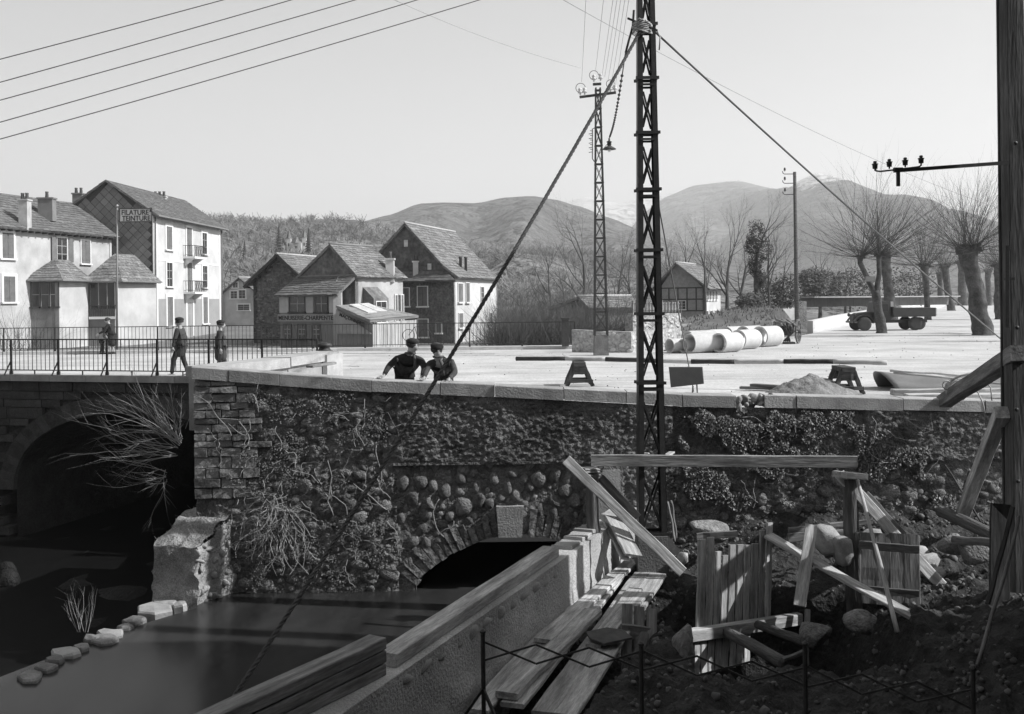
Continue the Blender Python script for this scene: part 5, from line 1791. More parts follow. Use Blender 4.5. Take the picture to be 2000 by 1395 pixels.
# ---- chalet with half-timbered gable
p = px(1408, 600, 100)
chal, RW, FW = gable_house('chalet', 'half-timbered chalet with broad roof and white end beyond the garden wall', (px(1375, 600, 98).x, 98.0), (px(1408, 600, 104).x - px(1375, 600, 98).x, 6, 0), 6.6, 4.4, 2.6, 3.1, 5.6, -.2, mat('half_timber_fill', .28, var=.2), M_RENDER, M_SLATEL, ov=.7, rows=10)
q = MB()
for s in (0.05, .9, 1.8, 2.7, 3.6, 4.3): q.fbox(FW.A, FW.u, FW.n, s, s + .12, 0, .05, .9, 3.2)
for z in (.9, 2.0, 3.1): q.fbox(FW.A, FW.u, FW.n, 0, FW.L, 0, .055, z, z + .12)
q.build('timber_frame', M_DKWOOD, chal)
window(FW, chal, 1.95, 2.6, 1.1, 1.9, .05, None)
for s in (.8, 2.2, 4.0): window(RW, chal, s, s + .6, .0, .9, .05, None)
for s in (1.0, 2.0, 3.2, 4.4): window(RW, chal, s, s + .6, 2.0, 2.8, .05, None)
# low tiled shed among the bushes left of the small pylon
p = px(1150, 600, 62)
gs, RW, FW = gable_house('garden_shed', 'low mossy roofed garden shed among bare bushes left of the small pylon', (p.x, p.y), (.8, .6, 0), 4, 3.2, .6, 1.75, 2.35, -1, M_GREYREN, M_GREYREN, M_SLATEL, ov=.4, rows=6)

# ---- garden walls on the right of the small pylon
def stone_wall(name, label, pts, th, m, stones=0, ms=None, seed=3):
    """pts: (x, y, z_bottom, z_top)"""
    t = thing(name, label, 'wall', (pts[0][0], pts[0][1], pts[0][2])); rr = random.Random(seed)
    for a, c in zip(pts, pts[1:]):
        W = Wall(a[:2], c[:2])
        q = MB(); q.prism([W.P(0, 0, a[2]), W.P(W.L, 0, c[2]), W.P(W.L, 0, c[3]), W.P(0, 0, a[3])], -W.n * th); q.build('wall_face', m, t, fix=True)
        for k in range(int(stones * W.L)):
            s = rr.uniform(.05, W.L - .05); z = rr.uniform(lerp(a[2], c[2], s / W.L) + .05, lerp(a[3], c[3], s / W.L) - .05)
            rock('stone', W.P(s, 0.0, z), (rr.uniform(.1, .2), .06, rr.uniform(.06, .13)), ms or m, rr, t, rot=(0, rr.uniform(-.4, .4), math.atan2(W.u.y, W.u.x)), sub=1)
    return t


M_GWALL = mat('pale_rubble', .34, var=.35, scale=2.5, bump=.8, bscale=9, fine=.3, fscale=10)
M_GST = mat('pale_wall_stone', .42, var=.25, scale=3, rnd=.4, bump=.4, bscale=8)
a, c, d = gz(1118, 689, 0), gz(1240, 692, 0), gz(1300, 680, 0)
stone_wall('garden_wall', 'pale rubble garden wall behind the small pylon', [(a.x, a.y + .3, -.3, .95), (c.x, c.y + 1.2, -.3, .85), (px(1325, 670, 47.5).x, 48.0, -.2, .80)], .4, M_GWALL, 14, M_GST)
e0, e1 = px(1236, 610, 50.5), px(1330, 610, 53.5)
stone_wall('terrace_wall', 'taller rubble terrace wall topped by a paling beside the chalet garden', [(e0.x, e0.y, -.3, px(1236, 612, 50.5).z), (e1.x, e1.y, -.3, px(1330, 612, 53.5).z)], .5, M_GWALL, 26, M_GST, 7)
fz = thing('paling_fence', 'light paling on top of the terrace wall', 'fence', e0)
W = Wall((e0.x, e0.y + .2), (e1.x, e1.y + .2))
for i in range(16):
    s = W.L * i / 15; q = MB(); z_ = lerp(px(1236, 612, 50.5).z, px(1330, 612, 53.5).z, i / 15); q.fbox(W.A, W.u, W.n, s, s + .05, 0, .04, z_, z_ + .62 + .06 * math.sin(i * 2.3)); q.build('pale', M_WOODD, fz)
for h_ in (.15, .5):
    q = MB(); q.beam(W.P(0, -.02, px(1236, 612, 50.5).z + h_), W.P(W.L, -.02, px(1330, 612, 53.5).z + h_), .03, .04); q.build('rail', M_WOODD, fz)
q = MB(); q.fbox(W.A, W.u, W.n, .05, W.L - .05, -.06, -.04, px(1236, 612, 50.5).z + .02, px(1236, 612, 50.5).z + .5); q.build('wire_mesh_backing', mat('weathered_boards', .3, var=.3, scale=3), fz)
# bank wall rising to the girder bridge, and white parapet along the river road
def gp(x, y, z): return gz(x, y, z)
b0, b1, b2 = px(1325, 640, 60), px(1440, 620, 63), px(1552, 604, 67)
stone_wall('bank_wall', 'low pale wall along the top of the grassy bank', [(b0.x, b0.y, px(1325, 655, 60).z, px(1325, 636, 60).z), (b1.x, b1.y, px(1440, 640, 63).z, px(1440, 617, 63).z), (b2.x, b2.y, px(1552, 625, 67).z, px(1552, 601, 67).z)], .4, mat('bank_wall_render', .42, var=.25, scale=1.5, stain=.3), 0)
pts = []
for (x, y, h) in ((1588, 650, .72), (1640, 639, .85), (1700, 627, .95), (1760, 615, 1.0), (1830, 602, 1.1), (1870, 592, 1.2)):
    g_ = gz(x, y, 0); pts.append((g_.x, g_.y, -.8, h))
stone_wall('river_parapet', 'long white parapet running from the cart towards the avenue', pts, .35, mat('limewashed_parapet', .62, var=.15, scale=.6, stain=.25, stscale=.3), 0)
# girder bridge
gA, gB = px(1560, 590, 92), px(1850, 586, 118)
gbr = thing('girder_bridge', 'flat iron girder bridge crossing behind the truck and plane trees', 'bridge', gA)
q = MB(); q.beam(V((gA.x, gA.y, px(1560, 591, 92).z)), V((gB.x, gB.y, px(1850, 588, 118).z)), .3, .85); q.build('girder', mat('girder_paint', .16, var=.2, scale=1), gbr)
q = MB(); q.beam(V((gA.x, gA.y, px(1560, 581, 92).z)), V((gB.x, gB.y, px(1850, 579, 118).z)), 3.0, .12); q.build('deck', mat('bridge_deck', .3, var=.2), gbr)
for k in range(14):
    t_ = k / 13; a = lerp(V((gA.x, gA.y, px(1560, 591, 92).z)), V((gB.x, gB.y, px(1850, 588, 118).z)), t_); q = MB(); q.box(a + V((0, -.18, 0)), (.08, .06, .84)); q.build('stiffener', MATS['girder_paint'], gbr)
p = px(1548, 600, 90); q = MB(); q.box((p.x, p.y, .6), (1.6, 3, 2.4)); q.box((p.x - .1, p.y - 1.6, px(1548, 575, 90).z), (.5, .4, .8)); q.build('abutment', M_GWALL, gbr)

# ================================================================== trees and shrubs
M_PLANE = mat('plane_bark', .07, var=.65, scale=2.6, bump=.6, bscale=9, fine=.25, fscale=18)
M_TWIG = mat('bare_twigs', .06, var=.3, scale=2)
M_TWIGF = mat('distant_twigs', .085, var=.3, scale=1)
M_TWIGL = mat('pale_twigs', .30, var=.3, scale=3)


def shoot(q, p, d, L, r, rr, curve=.25, seg=4, sides=4, twigs=0, tl=.35):
    pts = [V(p)]; d = V(d).normalized(); rad = [r]
    dirs = []
    for i in range(seg):
        d = (d + V((rr.gauss(0, .1), rr.gauss(0, .1), rr.gauss(0, .08) + curve / seg))).normalized()
        pts.append(pts[-1] + d * L / seg); rad.append(r * (1 - (i + 1) / seg * .78)); dirs.append(d)
    q.tube(pts, rad, sides, caps=False)
    for k in range(twigs):
        i = rr.randrange(1, seg); a = lerp(pts[i], pts[i + 1], rr.random())
        o = V((rr.gauss(0, 1), rr.gauss(0, 1), rr.gauss(.3, .6))).normalized()
        dd = (dirs[i] * 1.1 + o * .75).normalized()
        shoot(q, a, dd, L * tl * rr.uniform(.6, 1.2), rad[i] * .55, rr, curve * .5, 2, 3)


def trunkmesh(q, pts, radii, rr, n=12):
    P2, R2 = [], []
    for k in range(len(pts) - 1):
        for f in (0, .2, .4, .6, .8):
            P2.append(lerp(V(pts[k]), V(pts[k + 1]), f)); R2.append(lerp(radii[k], radii[k + 1], f * f * (3 - 2 * f)))
    P2.append(V(pts[-1])); R2.append(radii[-1]); k0 = len(q.v)
    q.tube(P2, R2, n)
    off = rr.uniform(0, 50); rm = max(radii)
    for i in range(k0, len(q.v)):
        v = V(q.v[i]); c = P2[min(len(P2) - 1, (i - k0) // n)]; d = v - c; d.z = 0
        f = noise.noise(v * 1.7 + V((off, 0, 0))) * .24 + noise.noise(v * 5 + V((off, 3, 0))) * .10
        q.v[i] = tuple(v + d * f + V((noise.noise(V((v.z * .8, off, 0))) * rm * .14 * min(1, max(0, v.z) * .8), 0, 0)))


def pollard(label, x, yb, xt, ytk, rb, rt, spread, ntop, fork=False, board=False, up=.55, shoots=60, Lm=1.0, ycrown=None, name='plane_tree', group='pollarded plane trees of the avenue', seed=1, m=M_PLANE, mt=M_TWIG, twigs=8, tr=.0135):
    rr = random.Random(seed)
    B = gz(x, yb, 0.0); D = B.y
    T = px(xt, ytk, D)
    t = thing(name, label, 'tree', B, group)
    q = MB()
    H = T.z
    heads = []
    if fork:
        mid = lerp(B, T, .55)
        trunkmesh(q, [B - Z * .2, B + Z * .15, lerp(B, mid, .5), mid], [rb * 1.35, rb, rb * .85, rb * .8], rr)
        q2 = MB()
        for sx in (-1, 1):
            tip = T + V((sx * .55, rr.uniform(-.2, .2), rr.uniform(-.1, .1)))
            trunkmesh(q2, [mid - Z * .3, lerp(mid, tip, .5) + V((sx * .12, 0, 0)), tip - Z * .3, tip], [rb * .62, rb * .5, rb * .5, rb * .62], rr, 10); heads.append(tip)
        q.add(q2.v, q2.f)
    else:
        bend = V((rr.uniform(-.1, .1), 0, 0))
        trunkmesh(q, [B - Z * .2, B + Z * .12, lerp(B, T, .35) + bend, lerp(B, T, .75) + bend * .5, T - Z * .35, T, T + Z * .25], [rb * 1.35, rb, rb * .86, rb * .8, rt * 1.05, rt * 1.2, rt * .5], rr)
        for k in range(5):
            a = k * 1.26 + rr.uniform(-.3, .3); heads.append(T + V((math.cos(a) * rt * .75, math.sin(a) * rt * .75, rr.uniform(-.15, .15))))
    q.build('trunk', m, t, True)
    q = MB()
    for k in range(shoots):
        h = rr.choice(heads)
        a = rr.uniform(0, 2 * PI); el = rr.uniform(-.15, 1.0) ** 1.0
        el = lerp(-.12, PI / 2, min(1, abs(rr.gauss(up - .18, .36))))
        d = V((math.cos(a) * math.cos(el), math.sin(a) * math.cos(el), math.sin(el)))
        L = spread * rr.uniform(.55, 1.1) * (1.0 if el > .3 else .85)
        shoot(q, h + d * rt * .4, d, L, tr * rr.uniform(.7, 1.5), rr, curve=.22, seg=5, sides=4, twigs=twigs)
    for h in heads:                      # knuckles of old cuts
        for k in range(10):
            a = rr.uniform(0, 2 * PI); d = V((math.cos(a), math.sin(a), rr.uniform(-.4, .8))).normalized()
            q.tube([h, h + d * rt * rr.uniform(.7, 1.1)], [rt * .32, rt * .18], 6)
    q.build('crown', mt, t)
    if board:
        c = px(1700, 545, D - rb - .12); q = MB(); q.box(c, (.58, .03, .3)); q.build('notice_board', mat('notice_board', .2, var=.2), t)
    return t


pollard('leaning forked plane tree with a small board on its trunk, in front of the truck', 1722, 651, 1700, 500, .30, .30, 5.6, 0, fork=True, board=True, shoots=120, seed=2, up=.5)
pollard('thick sloping plane trunk with one pale sunlit edge behind the truck', 1743, 626, 1728, 500, .52, .42, 6.0, 0, shoots=60, seed=4, up=.6)
pollard('slim plane tree with patchy bark beside the truck tailboard', 1812, 625, 1806, 520, .3, .34, 5.2, 0, shoots=95, seed=6)
pollard('plane tree leaning right at the bend of the parapet', 1858, 607, 1845, 520, .55, .5, 5.5, 0, shoots=60, seed=8)
pollard('massive dark plane tree with stubby crown near the building edge', 1920, 655, 1893, 490, .54, .48, 4.7, 0, shoots=130, seed=10, up=.62)
pollard('straight plane trunk half hidden behind the massive plane tree', 1880, 597, 1879, 515, .9, .8, 6.5, 0, shoots=60, seed=12)
pollard('plane tree at the picture edge with its crown behind the dark timber post', 1953, 624, 1952, 520, .45, .42, 4.6, 0, shoots=60, seed=14)
for i, (x, y, xt, yt, lab) in enumerate([(1930, 597, 1930, 530, 'far avenue plane tree right of the massive trunk'), (1838, 597, 1836, 535, 'far slender avenue tree beside the end of the parapet'),
                                         (1950, 594, 1949, 535, 'farther avenue plane tree near the picture edge')]):
    pollard(lab, x, y, xt, yt, .6, .55, 7, 0, shoots=45, seed=20 + i, mt=M_TWIGF, twigs=3, tr=.03)
# trees outside the frame on the right whose shadows fall across the square
for i, (X, Y) in enumerate([(30.5, 57.5), (27.5, 47.5), (31, 44.0), (36, 70), (44, 90)]):
    rr = random.Random(60 + i)
    t = thing('plane_tree', 'plane tree of the avenue beyond the picture edge', 'tree', (X, Y, 0), 'plane trees beyond the picture edge')
    q = MB(); trunkmesh(q, [V((X, Y, -.2)), V((X, Y, .2)), V((X, Y, 3)), V((X, Y, 4))], [.6, .42, .36, .4], rr); q.build('trunk', M_PLANE, t, True)
    q = MB()
    for k in range(50):
        a = rr.uniform(0, 6.28); el = abs(rr.gauss(.8, .35)); shoot(q, (X, Y, 4), (math.cos(a) * math.cos(el), math.sin(a) * math.cos(el), math.sin(el)), rr.uniform(2, 4), .025, rr, twigs=2)
    q.build('crown', M_TWIG, t)


# bare deciduous trees: recursive limbs
def branch(q, p, d, L, r, lvl, rr, sides):
    seg = 3; pts = [V(p)]; d = V(d).normalized(); rad = [r]
    for i in range(seg):
        d = (d + V((rr.gauss(0, .1), rr.gauss(0, .1), rr.gauss(.04, .08)))).normalized()
        pts.append(pts[-1] + d * L / seg); rad.append(r * (1 - .38 * (i + 1) / seg))
    q.tube(pts, rad, sides, caps=False)
    if lvl == 0: return
    n = 3 if lvl > 1 else 4
    for k in range(n):
        a = rr.uniform(0, 2 * PI); sp = rr.uniform(.35, .8) if k else rr.uniform(.05, .25)
        o = d.orthogonal().normalized(); o2 = d.cross(o)
        dd = (d * math.cos(sp) + (o * math.cos(a) + o2 * math.sin(a)) * math.sin(sp)).normalized()
        i = seg if k < 2 else rr.randrange(1, seg + 1)
        branch(q, pts[i], dd, L * rr.uniform(.62, .82), rad[-1] * rr.uniform(.55, .8), lvl - 1, rr, max(3, sides - 1))


TREES = []
for v in range(4):
    rr = random.Random(300 + v)
    q = MB(); trunkmesh(q, [V((0, 0, -.3)), V((0, 0, .3)), V((.05, 0, 2.2))], [.36, .24, .17], rr, 8); tm = q.mesh('trunk', M_TWIGF, True)
    q = MB()
    branch(q, V((.05, 0, 2.1)), V((rr.uniform(-.1, .1), 0, 1)), 2.6, .19, 5, rr, 6)
    for k in range(3):
        a = rr.uniform(0, 6.28); branch(q, V((.05, 0, 1.6 + .3 * k)), V((math.cos(a), math.sin(a), 1.1)), 2.0, .10, 4, rr, 5)
    TREES.append((tm, q.mesh('crown', M_TWIGF)))


def bare_tree(x, ytop, D, zb, label, var, wide=1.0, group='bare trees behind the garden'):
    p = px(x, ytop, D); H = p.z - zb; s = H / 9.2
    t = thing('bare_tree', label, 'tree', (p.x, p.y, zb), group)
    M = Matrix.Translation(V((p.x, p.y, zb))) @ Matrix.Rotation(var * 1.7 + x, 4, 'Z') @ Matrix.Diagonal((s * wide, s * wide, s, 1))
    link('trunk', TREES[var][0], t, M=M); link('crown', TREES[var][1], t, M=M)
    return t


for i, (x, yt, D, w_, lab) in enumerate([
    (1138, 395, 95, .75, 'tall bare tree rising left of the small pylon'), (1075, 470, 80, .9, 'bare tree above the garden shed'), (1205, 455, 100, .8, 'bare tree right of the small pylon'),
    (1235, 470, 105, .8, 'bare tree against the mountain left of the tall pylon'), (1018, 540, 70, 1.0, 'low bare tree beside the white sunlit house wall'), (1375, 420, 88, .6, 'tall slim bare tree before the chalet'),
    (1418, 405, 92, .75, 'tall bare tree at the chalet end'), (1445, 440, 110, .8, 'bare tree between the chalet and the ivy clad tree'), (1530, 470, 95, .7, 'small bare tree left of the telegraph pole'),
    (1340, 440, 120, .8, 'bare tree behind the chalet roof'), (1300, 465, 120, .8, 'bare tree behind the tall pylon'), (1500, 395, 84, .55, 'tall bare tree with pale stem beside the ivy'), (1100, 500, 90, .9, 'bare tree behind the garden shed roof'),
    (1600, 480, 130, 1.0, 'bare tree beyond the girder bridge near the pole'), (1650, 500, 140, 1.1, 'bare tree beyond the girder bridge'), (1790, 500, 150, 1.0, 'bare tree beyond the bridge behind the avenue')]):
    bare_tree(x, yt, D, -.6 if x < 1300 or x > 1560 else .6, lab, i % 4, w_)


# leafy / twiggy bushes
def leaf_cloud(q, c, rx, ry, rz, n, size, rr, hollow=.3):
    for k in range(n):
        d = V((rr.gauss(0, 1), rr.gauss(0, 1), rr.gauss(0, 1))).normalized() * (rr.uniform(hollow, 1) ** .6)
        d *= 1 + .35 * noise.noise(d * 2.4 + V(c) * .7)
        p = V(c) + V((d.x * rx, d.y * ry, d.z * rz))
        a = V((rr.gauss(0, 1), rr.gauss(0, 1), rr.gauss(0, 1))).normalized(); b_ = a.orthogonal().normalized()
        s = size * rr.uniform(.6, 1.4)
        q.add([p - a * s, p + b_ * s * .6, p + a * s, p - b_ * s * .6], [(0, 1, 2, 3)])


def twig_bush(q, c, r, h, n, rr, tr=.012):
    for k in range(n):
        a = rr.uniform(0, 2 * PI); el = rr.uniform(.5, 1.5)
        o = V((rr.gauss(0, r * .35), rr.gauss(0, r * .35), 0))
        shoot(q, V(c) + o, (math.cos(a) * math.cos(el), math.sin(a) * math.cos(el), math.sin(el)), h * rr.uniform(.5, 1.1), tr, rr, .2, 3, 3, 3, .5)


M_LEAFD = mat('evergreen_leaf', .05, var=.4, scale=3, rnd=.2)
M_LEAFM = mat('scrub_leaf', .09, var=.4, scale=3)
for i, (x, yb_, D, w_, h, lab) in enumerate([(990, 665, 52, 1.6, 2.6, 'bare bush at the end of the far railing by the white wall'), (1030, 660, 54, 1.8, 3.0, 'twiggy bush behind the far railing'), (1080, 660, 55, 2.2, 3.0, 'dense twiggy bush below the garden shed'),
                                             (1130, 650, 52, 1.8, 2.6, 'twiggy bush above the pale garden wall'), (1205, 650, 53, 2.0, 3.4, 'tall twiggy bush right of the small pylon'), (1060, 600, 70, 3, 3.5, 'broad bare thicket above the far bushes'),
                                             (1010, 590, 75, 3, 3.4, 'bare thicket right of the white wall'), (1180, 610, 66, 2.6, 3.6, 'bare thicket behind the small pylon'), (30, 690, 52, 1.8, 3.2, 'bare bush below the shuttered window of the old house'), (1110, 680, 47.5, .5, .6, 'small weeds at the foot of the far kerb block')]):
    rr = random.Random(400 + i); c = px(x, yb_, D); zz_ = 0.1 if i == 9 else -.8
    t = thing('bush', lab, 'bush', (c.x, c.y, zz_), 'bare bushes beyond the far railing')
    q = MB(); twig_bush(q, (c.x, c.y, zz_), w_, h, 260 if i < 8 else 90 if i < 9 else 20, rr, .02 if i < 8 else .012); q.build('stems', M_TWIGF, t)
# ivy-clad tree and evergreens right of the chalet
rr = random.Random(77)
p = px(1478, 600, 82)
t = thing('ivy_tree', 'tree thickly clad in dark ivy right of the chalet', 'tree', (p.x, p.y, .5))
q = MB(); trunkmesh(q, [V((p.x, p.y, .2)), V((p.x + .05, p.y, 2)), V((p.x - .1, p.y, 5))], [.3, .24, .16], rr, 8); q.build('trunk', M_PLANE, t, True)
q = MB()
for (x, y, r_, h_) in ((1478, 455, .75, 1.1), (1490, 490, .8, 1.0), (1475, 520, .6, .9), (1485, 545, .5, .8), (1468, 480, .6, .9)):
    leaf_cloud(q, px(x, y, 82), r_, r_, h_, 900, .07, rr)
q.build('ivy_crown', M_LEAFD, t)
q = MB(); branch(q, V((p.x, p.y, 5)), V((.1, 0, 1)), 2.2, .1, 4, rr, 5); branch(q, V((p.x, p.y, 3)), V((.8, 0, .7)), 2.2, .09, 4, rr, 5); q.build('crown', M_TWIGF, t)
for i, (x, y, D, rx, rz, lab) in enumerate([(1465, 592, 76, 1.1, .8, 'rounded pale shrub below the ivy clad tree'), (1535, 575, 88, 1.3, 1.9, 'dark evergreen shrub beside the telegraph pole'), (1505, 580, 90, 1.5, 1.6, 'dark evergreen behind the bank wall'),
                                            (1600, 560, 125, 3.0, 2.4, 'dark evergreen mass above the girder bridge'), (1660, 562, 130, 3.4, 2.6, 'second dark evergreen mass above the girder bridge'), (1770, 560, 140, 3.6, 2.6, 'dark shrubs between the plane trunks'), (1590, 550, 110, 1.8, 1.6, 'round pale bush by the telegraph pole above the bridge')]):
    p = px(x, y, D); rr = random.Random(90 + i)
    t = thing('evergreen_shrub', lab, 'shrub', (p.x, p.y, p.z - rz), 'evergreen shrubs by the girder bridge')
    q = MB(); q.tube([V((p.x, p.y, p.z - rz * 1.3)), p], [.12, .05], 6); q.build('stem', M_PLANE, t)
    q = MB(); leaf_cloud(q, p, rx, rx, rz, 1500, .10 if D < 100 else .16, rr); q.build('foliage', M_LEAFM if i in (0, 6) else M_LEAFD, t)
# rough grass on the bank
q = MB(); rr = random.Random(5)
for k in range(5200):
    x = rr.uniform(9.2, 24); y = rr.uniform(49.5, 72)
    if (x - 16.4) - (y - 58.4) * .4725 > -1.4: continue
    z = land_h(x, y); s = rr.uniform(.08, .24)
    a = rr.uniform(0, 6.28); q.add([(x, y, z - .05), (x + math.cos(a) * .1, y + math.sin(a) * .1, z - .05), (x + rr.uniform(-.12, .12), y, z + s)], [(0, 1, 2)])
q.build('bank_grass', mat('dry_grass', .17, var=.4, scale=2), kind='stuff', label='dry rough grass on the bank between the pipes and the chalet')

# woods on the hill: a mass nobody could count
rr = random.Random(9)
hm = hill.data
polys = [p_ for p_ in hm.polygons]
q = MB()
cand = []
for p_ in polys:
    c = p_.center
    if c.y < 185 or c.y > 440: continue
    xp = 1000 + 2000 * c.x / c.y
    if -60 < xp < 1280: cand.append((c.copy(), xp))
ico = rockmesh(3, M_TWIGF, 1, .3)
iv = [v.co.copy() for v in ico.vertices]; if_ = [tuple(f.vertices) for f in ico.polygons]
cnt = 0
while cnt < 4600:
    c, xp = rr.choice(cand)
    x = c.x + rr.uniform(-7, 7); y = c.y + rr.uniform(-7, 7)
    f = noise.noise(V((x * .018, y * .018, 2.0)))
    crest = c.z > 24
    if (f < -.02 and not (xp < 640 and f > -.3)) and rr.random() < .93: continue
    s = rr.uniform(1.3, 2.7); cnt += 1
    z = c.z
    q.add([(x - .12, y, z - 1), (x + .12, y, z - 1), (x + .05, y, z + s)], [(0, 1, 2)])
    for k in range(16):
        d = V((rr.gauss(0, .75), rr.gauss(0, .75), rr.gauss(0.5, .6))).normalized()
        a = V((x, y, z + s * rr.uniform(0, .9))); e = a + d * s * rr.uniform(.6, 1.2)
        o = d.orthogonal().normalized() * s * .035
        q.add([a - o, a + o, e + o * .8, e - o * .8], [(0, 1, 2, 3)])
q.build('hill_woods', mat('hill_wood_twigs', .15, var=.45, scale=.05, fine=.4, fscale=.4), kind='stuff', label='bare woods covering the near hillside')
for i, (fx, fy, fd2, h, lab) in enumerate([(603, 482, 285, 6.5, 'pointed dark fir rising right beside the turreted villa'), (545, 480, 280, 7.0, 'broad dark fir left of the villa above the barn ridge'), (478, 497, 260, 5.0, 'dark fir above the distant cottage on the hillside'), (668, 490, 300, 4.0, 'small dark fir above the workshop roof ridge')]):
    c = px(fx, fy, fd2) - Z * 1.5
    t = thing('fir_tree', lab, 'tree', c, 'dark firs on the hillside')
    q = MB()
    for k in range(9):
        z0 = c.z + h * k / 9; r_ = (1 - k / 9.5) * h * .22
        q.lathe((c.x, c.y, z0), [(r_, 0), (r_ * .55, h * .07), (.05, h * .15)], 9)
    q.build('crown', M_LEAFD, t)
    q = MB(); q.tube([V(c) - Z * 1, V(c) + Z * h * .5], .2, 5); q.build('trunk', M_PLANE, t)
# turreted villa on the hillside
p = px(580, 470, 300)
vl = thing('hill_villa', 'small turreted white villa among trees on the hillside', 'house', p - Z * 4)
for k, (dx, w_, h) in enumerate(((0, 3.0, 3.2), (-2.3, 1.2, 4.6), (2.2, 1.2, 4.8), (-4, 1.0, 2.6), (3.6, 1.0, 3.0))):
    q = MB(); q.box(p + V((dx, 0, -4 + h / 2)), (w_, w_, h)); q.build('wall', M_RENDER, vl)
    q = MB(); q.lathe(p + V((dx, 0, -4 + h)), [(w_ * .8, 0), (.05, 2.4 if w_ < 2 else 1.8)], 4); q.build('roof', M_SLATE, vl)
    q = MB(); q.box(p + V((dx, -w_ / 2 - .02, -4 + h * .6)), (w_ * .3, .05, .9)); q.build('window', M_GLASS, vl)

# ================================================================== work yard below the wall
R = random.Random(31)


def canal_x(y):                                   # centre line of the canal side wall
    return lerp(2.2, -1.49, (20.0 - y) / 8.8)


def smooth(a, c, x):
    t = max(0.0, min(1.0, (x - a) / (c - a))); return t * t * (3 - 2 * t)


def yard_h(x, y):
    z = GROUND
    z += 0.62 * smooth(17.4, 19.8, y) * smooth(2.8, 5.2, x)
    z += 0.25 * smooth(5.8, 7.5, x) * smooth(18.5, 16, y)
    # shoring pit
    nx_ = .18 * noise.noise(V((y * 1.5, 3, 0))); ny_ = .18 * noise.noise(V((x * 1.5, 9, 0)))
    px_ = smooth(2.25 + nx_, 2.55 + nx_, x) * (1 - smooth(5.0 + nx_, 5.9 + nx_, x))
    py_ = smooth(13.3 + ny_, 14.0 + ny_, y) * (1 - smooth(17.0, 17.25, y))
    z -= 1.55 * px_ * py_
    # narrow trench beside the canal wall, under the planks
    cxw = canal_x(y)
    tr = smooth(cxw + .1, cxw + .35, x) * (1 - smooth(cxw + 1.6, cxw + 1.95, x)) * (1 - smooth(17.3, 17.9, y))
    z -= .75 * tr * (1 - px_ * py_)
    amp = .9 + .7 * (1 - smooth(17.2, 18.0, y) * (1 - smooth(4, 5, x)))
    z += amp * (.13 * fbm(x * 1.6, y * 1.6, 2, 4) + .045 * fbm(x * 7, y * 7, 4, 3))
    return z


grid('yard_ground', rng(-1.9, 12.0, .07), rng(7.5, 20.2, .07), lambda x, y: (x, y, yard_h(x, y) if x > canal_x(y) - .1 else -4.2), M_EARTH)
# rubble and clods strewn over the earth: too many to count
q = MB()
M_RUB = mat('yard_rubble', .13, var=.5, scale=4, bump=.5, bscale=12)
for k in range(4200):
    x = R.uniform(.2, 10); y = R.uniform(10.5, 20)
    if x < canal_x(y) + .3: continue
    dens = noise.noise(V((x * .9, y * .9, 1)))
    if dens < -.05 and R.random() < .8: continue
    s = R.uniform(.012, .05) * (1.8 if R.random() < .08 else 1)
    me = rockmesh(R.randrange(8), M_RUB, 1, .3); T = trs((x, y, yard_h(x, y) + s * .2), (R.uniform(0, 6), R.uniform(0, 6), 0), (s, s * R.uniform(.7, 1.2), s * .7))
    q.add([T @ v.co for v in me.vertices], [tuple(p_.vertices) for p_ in me.polygons])
q.build('yard_rubble', M_RUB, None, True, kind='stuff', label='loose stones and clods strewn over the dug earth')
M_BOULD = mat('river_boulder', .33, var=.25, scale=2.5, bump=.35, bscale=14, rnd=.25, fine=.2, fscale=30)
B_ = [(1615, 1052, 16.9, .33, .24, 'large smooth boulder behind the leaning board'), (1645, 1072, 16.6, .2, .26, 'rounded boulder touching the right log post'), (1790, 1082, 17.6, .26, .2, 'pale boulder uppermost of three right of the formwork panel'),
      (1812, 1102, 17.3, .22, .18, 'pale boulder in the middle of three right of the formwork panel'), (1822, 1122, 17.1, .24, .13, 'low pale boulder lowest of three by the brace foot'), (1592, 1238, 14.6, .24, .2, 'dark round boulder at the corner of the shoring pit'),
      (1700, 1052, 17.5, .26, .17, 'boulder showing above the formwork panel'), (1385, 1035, 18.7, .42, .19, 'mossy boulder behind the pit boards'), (1330, 1290, 14.1, .2, .5, 'tall clay lump at the pit edge under the iron fence'),
      (1725, 1150, 16.5, .22, .17, 'boulder under the foot of the diagonal brace'), (1680, 1215, 14.6, .26, .18, 'dark boulder below the end of the long board'), (1905, 1080, 16.9, .3, .22, 'dark boulder beside the hole near the building'),
      (1860, 1065, 17.4, .25, .2, 'dark boulder left of the hole by the building')]
for (x, y, D, rx, rz, lab) in B_:
    p = px(x, y, D); o = rock('boulder', p, (rx, rx * .85, rz), M_BOULD if 'dark' not in lab and 'clay' not in lab and 'mossy' not in lab else M_STONE, R, None, rot=(R.uniform(-.3, .3), R.uniform(-.3, .3), R.uniform(0, 6)), sub=3, rough=.26, label=lab, cat='boulder', group='boulders in the work yard')

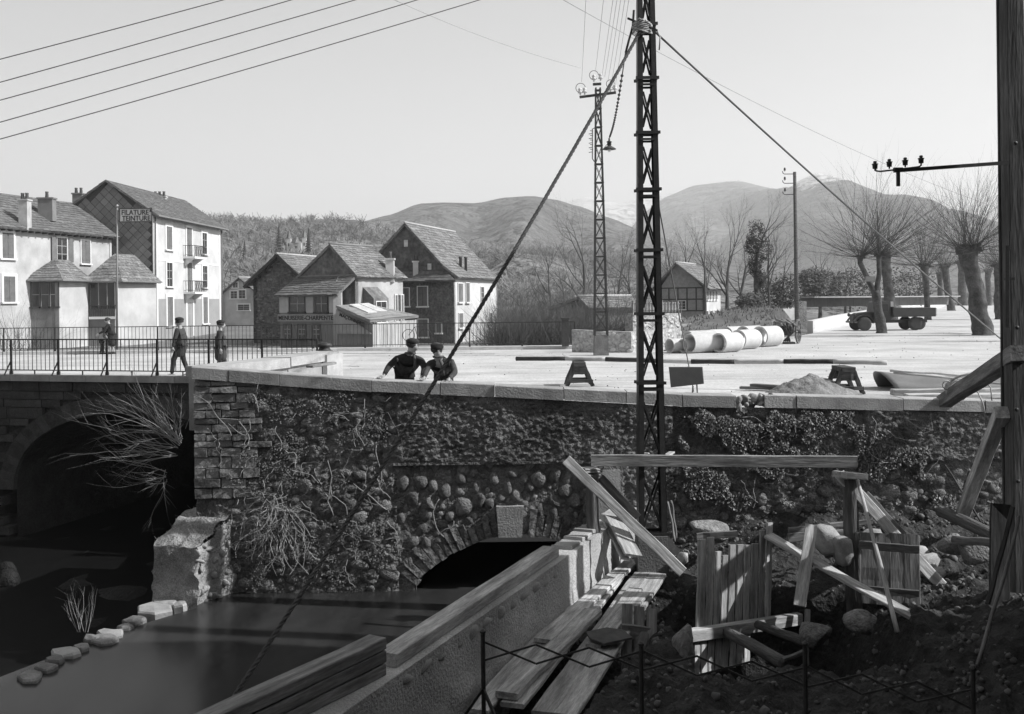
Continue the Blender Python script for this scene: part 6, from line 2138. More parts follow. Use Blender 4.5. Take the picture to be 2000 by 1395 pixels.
# ---- canal side wall with its timber capping
cw_ = thing('canal_wall', 'low mortared wall with timber capping along the river edge of the yard', 'wall', (.4, 15.5, -3.4))
CA = V((canal_x(19.9), 19.9, 0)); CB = V((canal_x(9.0), 9.0, 0))
cu = (CB - CA).normalized(); cn = V((cu.y, -cu.x, 0))      # towards the viewer/left...
if cn.x < 0: cn = -cn
CT = -1.80
vs = []; fs = []
ns, nz_ = 150, 22
CL = (CB - CA).length
for j in range(nz_ + 1):
    for i in range(ns + 1):
        s = CL * i / ns; z = lerp(-3.9, CT, j / nz_)
        near_top = smooth(.45, .1, CT - z)
        d = .225 + .035 * fbm(s * 2.5, z * 3, 1, 3) + .012 * fbm(s * 12, z * 12, 2, 2) + .05 * smooth(CT - .3, CT - 1.2, z)
        vs.append(tuple(CA + cu * s + cn * d + Z * z))
fs = [(j * (ns + 1) + i, j * (ns + 1) + i + 1, (j + 1) * (ns + 1) + i + 1, (j + 1) * (ns + 1) + i) for j in range(nz_) for i in range(ns)]
M_CANAL = mat('canal_render', .46, var=.25, scale=2, bump=.6, bscale=24, fine=.25, fscale=60, stain=.35, stscale=1.0)
q = MB(); q.v = vs; q.f = fs; q.build('wall_face', M_CANAL, cw_, True)
q = MB(); q.prism([CA + cn * .23 + Z * (CT - .004), CA - cn * .23 + Z * (CT - .004), CB - cn * .23 + Z * (CT - .004), CB + cn * .23 + Z * (CT - .004)], -Z * 2.2); q.build('wall_core', M_CANAL, cw_, fix=True)
tA = (17.9 - 19.9) / (9.0 - 19.9)


def cs(y): return CA + cu * ((y - 19.9) / cu.y)


# timber capping: two lengths, chamfered
a, c = cs(16.15), cs(11.35)
plank('capping_timber', a - cn * .02 + Z * (CT + .075), c - cn * .02 + Z * (CT + .075), .27, .15, M_WOOD, cw_, wob=.006)
for i in range(12):                                   # round-shouldered stones under the capping
    p = cs(lerp(15.75, 11.4, i / 11)) + cn * .15 + Z * (CT - .13)
    rock('shoulder_stone', p, (R.uniform(.17, .23), .125, R.uniform(.09, .12)), M_CANAL, R, cw_, rot=(R.uniform(-.15, .15), R.uniform(-.1, .1), math.atan2(cu.y, cu.x) + R.uniform(-.1, .1)), sub=2, rough=.19)
for i, (y0_, zz) in enumerate(((17.3, CT + .03), (17.75, CT + .05), (16.75, CT + .02))):
    p = cs(y0_); plank('flat_stone', p - cu * .22 + Z * zz, p + cu * .2 + Z * zz, .34, .07, M_COPING, cw_, wob=.02)
# stacked timbers at the near end of the wall
for i, (dz, off, y0_, lab) in enumerate(((.09, -.02, 10.95, 'lowest timber of the stack at the near end of the canal wall'), (.23, .0, 11.0, 'middle timber of the stack at the near end of the canal wall'), (.37, -.05, 11.2, 'top timber of the stack at the near end of the canal wall'))):
    a = px(738, 1340 - i * 16, 11.15); d = (px(470, 1440, 9.9) - px(738, 1325, 11.15)).normalized(); a.z = -1.83 + dz
    d = V((-1.14, -1.9, 0)).normalized()
    plank('timber', a, a + d * 3.0, .24, .125, M_WOODD, label=lab, cat='timber', group='timbers stacked on the canal wall end')

# ---- long planks lying over the trench
PL = [((1178, 1118, 17.7), (930, 1392, 12.15), .29, .06, 0.0, 'widest outer plank of the near gangway beside the canal wall'), ((1222, 1106, 17.9), (1000, 1378, 12.35), .29, .06, 0.0, 'lower inner plank of the gangway beside the canal wall'),
      ((1232, 1098, 17.9), (1060, 1252, 14.5), .27, .06, .075, 'plank lying on top of the gangway at its far end'), ((1158, 1195, 15.4), (988, 1360, 12.5), .28, .085, .085, 'thick beam lying on top of the gangway at its near end'),
      ((1255, 1120, 17.6), (1060, 1395, 12.1), .29, .06, 0.0, 'inner plank of the second gangway in front of the pylon base'), ((1285, 1122, 17.6), (1103, 1400, 12.1), .29, .06, 0.0, 'outer plank of the second gangway in front of the pylon base'),
      ((1240, 1152, 16.5), (1160, 1262, 14.3), .22, .05, .06, 'short plank lying on the second gangway'), ((1258, 1160, 16.3), (1190, 1232, 14.8), .20, .05, .065, 'short loose board on the outer plank of the second gangway')]
PZ = -2.62
for (a, c, wd, th, dz, lab) in PL:
    A, C_ = gz(a[0], a[1], PZ + dz), gz(c[0], c[1], PZ + dz)
    plank('plank', A, C_, wd, th, M_WOOD, label=lab, cat='plank', group='planks laid as gangways over the trench', wob=.014, seg=9)
p = gz(1187, 1243, PZ + .12); M_ = Matrix.Translation(p) @ Matrix.Rotation(.5, 4, 'Z')
q = MB(); q.prism([V((-.26, -.3, 0)), V((.22, -.28, 0)), V((.3, .05, 0)), V((.16, .26, 0)), V((-.2, .25, 0)), V((-.3, 0, 0))], V((0, 0, .03)))
link('slate_slab', q.mesh('slate_slab', mat('slate_slab', .08, var=.3, scale=4, bump=.3)), None, M=M_, label='dark flat slab of stone lying on the second gangway', cat='slab')
q = MB(); p = gz(1080, 1252, PZ + .1); q.tube([p + V((.22 * math.cos(a * .5), .3 * math.sin(a * .5), .02)) for a in range(8)], .02, 5)
# leaning pale boards behind the pylon foot
for i, (a, c, wd, lab) in enumerate([((1197, 1010, 18.3), (1238, 1085, 17.3), .34, 'pale wide board leaning at the left foot of the tall pylon'), ((1178, 1008, 18.5), (1222, 1092, 17.4), .16, 'narrow pale board behind the wide one at the pylon foot')]):
    plank('board', px(*a), px(*c), wd, .05, M_WOOD, up=(.35, -.3, 1), label=lab, cat='board')
rock('boulder', px(1182, 1022, 18.9), (.2, .18, .15), M_BOULD, R, label='pale boulder at the end of the canal wall behind the left post', cat='boulder', group='boulders in the work yard')

# ---- timber portal round the pylon
LZ = -.60
la, lb_ = gz(1155, 905, LZ), gz(1673, 908, LZ)
port = thing('timber_portal', 'timber portal frame of a long lintel on two posts passing the pylon', 'frame', ((la + lb_) / 2) - Z * 2)
ld_ = (lb_ - la).normalized()
plank('lintel', la + V((0, -.06, .06)), lb_ + V((0, -.06, .06)), .06, .20, M_WOOD, port, wob=.01, seg=10)
plank('lintel', la + V((.05, .10, .07)), lb_ + V((0, .10, .07)), .2, .06, M_WOOD, port, wob=.01, seg=10)
lp0 = px(1158, 925, 17.75)
log('post', lp0, V((lp0.x, lp0.y, CT - .05)), .11, .115, M_BARK, port)
for i, (yy, nm) in enumerate(((916, 'cap'), (921, 'cap'), (927, 'cap'))):
    plank('packing_block', px(1136, yy, 17.7), px(1170, yy - 1, 17.85), .26, .035, M_WOOD, port)
rp = px(1660, 930, 17.0)
log('post', V((rp.x, rp.y, -.8)), V((rp.x + .06, rp.y - .05, -3.25)), .125, .135, M_BARK, port)
log('post', px(1676, 1040, 16.85), px(1683, 1190, 16.6), .05, .055, M_BARK, port)
plank('packing_block', px(1640, 927, 16.7), px(1681, 930, 17.05), .30, .10, M_WOOD, port)
plank('brace', px(1106, 899, 17.45), px(1335, 1118, 16.7), .18, .045, M_WOOD, port, up=(0, -1, .25))
plank('brace', px(1172, 932, 17.9), px(1246, 1012, 17.8), .15, .045, M_WOODD, port, up=(0, -1, .2))
plank('brace', px(1640, 925, 17.0), px(1854, 1162, 16.6), .19, .05, M_WOOD, port, up=(0, -1, .25))
plank('brace', px(1690, 962, 17.2), px(1765, 1045, 17.2), .10, .05, M_WOODD, port, up=(0, -1, .25))
log('prop_pole', px(1673, 938, 16.75), px(1752, 1236, 14.6), .028, .035, M_WOOD, port)
for (a, c) in (((1240, 896, 18.0), (1262, 886, 18.6)), ((1292, 898, 17.85), (1312, 884, 18.5))):
    plank('cross_batten', px(*a), px(*c), .12, .04, M_WOOD, port)
# spade handles and a shovel blade at the pylon foot
for i, (a, c, lab) in enumerate([((1303, 980, 18.6), (1318, 1058, 18.3), 'shovel handle leaning right of the tall pylon'), ((1310, 978, 18.7), (1320, 1052, 18.4), 'second tool handle leaning beside the shovel')]):
    log('tool_handle', px(*a), px(*c), .02, .024, M_WOODD, label=lab, cat='tool')
q = MB(); q.prism([px(1304, 1045, 18.25), px(1300, 1080, 18.1), px(1335, 1085, 18.05)], V((0, .02, 0))); q.build('shovel_blade_plate', M_IRONL, fix=True, label='dark triangular plate lying against the pylon base', cat='plate')
rock('boulder', px(1333, 1092, 18.0), (.16, .1, .13), M_BOULD, R, sub=1, rough=.3, label='angular pale stone right of the pylon base', cat='boulder', group='boulders in the work yard')

# ---- shoring pit: upright boards, wale, struts
sh = thing('pit_shoring', 'shoring of upright boards with a wale beam and log struts in the pit', 'shoring', px(1440, 1230, 16.8))
tops = [1052, 1050, 1078, 1085, 1065, 1063, 1064, 1062, 1035, 1022]
xsb = [1362, 1381, 1396, 1409, 1423, 1438, 1453, 1467, 1483, 1496, 1510]
for i in range(10):
    xm = (xsb[i] + xsb[i + 1]) / 2; wd = (xsb[i + 1] - xsb[i]) * 16.95 / 2000 * .93
    D = lerp(16.35, 17.15, i / 9)
    a = px(xm, tops[i], D); c = px(xm - 4, 1236 - i * 3.4, D - .12)
    plank('upright_board', a, c, .035, wd * 1.16, M_WOOD, sh, up=(.86, .5, 0), wob=.008)
for i in range(8):
    xm = 1362 + i * 14; a = px(xm, 1236 - i * 2, 16.15 + i * .065); c = px(xm - 2, 1318 - i * 3, 16.0 + i * .065)
    plank('lower_board', a, c, .035, .122, M_WOOD, sh, up=(.86, .5, 0))
plank('wale', px(1340, 1243, 16.0), px(1562, 1208, 17.1), .14, .19, M_WOOD, sh, wob=.01)
log('strut', px(1418, 1234, 16.3), px(1532, 1296, 14.3), .085, .095, M_BARK, sh)
log('strut', px(1480, 1220, 16.4), px(1572, 1256, 15.0), .07, .075, M_BARK, sh)
plank('stake', px(1577, 1190, 14.9), px(1574, 1300, 14.5), .09, .07, M_WOODD, sh, up=(1, 0, 0))
plank('rail', px(1528, 1290, 14.2), px(1574, 1272, 14.5), .06, .06, M_WOODD, sh)
plank('stake', px(1618, 1222, 14.9), px(1612, 1260, 14.8), .09, .05, M_WOODD, sh, up=(1, 0, 0))
# trench shoring under the gangways
ts = thing('trench_shoring', 'dark shoring panel and log strut in the trench below the gangways', 'shoring', px(1240, 1300, 14.5))
for i in range(3):
    plank('upright_board', px(1225 + i * 24, 1180 + i * 4, 15.2), px(1222 + i * 24, 1345, 14.6), .04, .155, M_WOODD, ts, up=(1, 0, 0))
plank('wale', px(1212, 1232, 14.9), px(1286, 1240, 15.1), .07, .2, M_WOODD, ts)
log('strut', px(1257, 1242, 14.7), px(1213, 1365, 13.2), .075, .085, M_BARK, ts)
# long plank, leaning board, formwork panel, back boards
plank('plank', px(1500, 1046, 17.1), px(1793, 1210, 15.2), .26, .05, M_WOOD, wob=.01, label='long plank sloping across the pit to the right, striped with sunlight', cat='plank')
plank('board', px(1585, 1026, 16.7), px(1562, 1183, 15.9), .04, .19, M_WOOD, up=(1, -.2, 0), label='board standing tilted before the large smooth boulder', cat='board')
M_FORM = wood('formwork_boards', .17, rnd=.06)
fw = thing('formwork_panel', 'square formwork panel of boards with two battens right of the log post', 'panel', px(1740, 1185, 16.2))
for i in range(4):
    x0_, x1_ = 1682 + i * 28, 1682 + (i + 1) * 28
    a = px((x0_ + x1_) / 2, 1040 + i * 1.5, 16.55 - i * .06); c = px((x0_ + x1_) / 2 + 3, 1180 + i * 2, 16.2 - i * .06)
    plank('panel_board', a, c, .035, 28 * 16.4 / 2000 * 1.03, M_FORM, fw, up=(.967, -.25, 0))
for yy in (1068, 1155):
    plank('batten', px(1679, yy - 4, 16.32), px(1796, yy + 6, 16.05), .03, .13, M_WOODD, fw, up=(0, 0, 1))
for i, (a, c, wd, lab) in enumerate([((1540, 1050, 17.4), (1650, 1042, 17.5), .15, 'dark board lying behind the pit under the boulder'), ((1540, 1036, 17.5), (1705, 1018, 17.8), .09, 'thin batten lying along the foot of the wall behind the log post'), ((1360, 1048, 18.1), (1440, 1043, 18.1), .12, 'weathered board lying before the mossy boulder')]):
    plank('board', px(*a), px(*c), .05, wd, M_WOODD, label=lab, cat='board')
# props and logs on the right
plank('prop', px(1957, 806, 15.55), px(1880, 1003, 18.6), .2, .2, M_WOOD, label='squared timber prop slanting from the building down to the yard', cat='prop')
log('log', px(1836, 998, 18.3), px(1950, 1052, 17.0), .1, .11, M_BARK, label='peeled log lying below the slanting prop', cat='log')
log('log', px(1862, 1055, 17.0), px(1960, 1062, 16.2), .07, .07, M_WOODD, label='tied timber end sticking out beside the building', cat='log')
log('iron_rod', px(1845, 908, 19.3), px(1915, 1018, 17.9), .016, .016, M_IRONL, label='thin iron rod leaning behind the slanting prop', cat='rod')
bm_ = thing('raking_beam', 'heavy dark beam raking from the building down onto the parapet, lashed with rope', 'beam', px(1850, 775, 20))
plank('beam_timber', px(1990, 690, 15.3), px(1842, 786, 20.15), .24, .24, M_WOODD, bm_, wob=.012)
q = MB(); c = px(1868, 762, 19.3)
for k in range(5): q.tube([c + V((.17 * math.cos(a), .05 * k - .1 + .02 * math.sin(a * 3), .19 * math.sin(a))) for a in [i * 2 * PI / 12 for i in range(13)]], .016, 5)
q.tube([c + V((-.1, 0, .18)), c + V((.02, -.1, .27)), c + V((.14, -.1, .3)), c + V((.25, -.12, .34))], .022, 5)
q.tube([c + V((-.2, -.05, .1)) + V((.08 * math.cos(a), 0, .08 * math.sin(a))) for a in [i * .6 for i in range(11)]], .014, 5)
q.tube([c + V((.15, 0, .0)), c + V((.35, -.1, -.02)), c + V((.42, -.15, -.22)), c + V((.44, -.2, -.42))], .014, 5)
q.tube([c + V((.5, -.1, .15)), c + V((.6, -.1, .05)), c + V((.62, -.1, -.2))], .012, 5)
q.build('rope_lashing', MATS['pale_rope'], bm_, True)

# ---- scissor fence of flat iron in the foreground
fe = thing('iron_fence', 'low black iron fence of crossed flat bars in the shaded foreground', 'fence', px(943, 1395, 10.8))
fpts = [px(943, 1272, 10.8), px(1255, 1290, 10.6), px(1577, 1322, 10.3), px(1900, 1366, 10.0)]
ptop = [(943, 1238, 10.8), (1252, 1262, 10.6), (1572, 1262, 10.3), (1900, 1310, 10.0)]
for (x, y, D) in ptop:
    a = px(x, y, D); q = MB(); q.tube([V((a.x, a.y, -3.6)), a], .024, 8); q.lathe(a, [(.02, 0), (.034, .012), (.034, .03), (.01, .05)], 8); q.build('post', M_IRON, fe)
for seg in range(3):
    a, c = fpts[seg], fpts[seg + 1]; n = 3
    for k in range(n):
        p0, p1 = lerp(a, c, k / n), lerp(a, c, (k + 1) / n)
        for sgn in (-1, 1):
            q = MB(); q.beam(p0 + Z * sgn * .10 + V((0, sgn * .006, 0)), p1 - Z * sgn * .10 + V((0, sgn * .006, 0)), .008, .02); q.build('crossed_bar', M_IRON, fe)
q = MB(); a = px(943, 1345, 10.8); q.beam(a, px(908, 1395, 10.6), .02, .04); q.beam(a, px(972, 1410, 10.6), .02, .04); q.build('stay', M_IRON, fe)

# ---- the building at the picture edge, which also shades the foreground
M_POST = wood('grey_post', .115, rnd=.05)
bd = thing('timber_building', 'dark boarded building whose corner post fills the right edge of the picture', 'building', (8, 15, -3))
BXc = px(1962, 600, 15.6).x
M_BDW = wood('tarred_boards', .055, rnd=.3)
q = MB(); q.fbox(V((0, 0, 0)), V((1, 0, 0)), V((0, -1, 0)), BXc + .23, BXc + 2.3, -14.7, 6, -4.2, 8.6); q.build('walls', M_BDW, bd)
plank('corner_post', V((BXc + .14, 15.55, -3.2)), V((BXc + .14, 15.55, 9.6)), .26, .28, M_POST, bd, up=(0, 1, 0), wob=.012, seg=10)
plank('corner_post', V((BXc + .03, 15.73, -3.2)), V((BXc + .03, 15.73, 9.6)), .07, .05, M_BDW, bd, up=(0, 1, 0), wob=.01, seg=10)
for i in range(14):
    y = 14.58 - i * .26; plank('wall_board', V((BXc + .20, y, -3.2)), V((BXc + .20, y, 8.5)), .24, .04, M_BDW, bd, up=(1, 0, 0))
q = MB(); q.prism([V((BXc - .55, -6.5, 8.45)), V((BXc + 2.5, -6.5, 8.45)), V((BXc + 2.5, 14.75, 8.45)), V((BXc - .55, 14.75, 8.45))], Z * .2); q.build('eaves', M_BDW, bd, fix=True)
q = MB(); q.box((-4, -7.0, 2.5), (26, 5.0, 13)); q.build('sky_blocker', M_BDW, bd)  # unseen mass added behind the viewer to hold sky light off the foreground
plank('lower_board', px(1953, 985, 15.5), px(1950, 1200, 15.2), .30, .05, M_BDW, bd, up=(0, -1, 0))
plank('batten', px(1978, 990, 14.2), px(1930, 1180, 13.6), .06, .04, M_BDW, bd)
q = MB(); q.box(px(1971, 545, 15.3), (.12, .1, .04)); q.tube([px(1968, 480, 15.2), px(1968, 640, 15.2)], .03, 6); q.tube([px(1972, 452, 15.2), px(1972, 490, 15.2)], .012, 5); q.build('hinge_ironwork', M_IRON, bd)
for (x, y) in ((1983, 280), (1986, 640), (1985, 800), (1988, 940)):
    q = MB(); q.lathe(px(x, y, 15.25), [(.03, -.02), (.03, .02), (.01, .03)], 8, Matrix.Rotation(PI / 2, 3, 'X')); q.build('bolt_head', M_IRON, bd)
log('pole', px(1990, 1010, 13.6), px(1908, 1300, 12.2), .022, .026, M_WOODD, label='thin pole leaning against the building in deep shadow', cat='pole')
ib = thing('insulator_bracket', 'iron arm from the building carrying four dark bell insulators', 'bracket', px(1963, 319, 15.3))
q = MB(); q.beam(px(1746, 334, 15.2), px(1968, 318, 15.3), .05, .05); q.build('arm', M_IRON, ib)
q = MB(); q.tube([px(1709, 328, 15.2), px(1711, 334, 15.2), px(1720, 335, 15.2), px(1755, 331, 15.2), px(1795, 326, 15.2), px(1799, 323, 15.2), px(1799, 318, 15.2)], .013, 6); q.build('cross_bar', M_IRON, ib)
q = MB(); c = px(1754, 331, 15.2); q.box(c, (.13, .06, .05)); q.box(c + Z * -.13, (.045, .045, .24)); q.build('clamp', M_IRON, ib)
for (x, y) in ((1709, 330), (1737, 326), (1768, 323), (1799, 319)):
    q = MB(); p = px(x, y, 15.2); q.lathe(p, [(.012, -.03), (.012, .0), (.036, .0), (.04, .055), (.05, .075), (.028, .07), (.022, .085), (.03, .1), (.02, .115)], 10); q.build('insulator', MATS['dark_porcelain'], ib, True)

# ---- block, weir and weeds at the left bank
blk = thing('masonry_block', 'battered masonry block standing in the river at the foot of the wall corner', 'block', gz(385, 1180, WATER))
bb = [gz(386, 1182, WATER), gz(472, 1152, WATER), None, gz(300, 1176, WATER)]
A, Bq, Dq = bb[0], bb[1], bb[3]
Cq = Bq + (Dq - A)
ztA, ztB, ztD, ztC = px(388, 1072, A.y).z, px(468, 1000, Bq.y).z, px(302, 1066, Dq.y).z, px(380, 985, Cq.y).z
nn = 22
vs = []; fs = []


def patch(f, nu, nv):
    k = len(vs)
    for j in range(nv + 1):
        for i in range(nu + 1): vs.append(tuple(f(i / nu, j / nv)))
    for j in range(nv):
        for i in range(nu): fs.append((k + j * (nu + 1) + i, k + j * (nu + 1) + i + 1, k + (j + 1) * (nu + 1) + i + 1, k + (j + 1) * (nu + 1) + i))


def rough3(p, n, amp=.05):
    o3 = V((7.3, 1.1, 4.7))
    return p + V((fbm(p.x * 3, p.y * 3, p.z * 3, 4), fbm(p.x * 3 + 9, p.y * 3, p.z * 3, 4), fbm(p.x * 3, p.y * 3 + 7, p.z * 3, 4))) * .085


nR = (Bq - A).cross(Z).normalized(); nL = (A - Dq).cross(Z).normalized()
zbk = WATER - .6
patch(lambda u, v: rough3(lerp(V((A.x, A.y, zbk)), V((Bq.x, Bq.y, zbk)), u) + Z * v * (lerp(ztA, ztB, u) - zbk), nR), 20, 26)
patch(lambda u, v: rough3(lerp(V((Dq.x, Dq.y, zbk)), V((A.x, A.y, zbk)), u) + Z * v * (lerp(ztD, ztA, u) - zbk), nL, .035), 20, 26)
patch(lambda u, v: rough3(lerp(lerp(V((Dq.x, Dq.y, ztD)), V((A.x, A.y, ztA)), u), lerp(V((Cq.x, Cq.y, ztC)), V((Bq.x, Bq.y, ztB)), u), v) + Z * .1 * math.sin(v * PI), Z, .07), 20, 20)
M_BLK = mat('crumbling_masonry', .26, var=.35, scale=2.5, bump=.8, bscale=18, fine=.3, fscale=40)
q = MB(); q.v = vs; q.f = fs; q.build('block_body', M_BLK, blk, True)
for k in range(26):
    u, v = R.random(), R.random(); p = lerp(V((A.x, A.y, WATER)), V((Bq.x, Bq.y, WATER)), u) + Z * v * (lerp(ztA, ztB, u) - WATER)
    rock('stone', p - nR * .0, (R.uniform(.05, .13), R.uniform(.04, .07), R.uniform(.04, .09)), M_COPING, R, blk)
WEIR = [(300, 1192, .42, .2), (350, 1185, .2, .13), (262, 1215, .25, .13), (215, 1240, .26, .14), (245, 1228, .16, .09), (180, 1252, .18, .1), (200, 1252, .3, .12), (130, 1278, .30, .15), (110, 1292, .2, .08), (160, 1268, .18, .09), (90, 1308, .2, .1), (320, 1180, .3, .15), (60, 1325, .25, .12)]
for i, (x, y, rx, rz) in enumerate(WEIR):
    p = gz(x, y, WATER); big = {0: 'largest pale flat stone of the weir beside the masonry block', 7: 'pale flat stone at the dark outer end of the weir', 3: 'flat sunlit stone in the middle of the weir'}
    q = MB(); npt = R.choice((6, 7, 8)); a0 = R.uniform(0, 6); pl = []
    for k in range(npt):
        a = a0 + k * 2 * PI / npt; r_ = R.uniform(.75, 1.1); pl.append(V((math.cos(a) * r_ * rx * 1.15, math.sin(a) * r_ * rx * .7, R.uniform(-.015, .02))))
    q.v = [tuple(v - Z * .25) for v in pl] + [tuple(v * 1.04 + Z * .03) for v in pl] + [tuple(v * .93 + Z * R.uniform(.05, .075)) for v in pl] + [(R.uniform(-.03, .03), 0, .085)]
    for l_ in (0, npt):
        for k in range(npt): q.f.append((l_ + k, l_ + (k + 1) % npt, l_ + npt + (k + 1) % npt, l_ + npt + k))
    for k in range(npt): q.f.append((2 * npt + k, 2 * npt + (k + 1) % npt, 3 * npt))
    link('weir_stone', q.mesh('weir_stone', M_COPING if i in (0, 3, 7, 1) else M_STONE), None, M=trs(p, (.05, -.04, -.75)), label=big.get(i, 'small wet stone in the line of the river weir'), cat='stone', group='flat stones of the river weir')
for k in range(9):
    p = V((R.uniform(-16, -7.2), R.uniform(16, 27), -4.75))
    rock('river_rock', p, (R.uniform(.2, .6), R.uniform(.2, .5), R.uniform(.12, .3)), M_BED, R, label='dark wet rock in the shadowed pool under the bridge', cat='rock', group='dark rocks in the pool under the bridge')

# ---- plants on the walls
q = MB(); rr = random.Random(8)
t = thing('wall_shrub', 'large bare shrub sprouting from the wall corner out over the dark bridge arch', 'shrub', px(345, 870, 19.9))
for (x, y, D, n, ang, sprd, L) in ((350, 868, 20.0, 22, PI * .76, .75, 1.8), (340, 880, 20.1, 14, PI * 1.0, .5, 2.0), (322, 930, 20.2, 14, PI * 1.05, 1.0, 1.1), (355, 850, 20.0, 8, PI * .5, .4, 1.1)):
    for k in range(n):
        a = rr.gauss(ang, sprd * .62); yd = rr.uniform(-.9, .1)
        shoot(q, px(x + rr.uniform(-8, 8), y + rr.uniform(-14, 14), D), (math.cos(a), yd * .7, math.sin(a)), L * rr.uniform(.35, 1.15), .0075, rr, rr.uniform(-.7, .7), 9, 3, 7, .38)
q.build('stems', M_TWIGL, t)
q = MB(); rr = random.Random(18)
t = thing('hanging_creeper', 'tangle of pale dead creeper hanging on the dark wall above the river', 'creeper', px(535, 1040, 19.8))
for k in range(110):
    p = px(rr.gauss(540, 22), rr.uniform(960, 1050), 19.93); pts = [p]; d = V((rr.gauss(-.1, .9), rr.uniform(-.5, .05), rr.uniform(-1, .3))).normalized()
    for i in range(7):
        d = (d + V((rr.gauss(-.02, .45), rr.gauss(0, .2), rr.gauss(-.2, .35)))).normalized(); nxt = pts[-1] + d * rr.uniform(.06, .17)
        nxt.y = min(nxt.y, 19.9); pts.append(nxt)
    q.tube(pts, [.0055] * 4 + [.004] * 4, 3, caps=False)
q.build('stems', mat('dead_creeper', .30, var=.3, scale=4), t)
for i, (pts, lab) in enumerate([([(858, 975), (846, 1000), (852, 1030), (868, 1050), (860, 1040), (880, 1032), (886, 1010)], 'pale looped creeper stem hanging by the rope left of the cobbled panel'), ([(690, 945), (710, 960), (740, 985), (762, 1000)], 'creeper stem slanting across the dark rubble'), ([(640, 900), (648, 930), (640, 980), (655, 1020)], 'thin creeper stem in the middle of the rubble'),
                            ([(375, 770), (410, 790), (440, 830), (455, 860)], 'long thin creeper stem over the corner quoins'), ([(735, 870), (738, 900), (745, 940), (742, 960)], 'upright creeper stem left of the roughcast')]):
    q = MB(); q.tube([lerp(px(*pts[k2], 19.86), px(*pts[k2 + 1], 19.86), f2) + V((noise.noise(V((k2 + f2, i, 1))) * .05, 0, noise.noise(V((k2 + f2, i, 5))) * .05)) for k2 in range(len(pts) - 1) for f2 in (0, .25, .5, .75)], .0085, 5); q.build('dead_creeper', MATS['dead_creeper'], None, True, label=lab, cat='creeper')


def wall_leaves(name, label, pxbox, n, size, m, dens_seed, thr, layers=(.0, .12), cat='ivy'):
    rr = random.Random(dens_seed); q = MB(); c = 0; tries = 0
    while c < n and tries < n * 30:
        tries += 1
        x = rr.uniform(pxbox[0], pxbox[2]); y = rr.uniform(pxbox[1], pxbox[3])
        X, zq = wx(x, y)
        edge = min((x - pxbox[0]), (pxbox[2] - x), (y - pxbox[1]) * 1.6, (pxbox[3] - y) * 1.6) / 60.0
        if noise.noise(V((X * 1.5, zq * 1.7, dens_seed))) + .35 * noise.noise(V((X * 5, zq * 5, dens_seed))) + min(0, edge - .5) < thr: continue
        if zq > cop_z(X) - .28: continue
        p = V((X, WY - rr.uniform(*layers), zq))
        nrm = V((rr.gauss(.25, .5), -1, rr.gauss(.2, .5))).normalized(); a = nrm.orthogonal().normalized(); b2 = nrm.cross(a); an = rr.uniform(0, 6.28)
        a, b2 = a * math.cos(an) + b2 * math.sin(an), b2 * math.cos(an) - a * math.sin(an); s = size * rr.uniform(.6, 1.4)
        q.add([p - a * s, p + b2 * s * .75 + nrm * s * .2, p + a * s, p - b2 * s * .75 - nrm * s * .1], [(0, 1, 2, 3)]); c += 1
    t = thing(name, label, cat, V((wx(pxbox[0], pxbox[3])[0], WY, wx(pxbox[0], pxbox[3])[1])))
    q.build('leaves', m, t)
    return t


q = MB(); rr = random.Random(44)
for k in range(95):
    x0_, y0_ = (rr.uniform(400, 765), rr.uniform(750, 1100)) if k < 75 else (rr.uniform(1320, 1900), rr.uniform(800, 940))
    p = px(x0_, y0_, 19.92); d = V((rr.gauss(0, .7), 0, rr.uniform(-1, .4))).normalized(); pts = [p]
    for i in range(8):
        d = (d + V((rr.gauss(0, .5), 0, rr.gauss(-.12, .4)))).normalized(); e_ = pts[-1] + d * rr.uniform(.04, .12); e_.y = 19.92 - rr.uniform(0, .06)
        if e_.z > cop_z(e_.x) - .3: break
        pts.append(e_)
    q.tube(pts, .0055, 3, caps=False)
t = thing('creeper', 'fine dead creeper strings straggling over the dark rubble wall', 'creeper', (-4, WY, -2)); q.build('stems', mat('dead_creeper', .30, var=.3, scale=4), t)
M_IVY = mat('ivy_leaf', .14, var=.35, scale=6, rough=.5, spec=.35)
M_TUFT = mat('wall_weed', .15, var=.4, scale=7)
wall_leaves('ivy', 'dense ivy on the wall right of the tall pylon', (1295, 795, 1610, 985), 8000, .022, M_IVY, 3, .04, (.0, .14))
wall_leaves('ivy', 'ivy patch at the top of the wall below the sand heap', (1420, 785, 1760, 920), 3600, .02, M_IVY, 5, .06, (.0, .10))
wall_leaves('ivy', 'straggling ivy right of the portal lintel', (1650, 860, 1830, 950), 2200, .022, M_IVY, 7, 0.0, (.0, .10))
wall_leaves('weeds', 'pale weeds and moss scattered over the dark rubble wall left of the roughcast', (440, 755, 770, 960), 2600, .016, M_TUFT, 11, .0, (.0, .08), 'weeds')
wall_leaves('weeds', 'hanging moss and weeds on the lower wall just above the river', (480, 1000, 800, 1150), 2200, .016, M_TUFT, 13, .05, (.0, .1), 'weeds')
wall_leaves('weeds', 'weeds on the wall foot behind the portal', (1310, 960, 1960, 1010), 700, .028, M_IVY, 17, .05, (.0, .1), 'weeds')
rr = random.Random(2); q = MB()
for k in range(260):
    u, v = rr.random(), rr.random(); p = lerp(lerp(V((Dq.x, Dq.y, ztD)), V((A.x, A.y, ztA)), u), lerp(V((Cq.x, Cq.y, ztC)), V((Bq.x, Bq.y, ztB)), u), v)
    shoot(q, p, (rr.gauss(0, .7), rr.gauss(0, .7), 1), rr.uniform(.06, .25), .006, rr, 0, 2, 3)
t = thing('dry_weeds', 'dry weeds growing on top of the masonry block', 'weeds', p); q.build('stems', M_TWIGL, t)
q = MB()
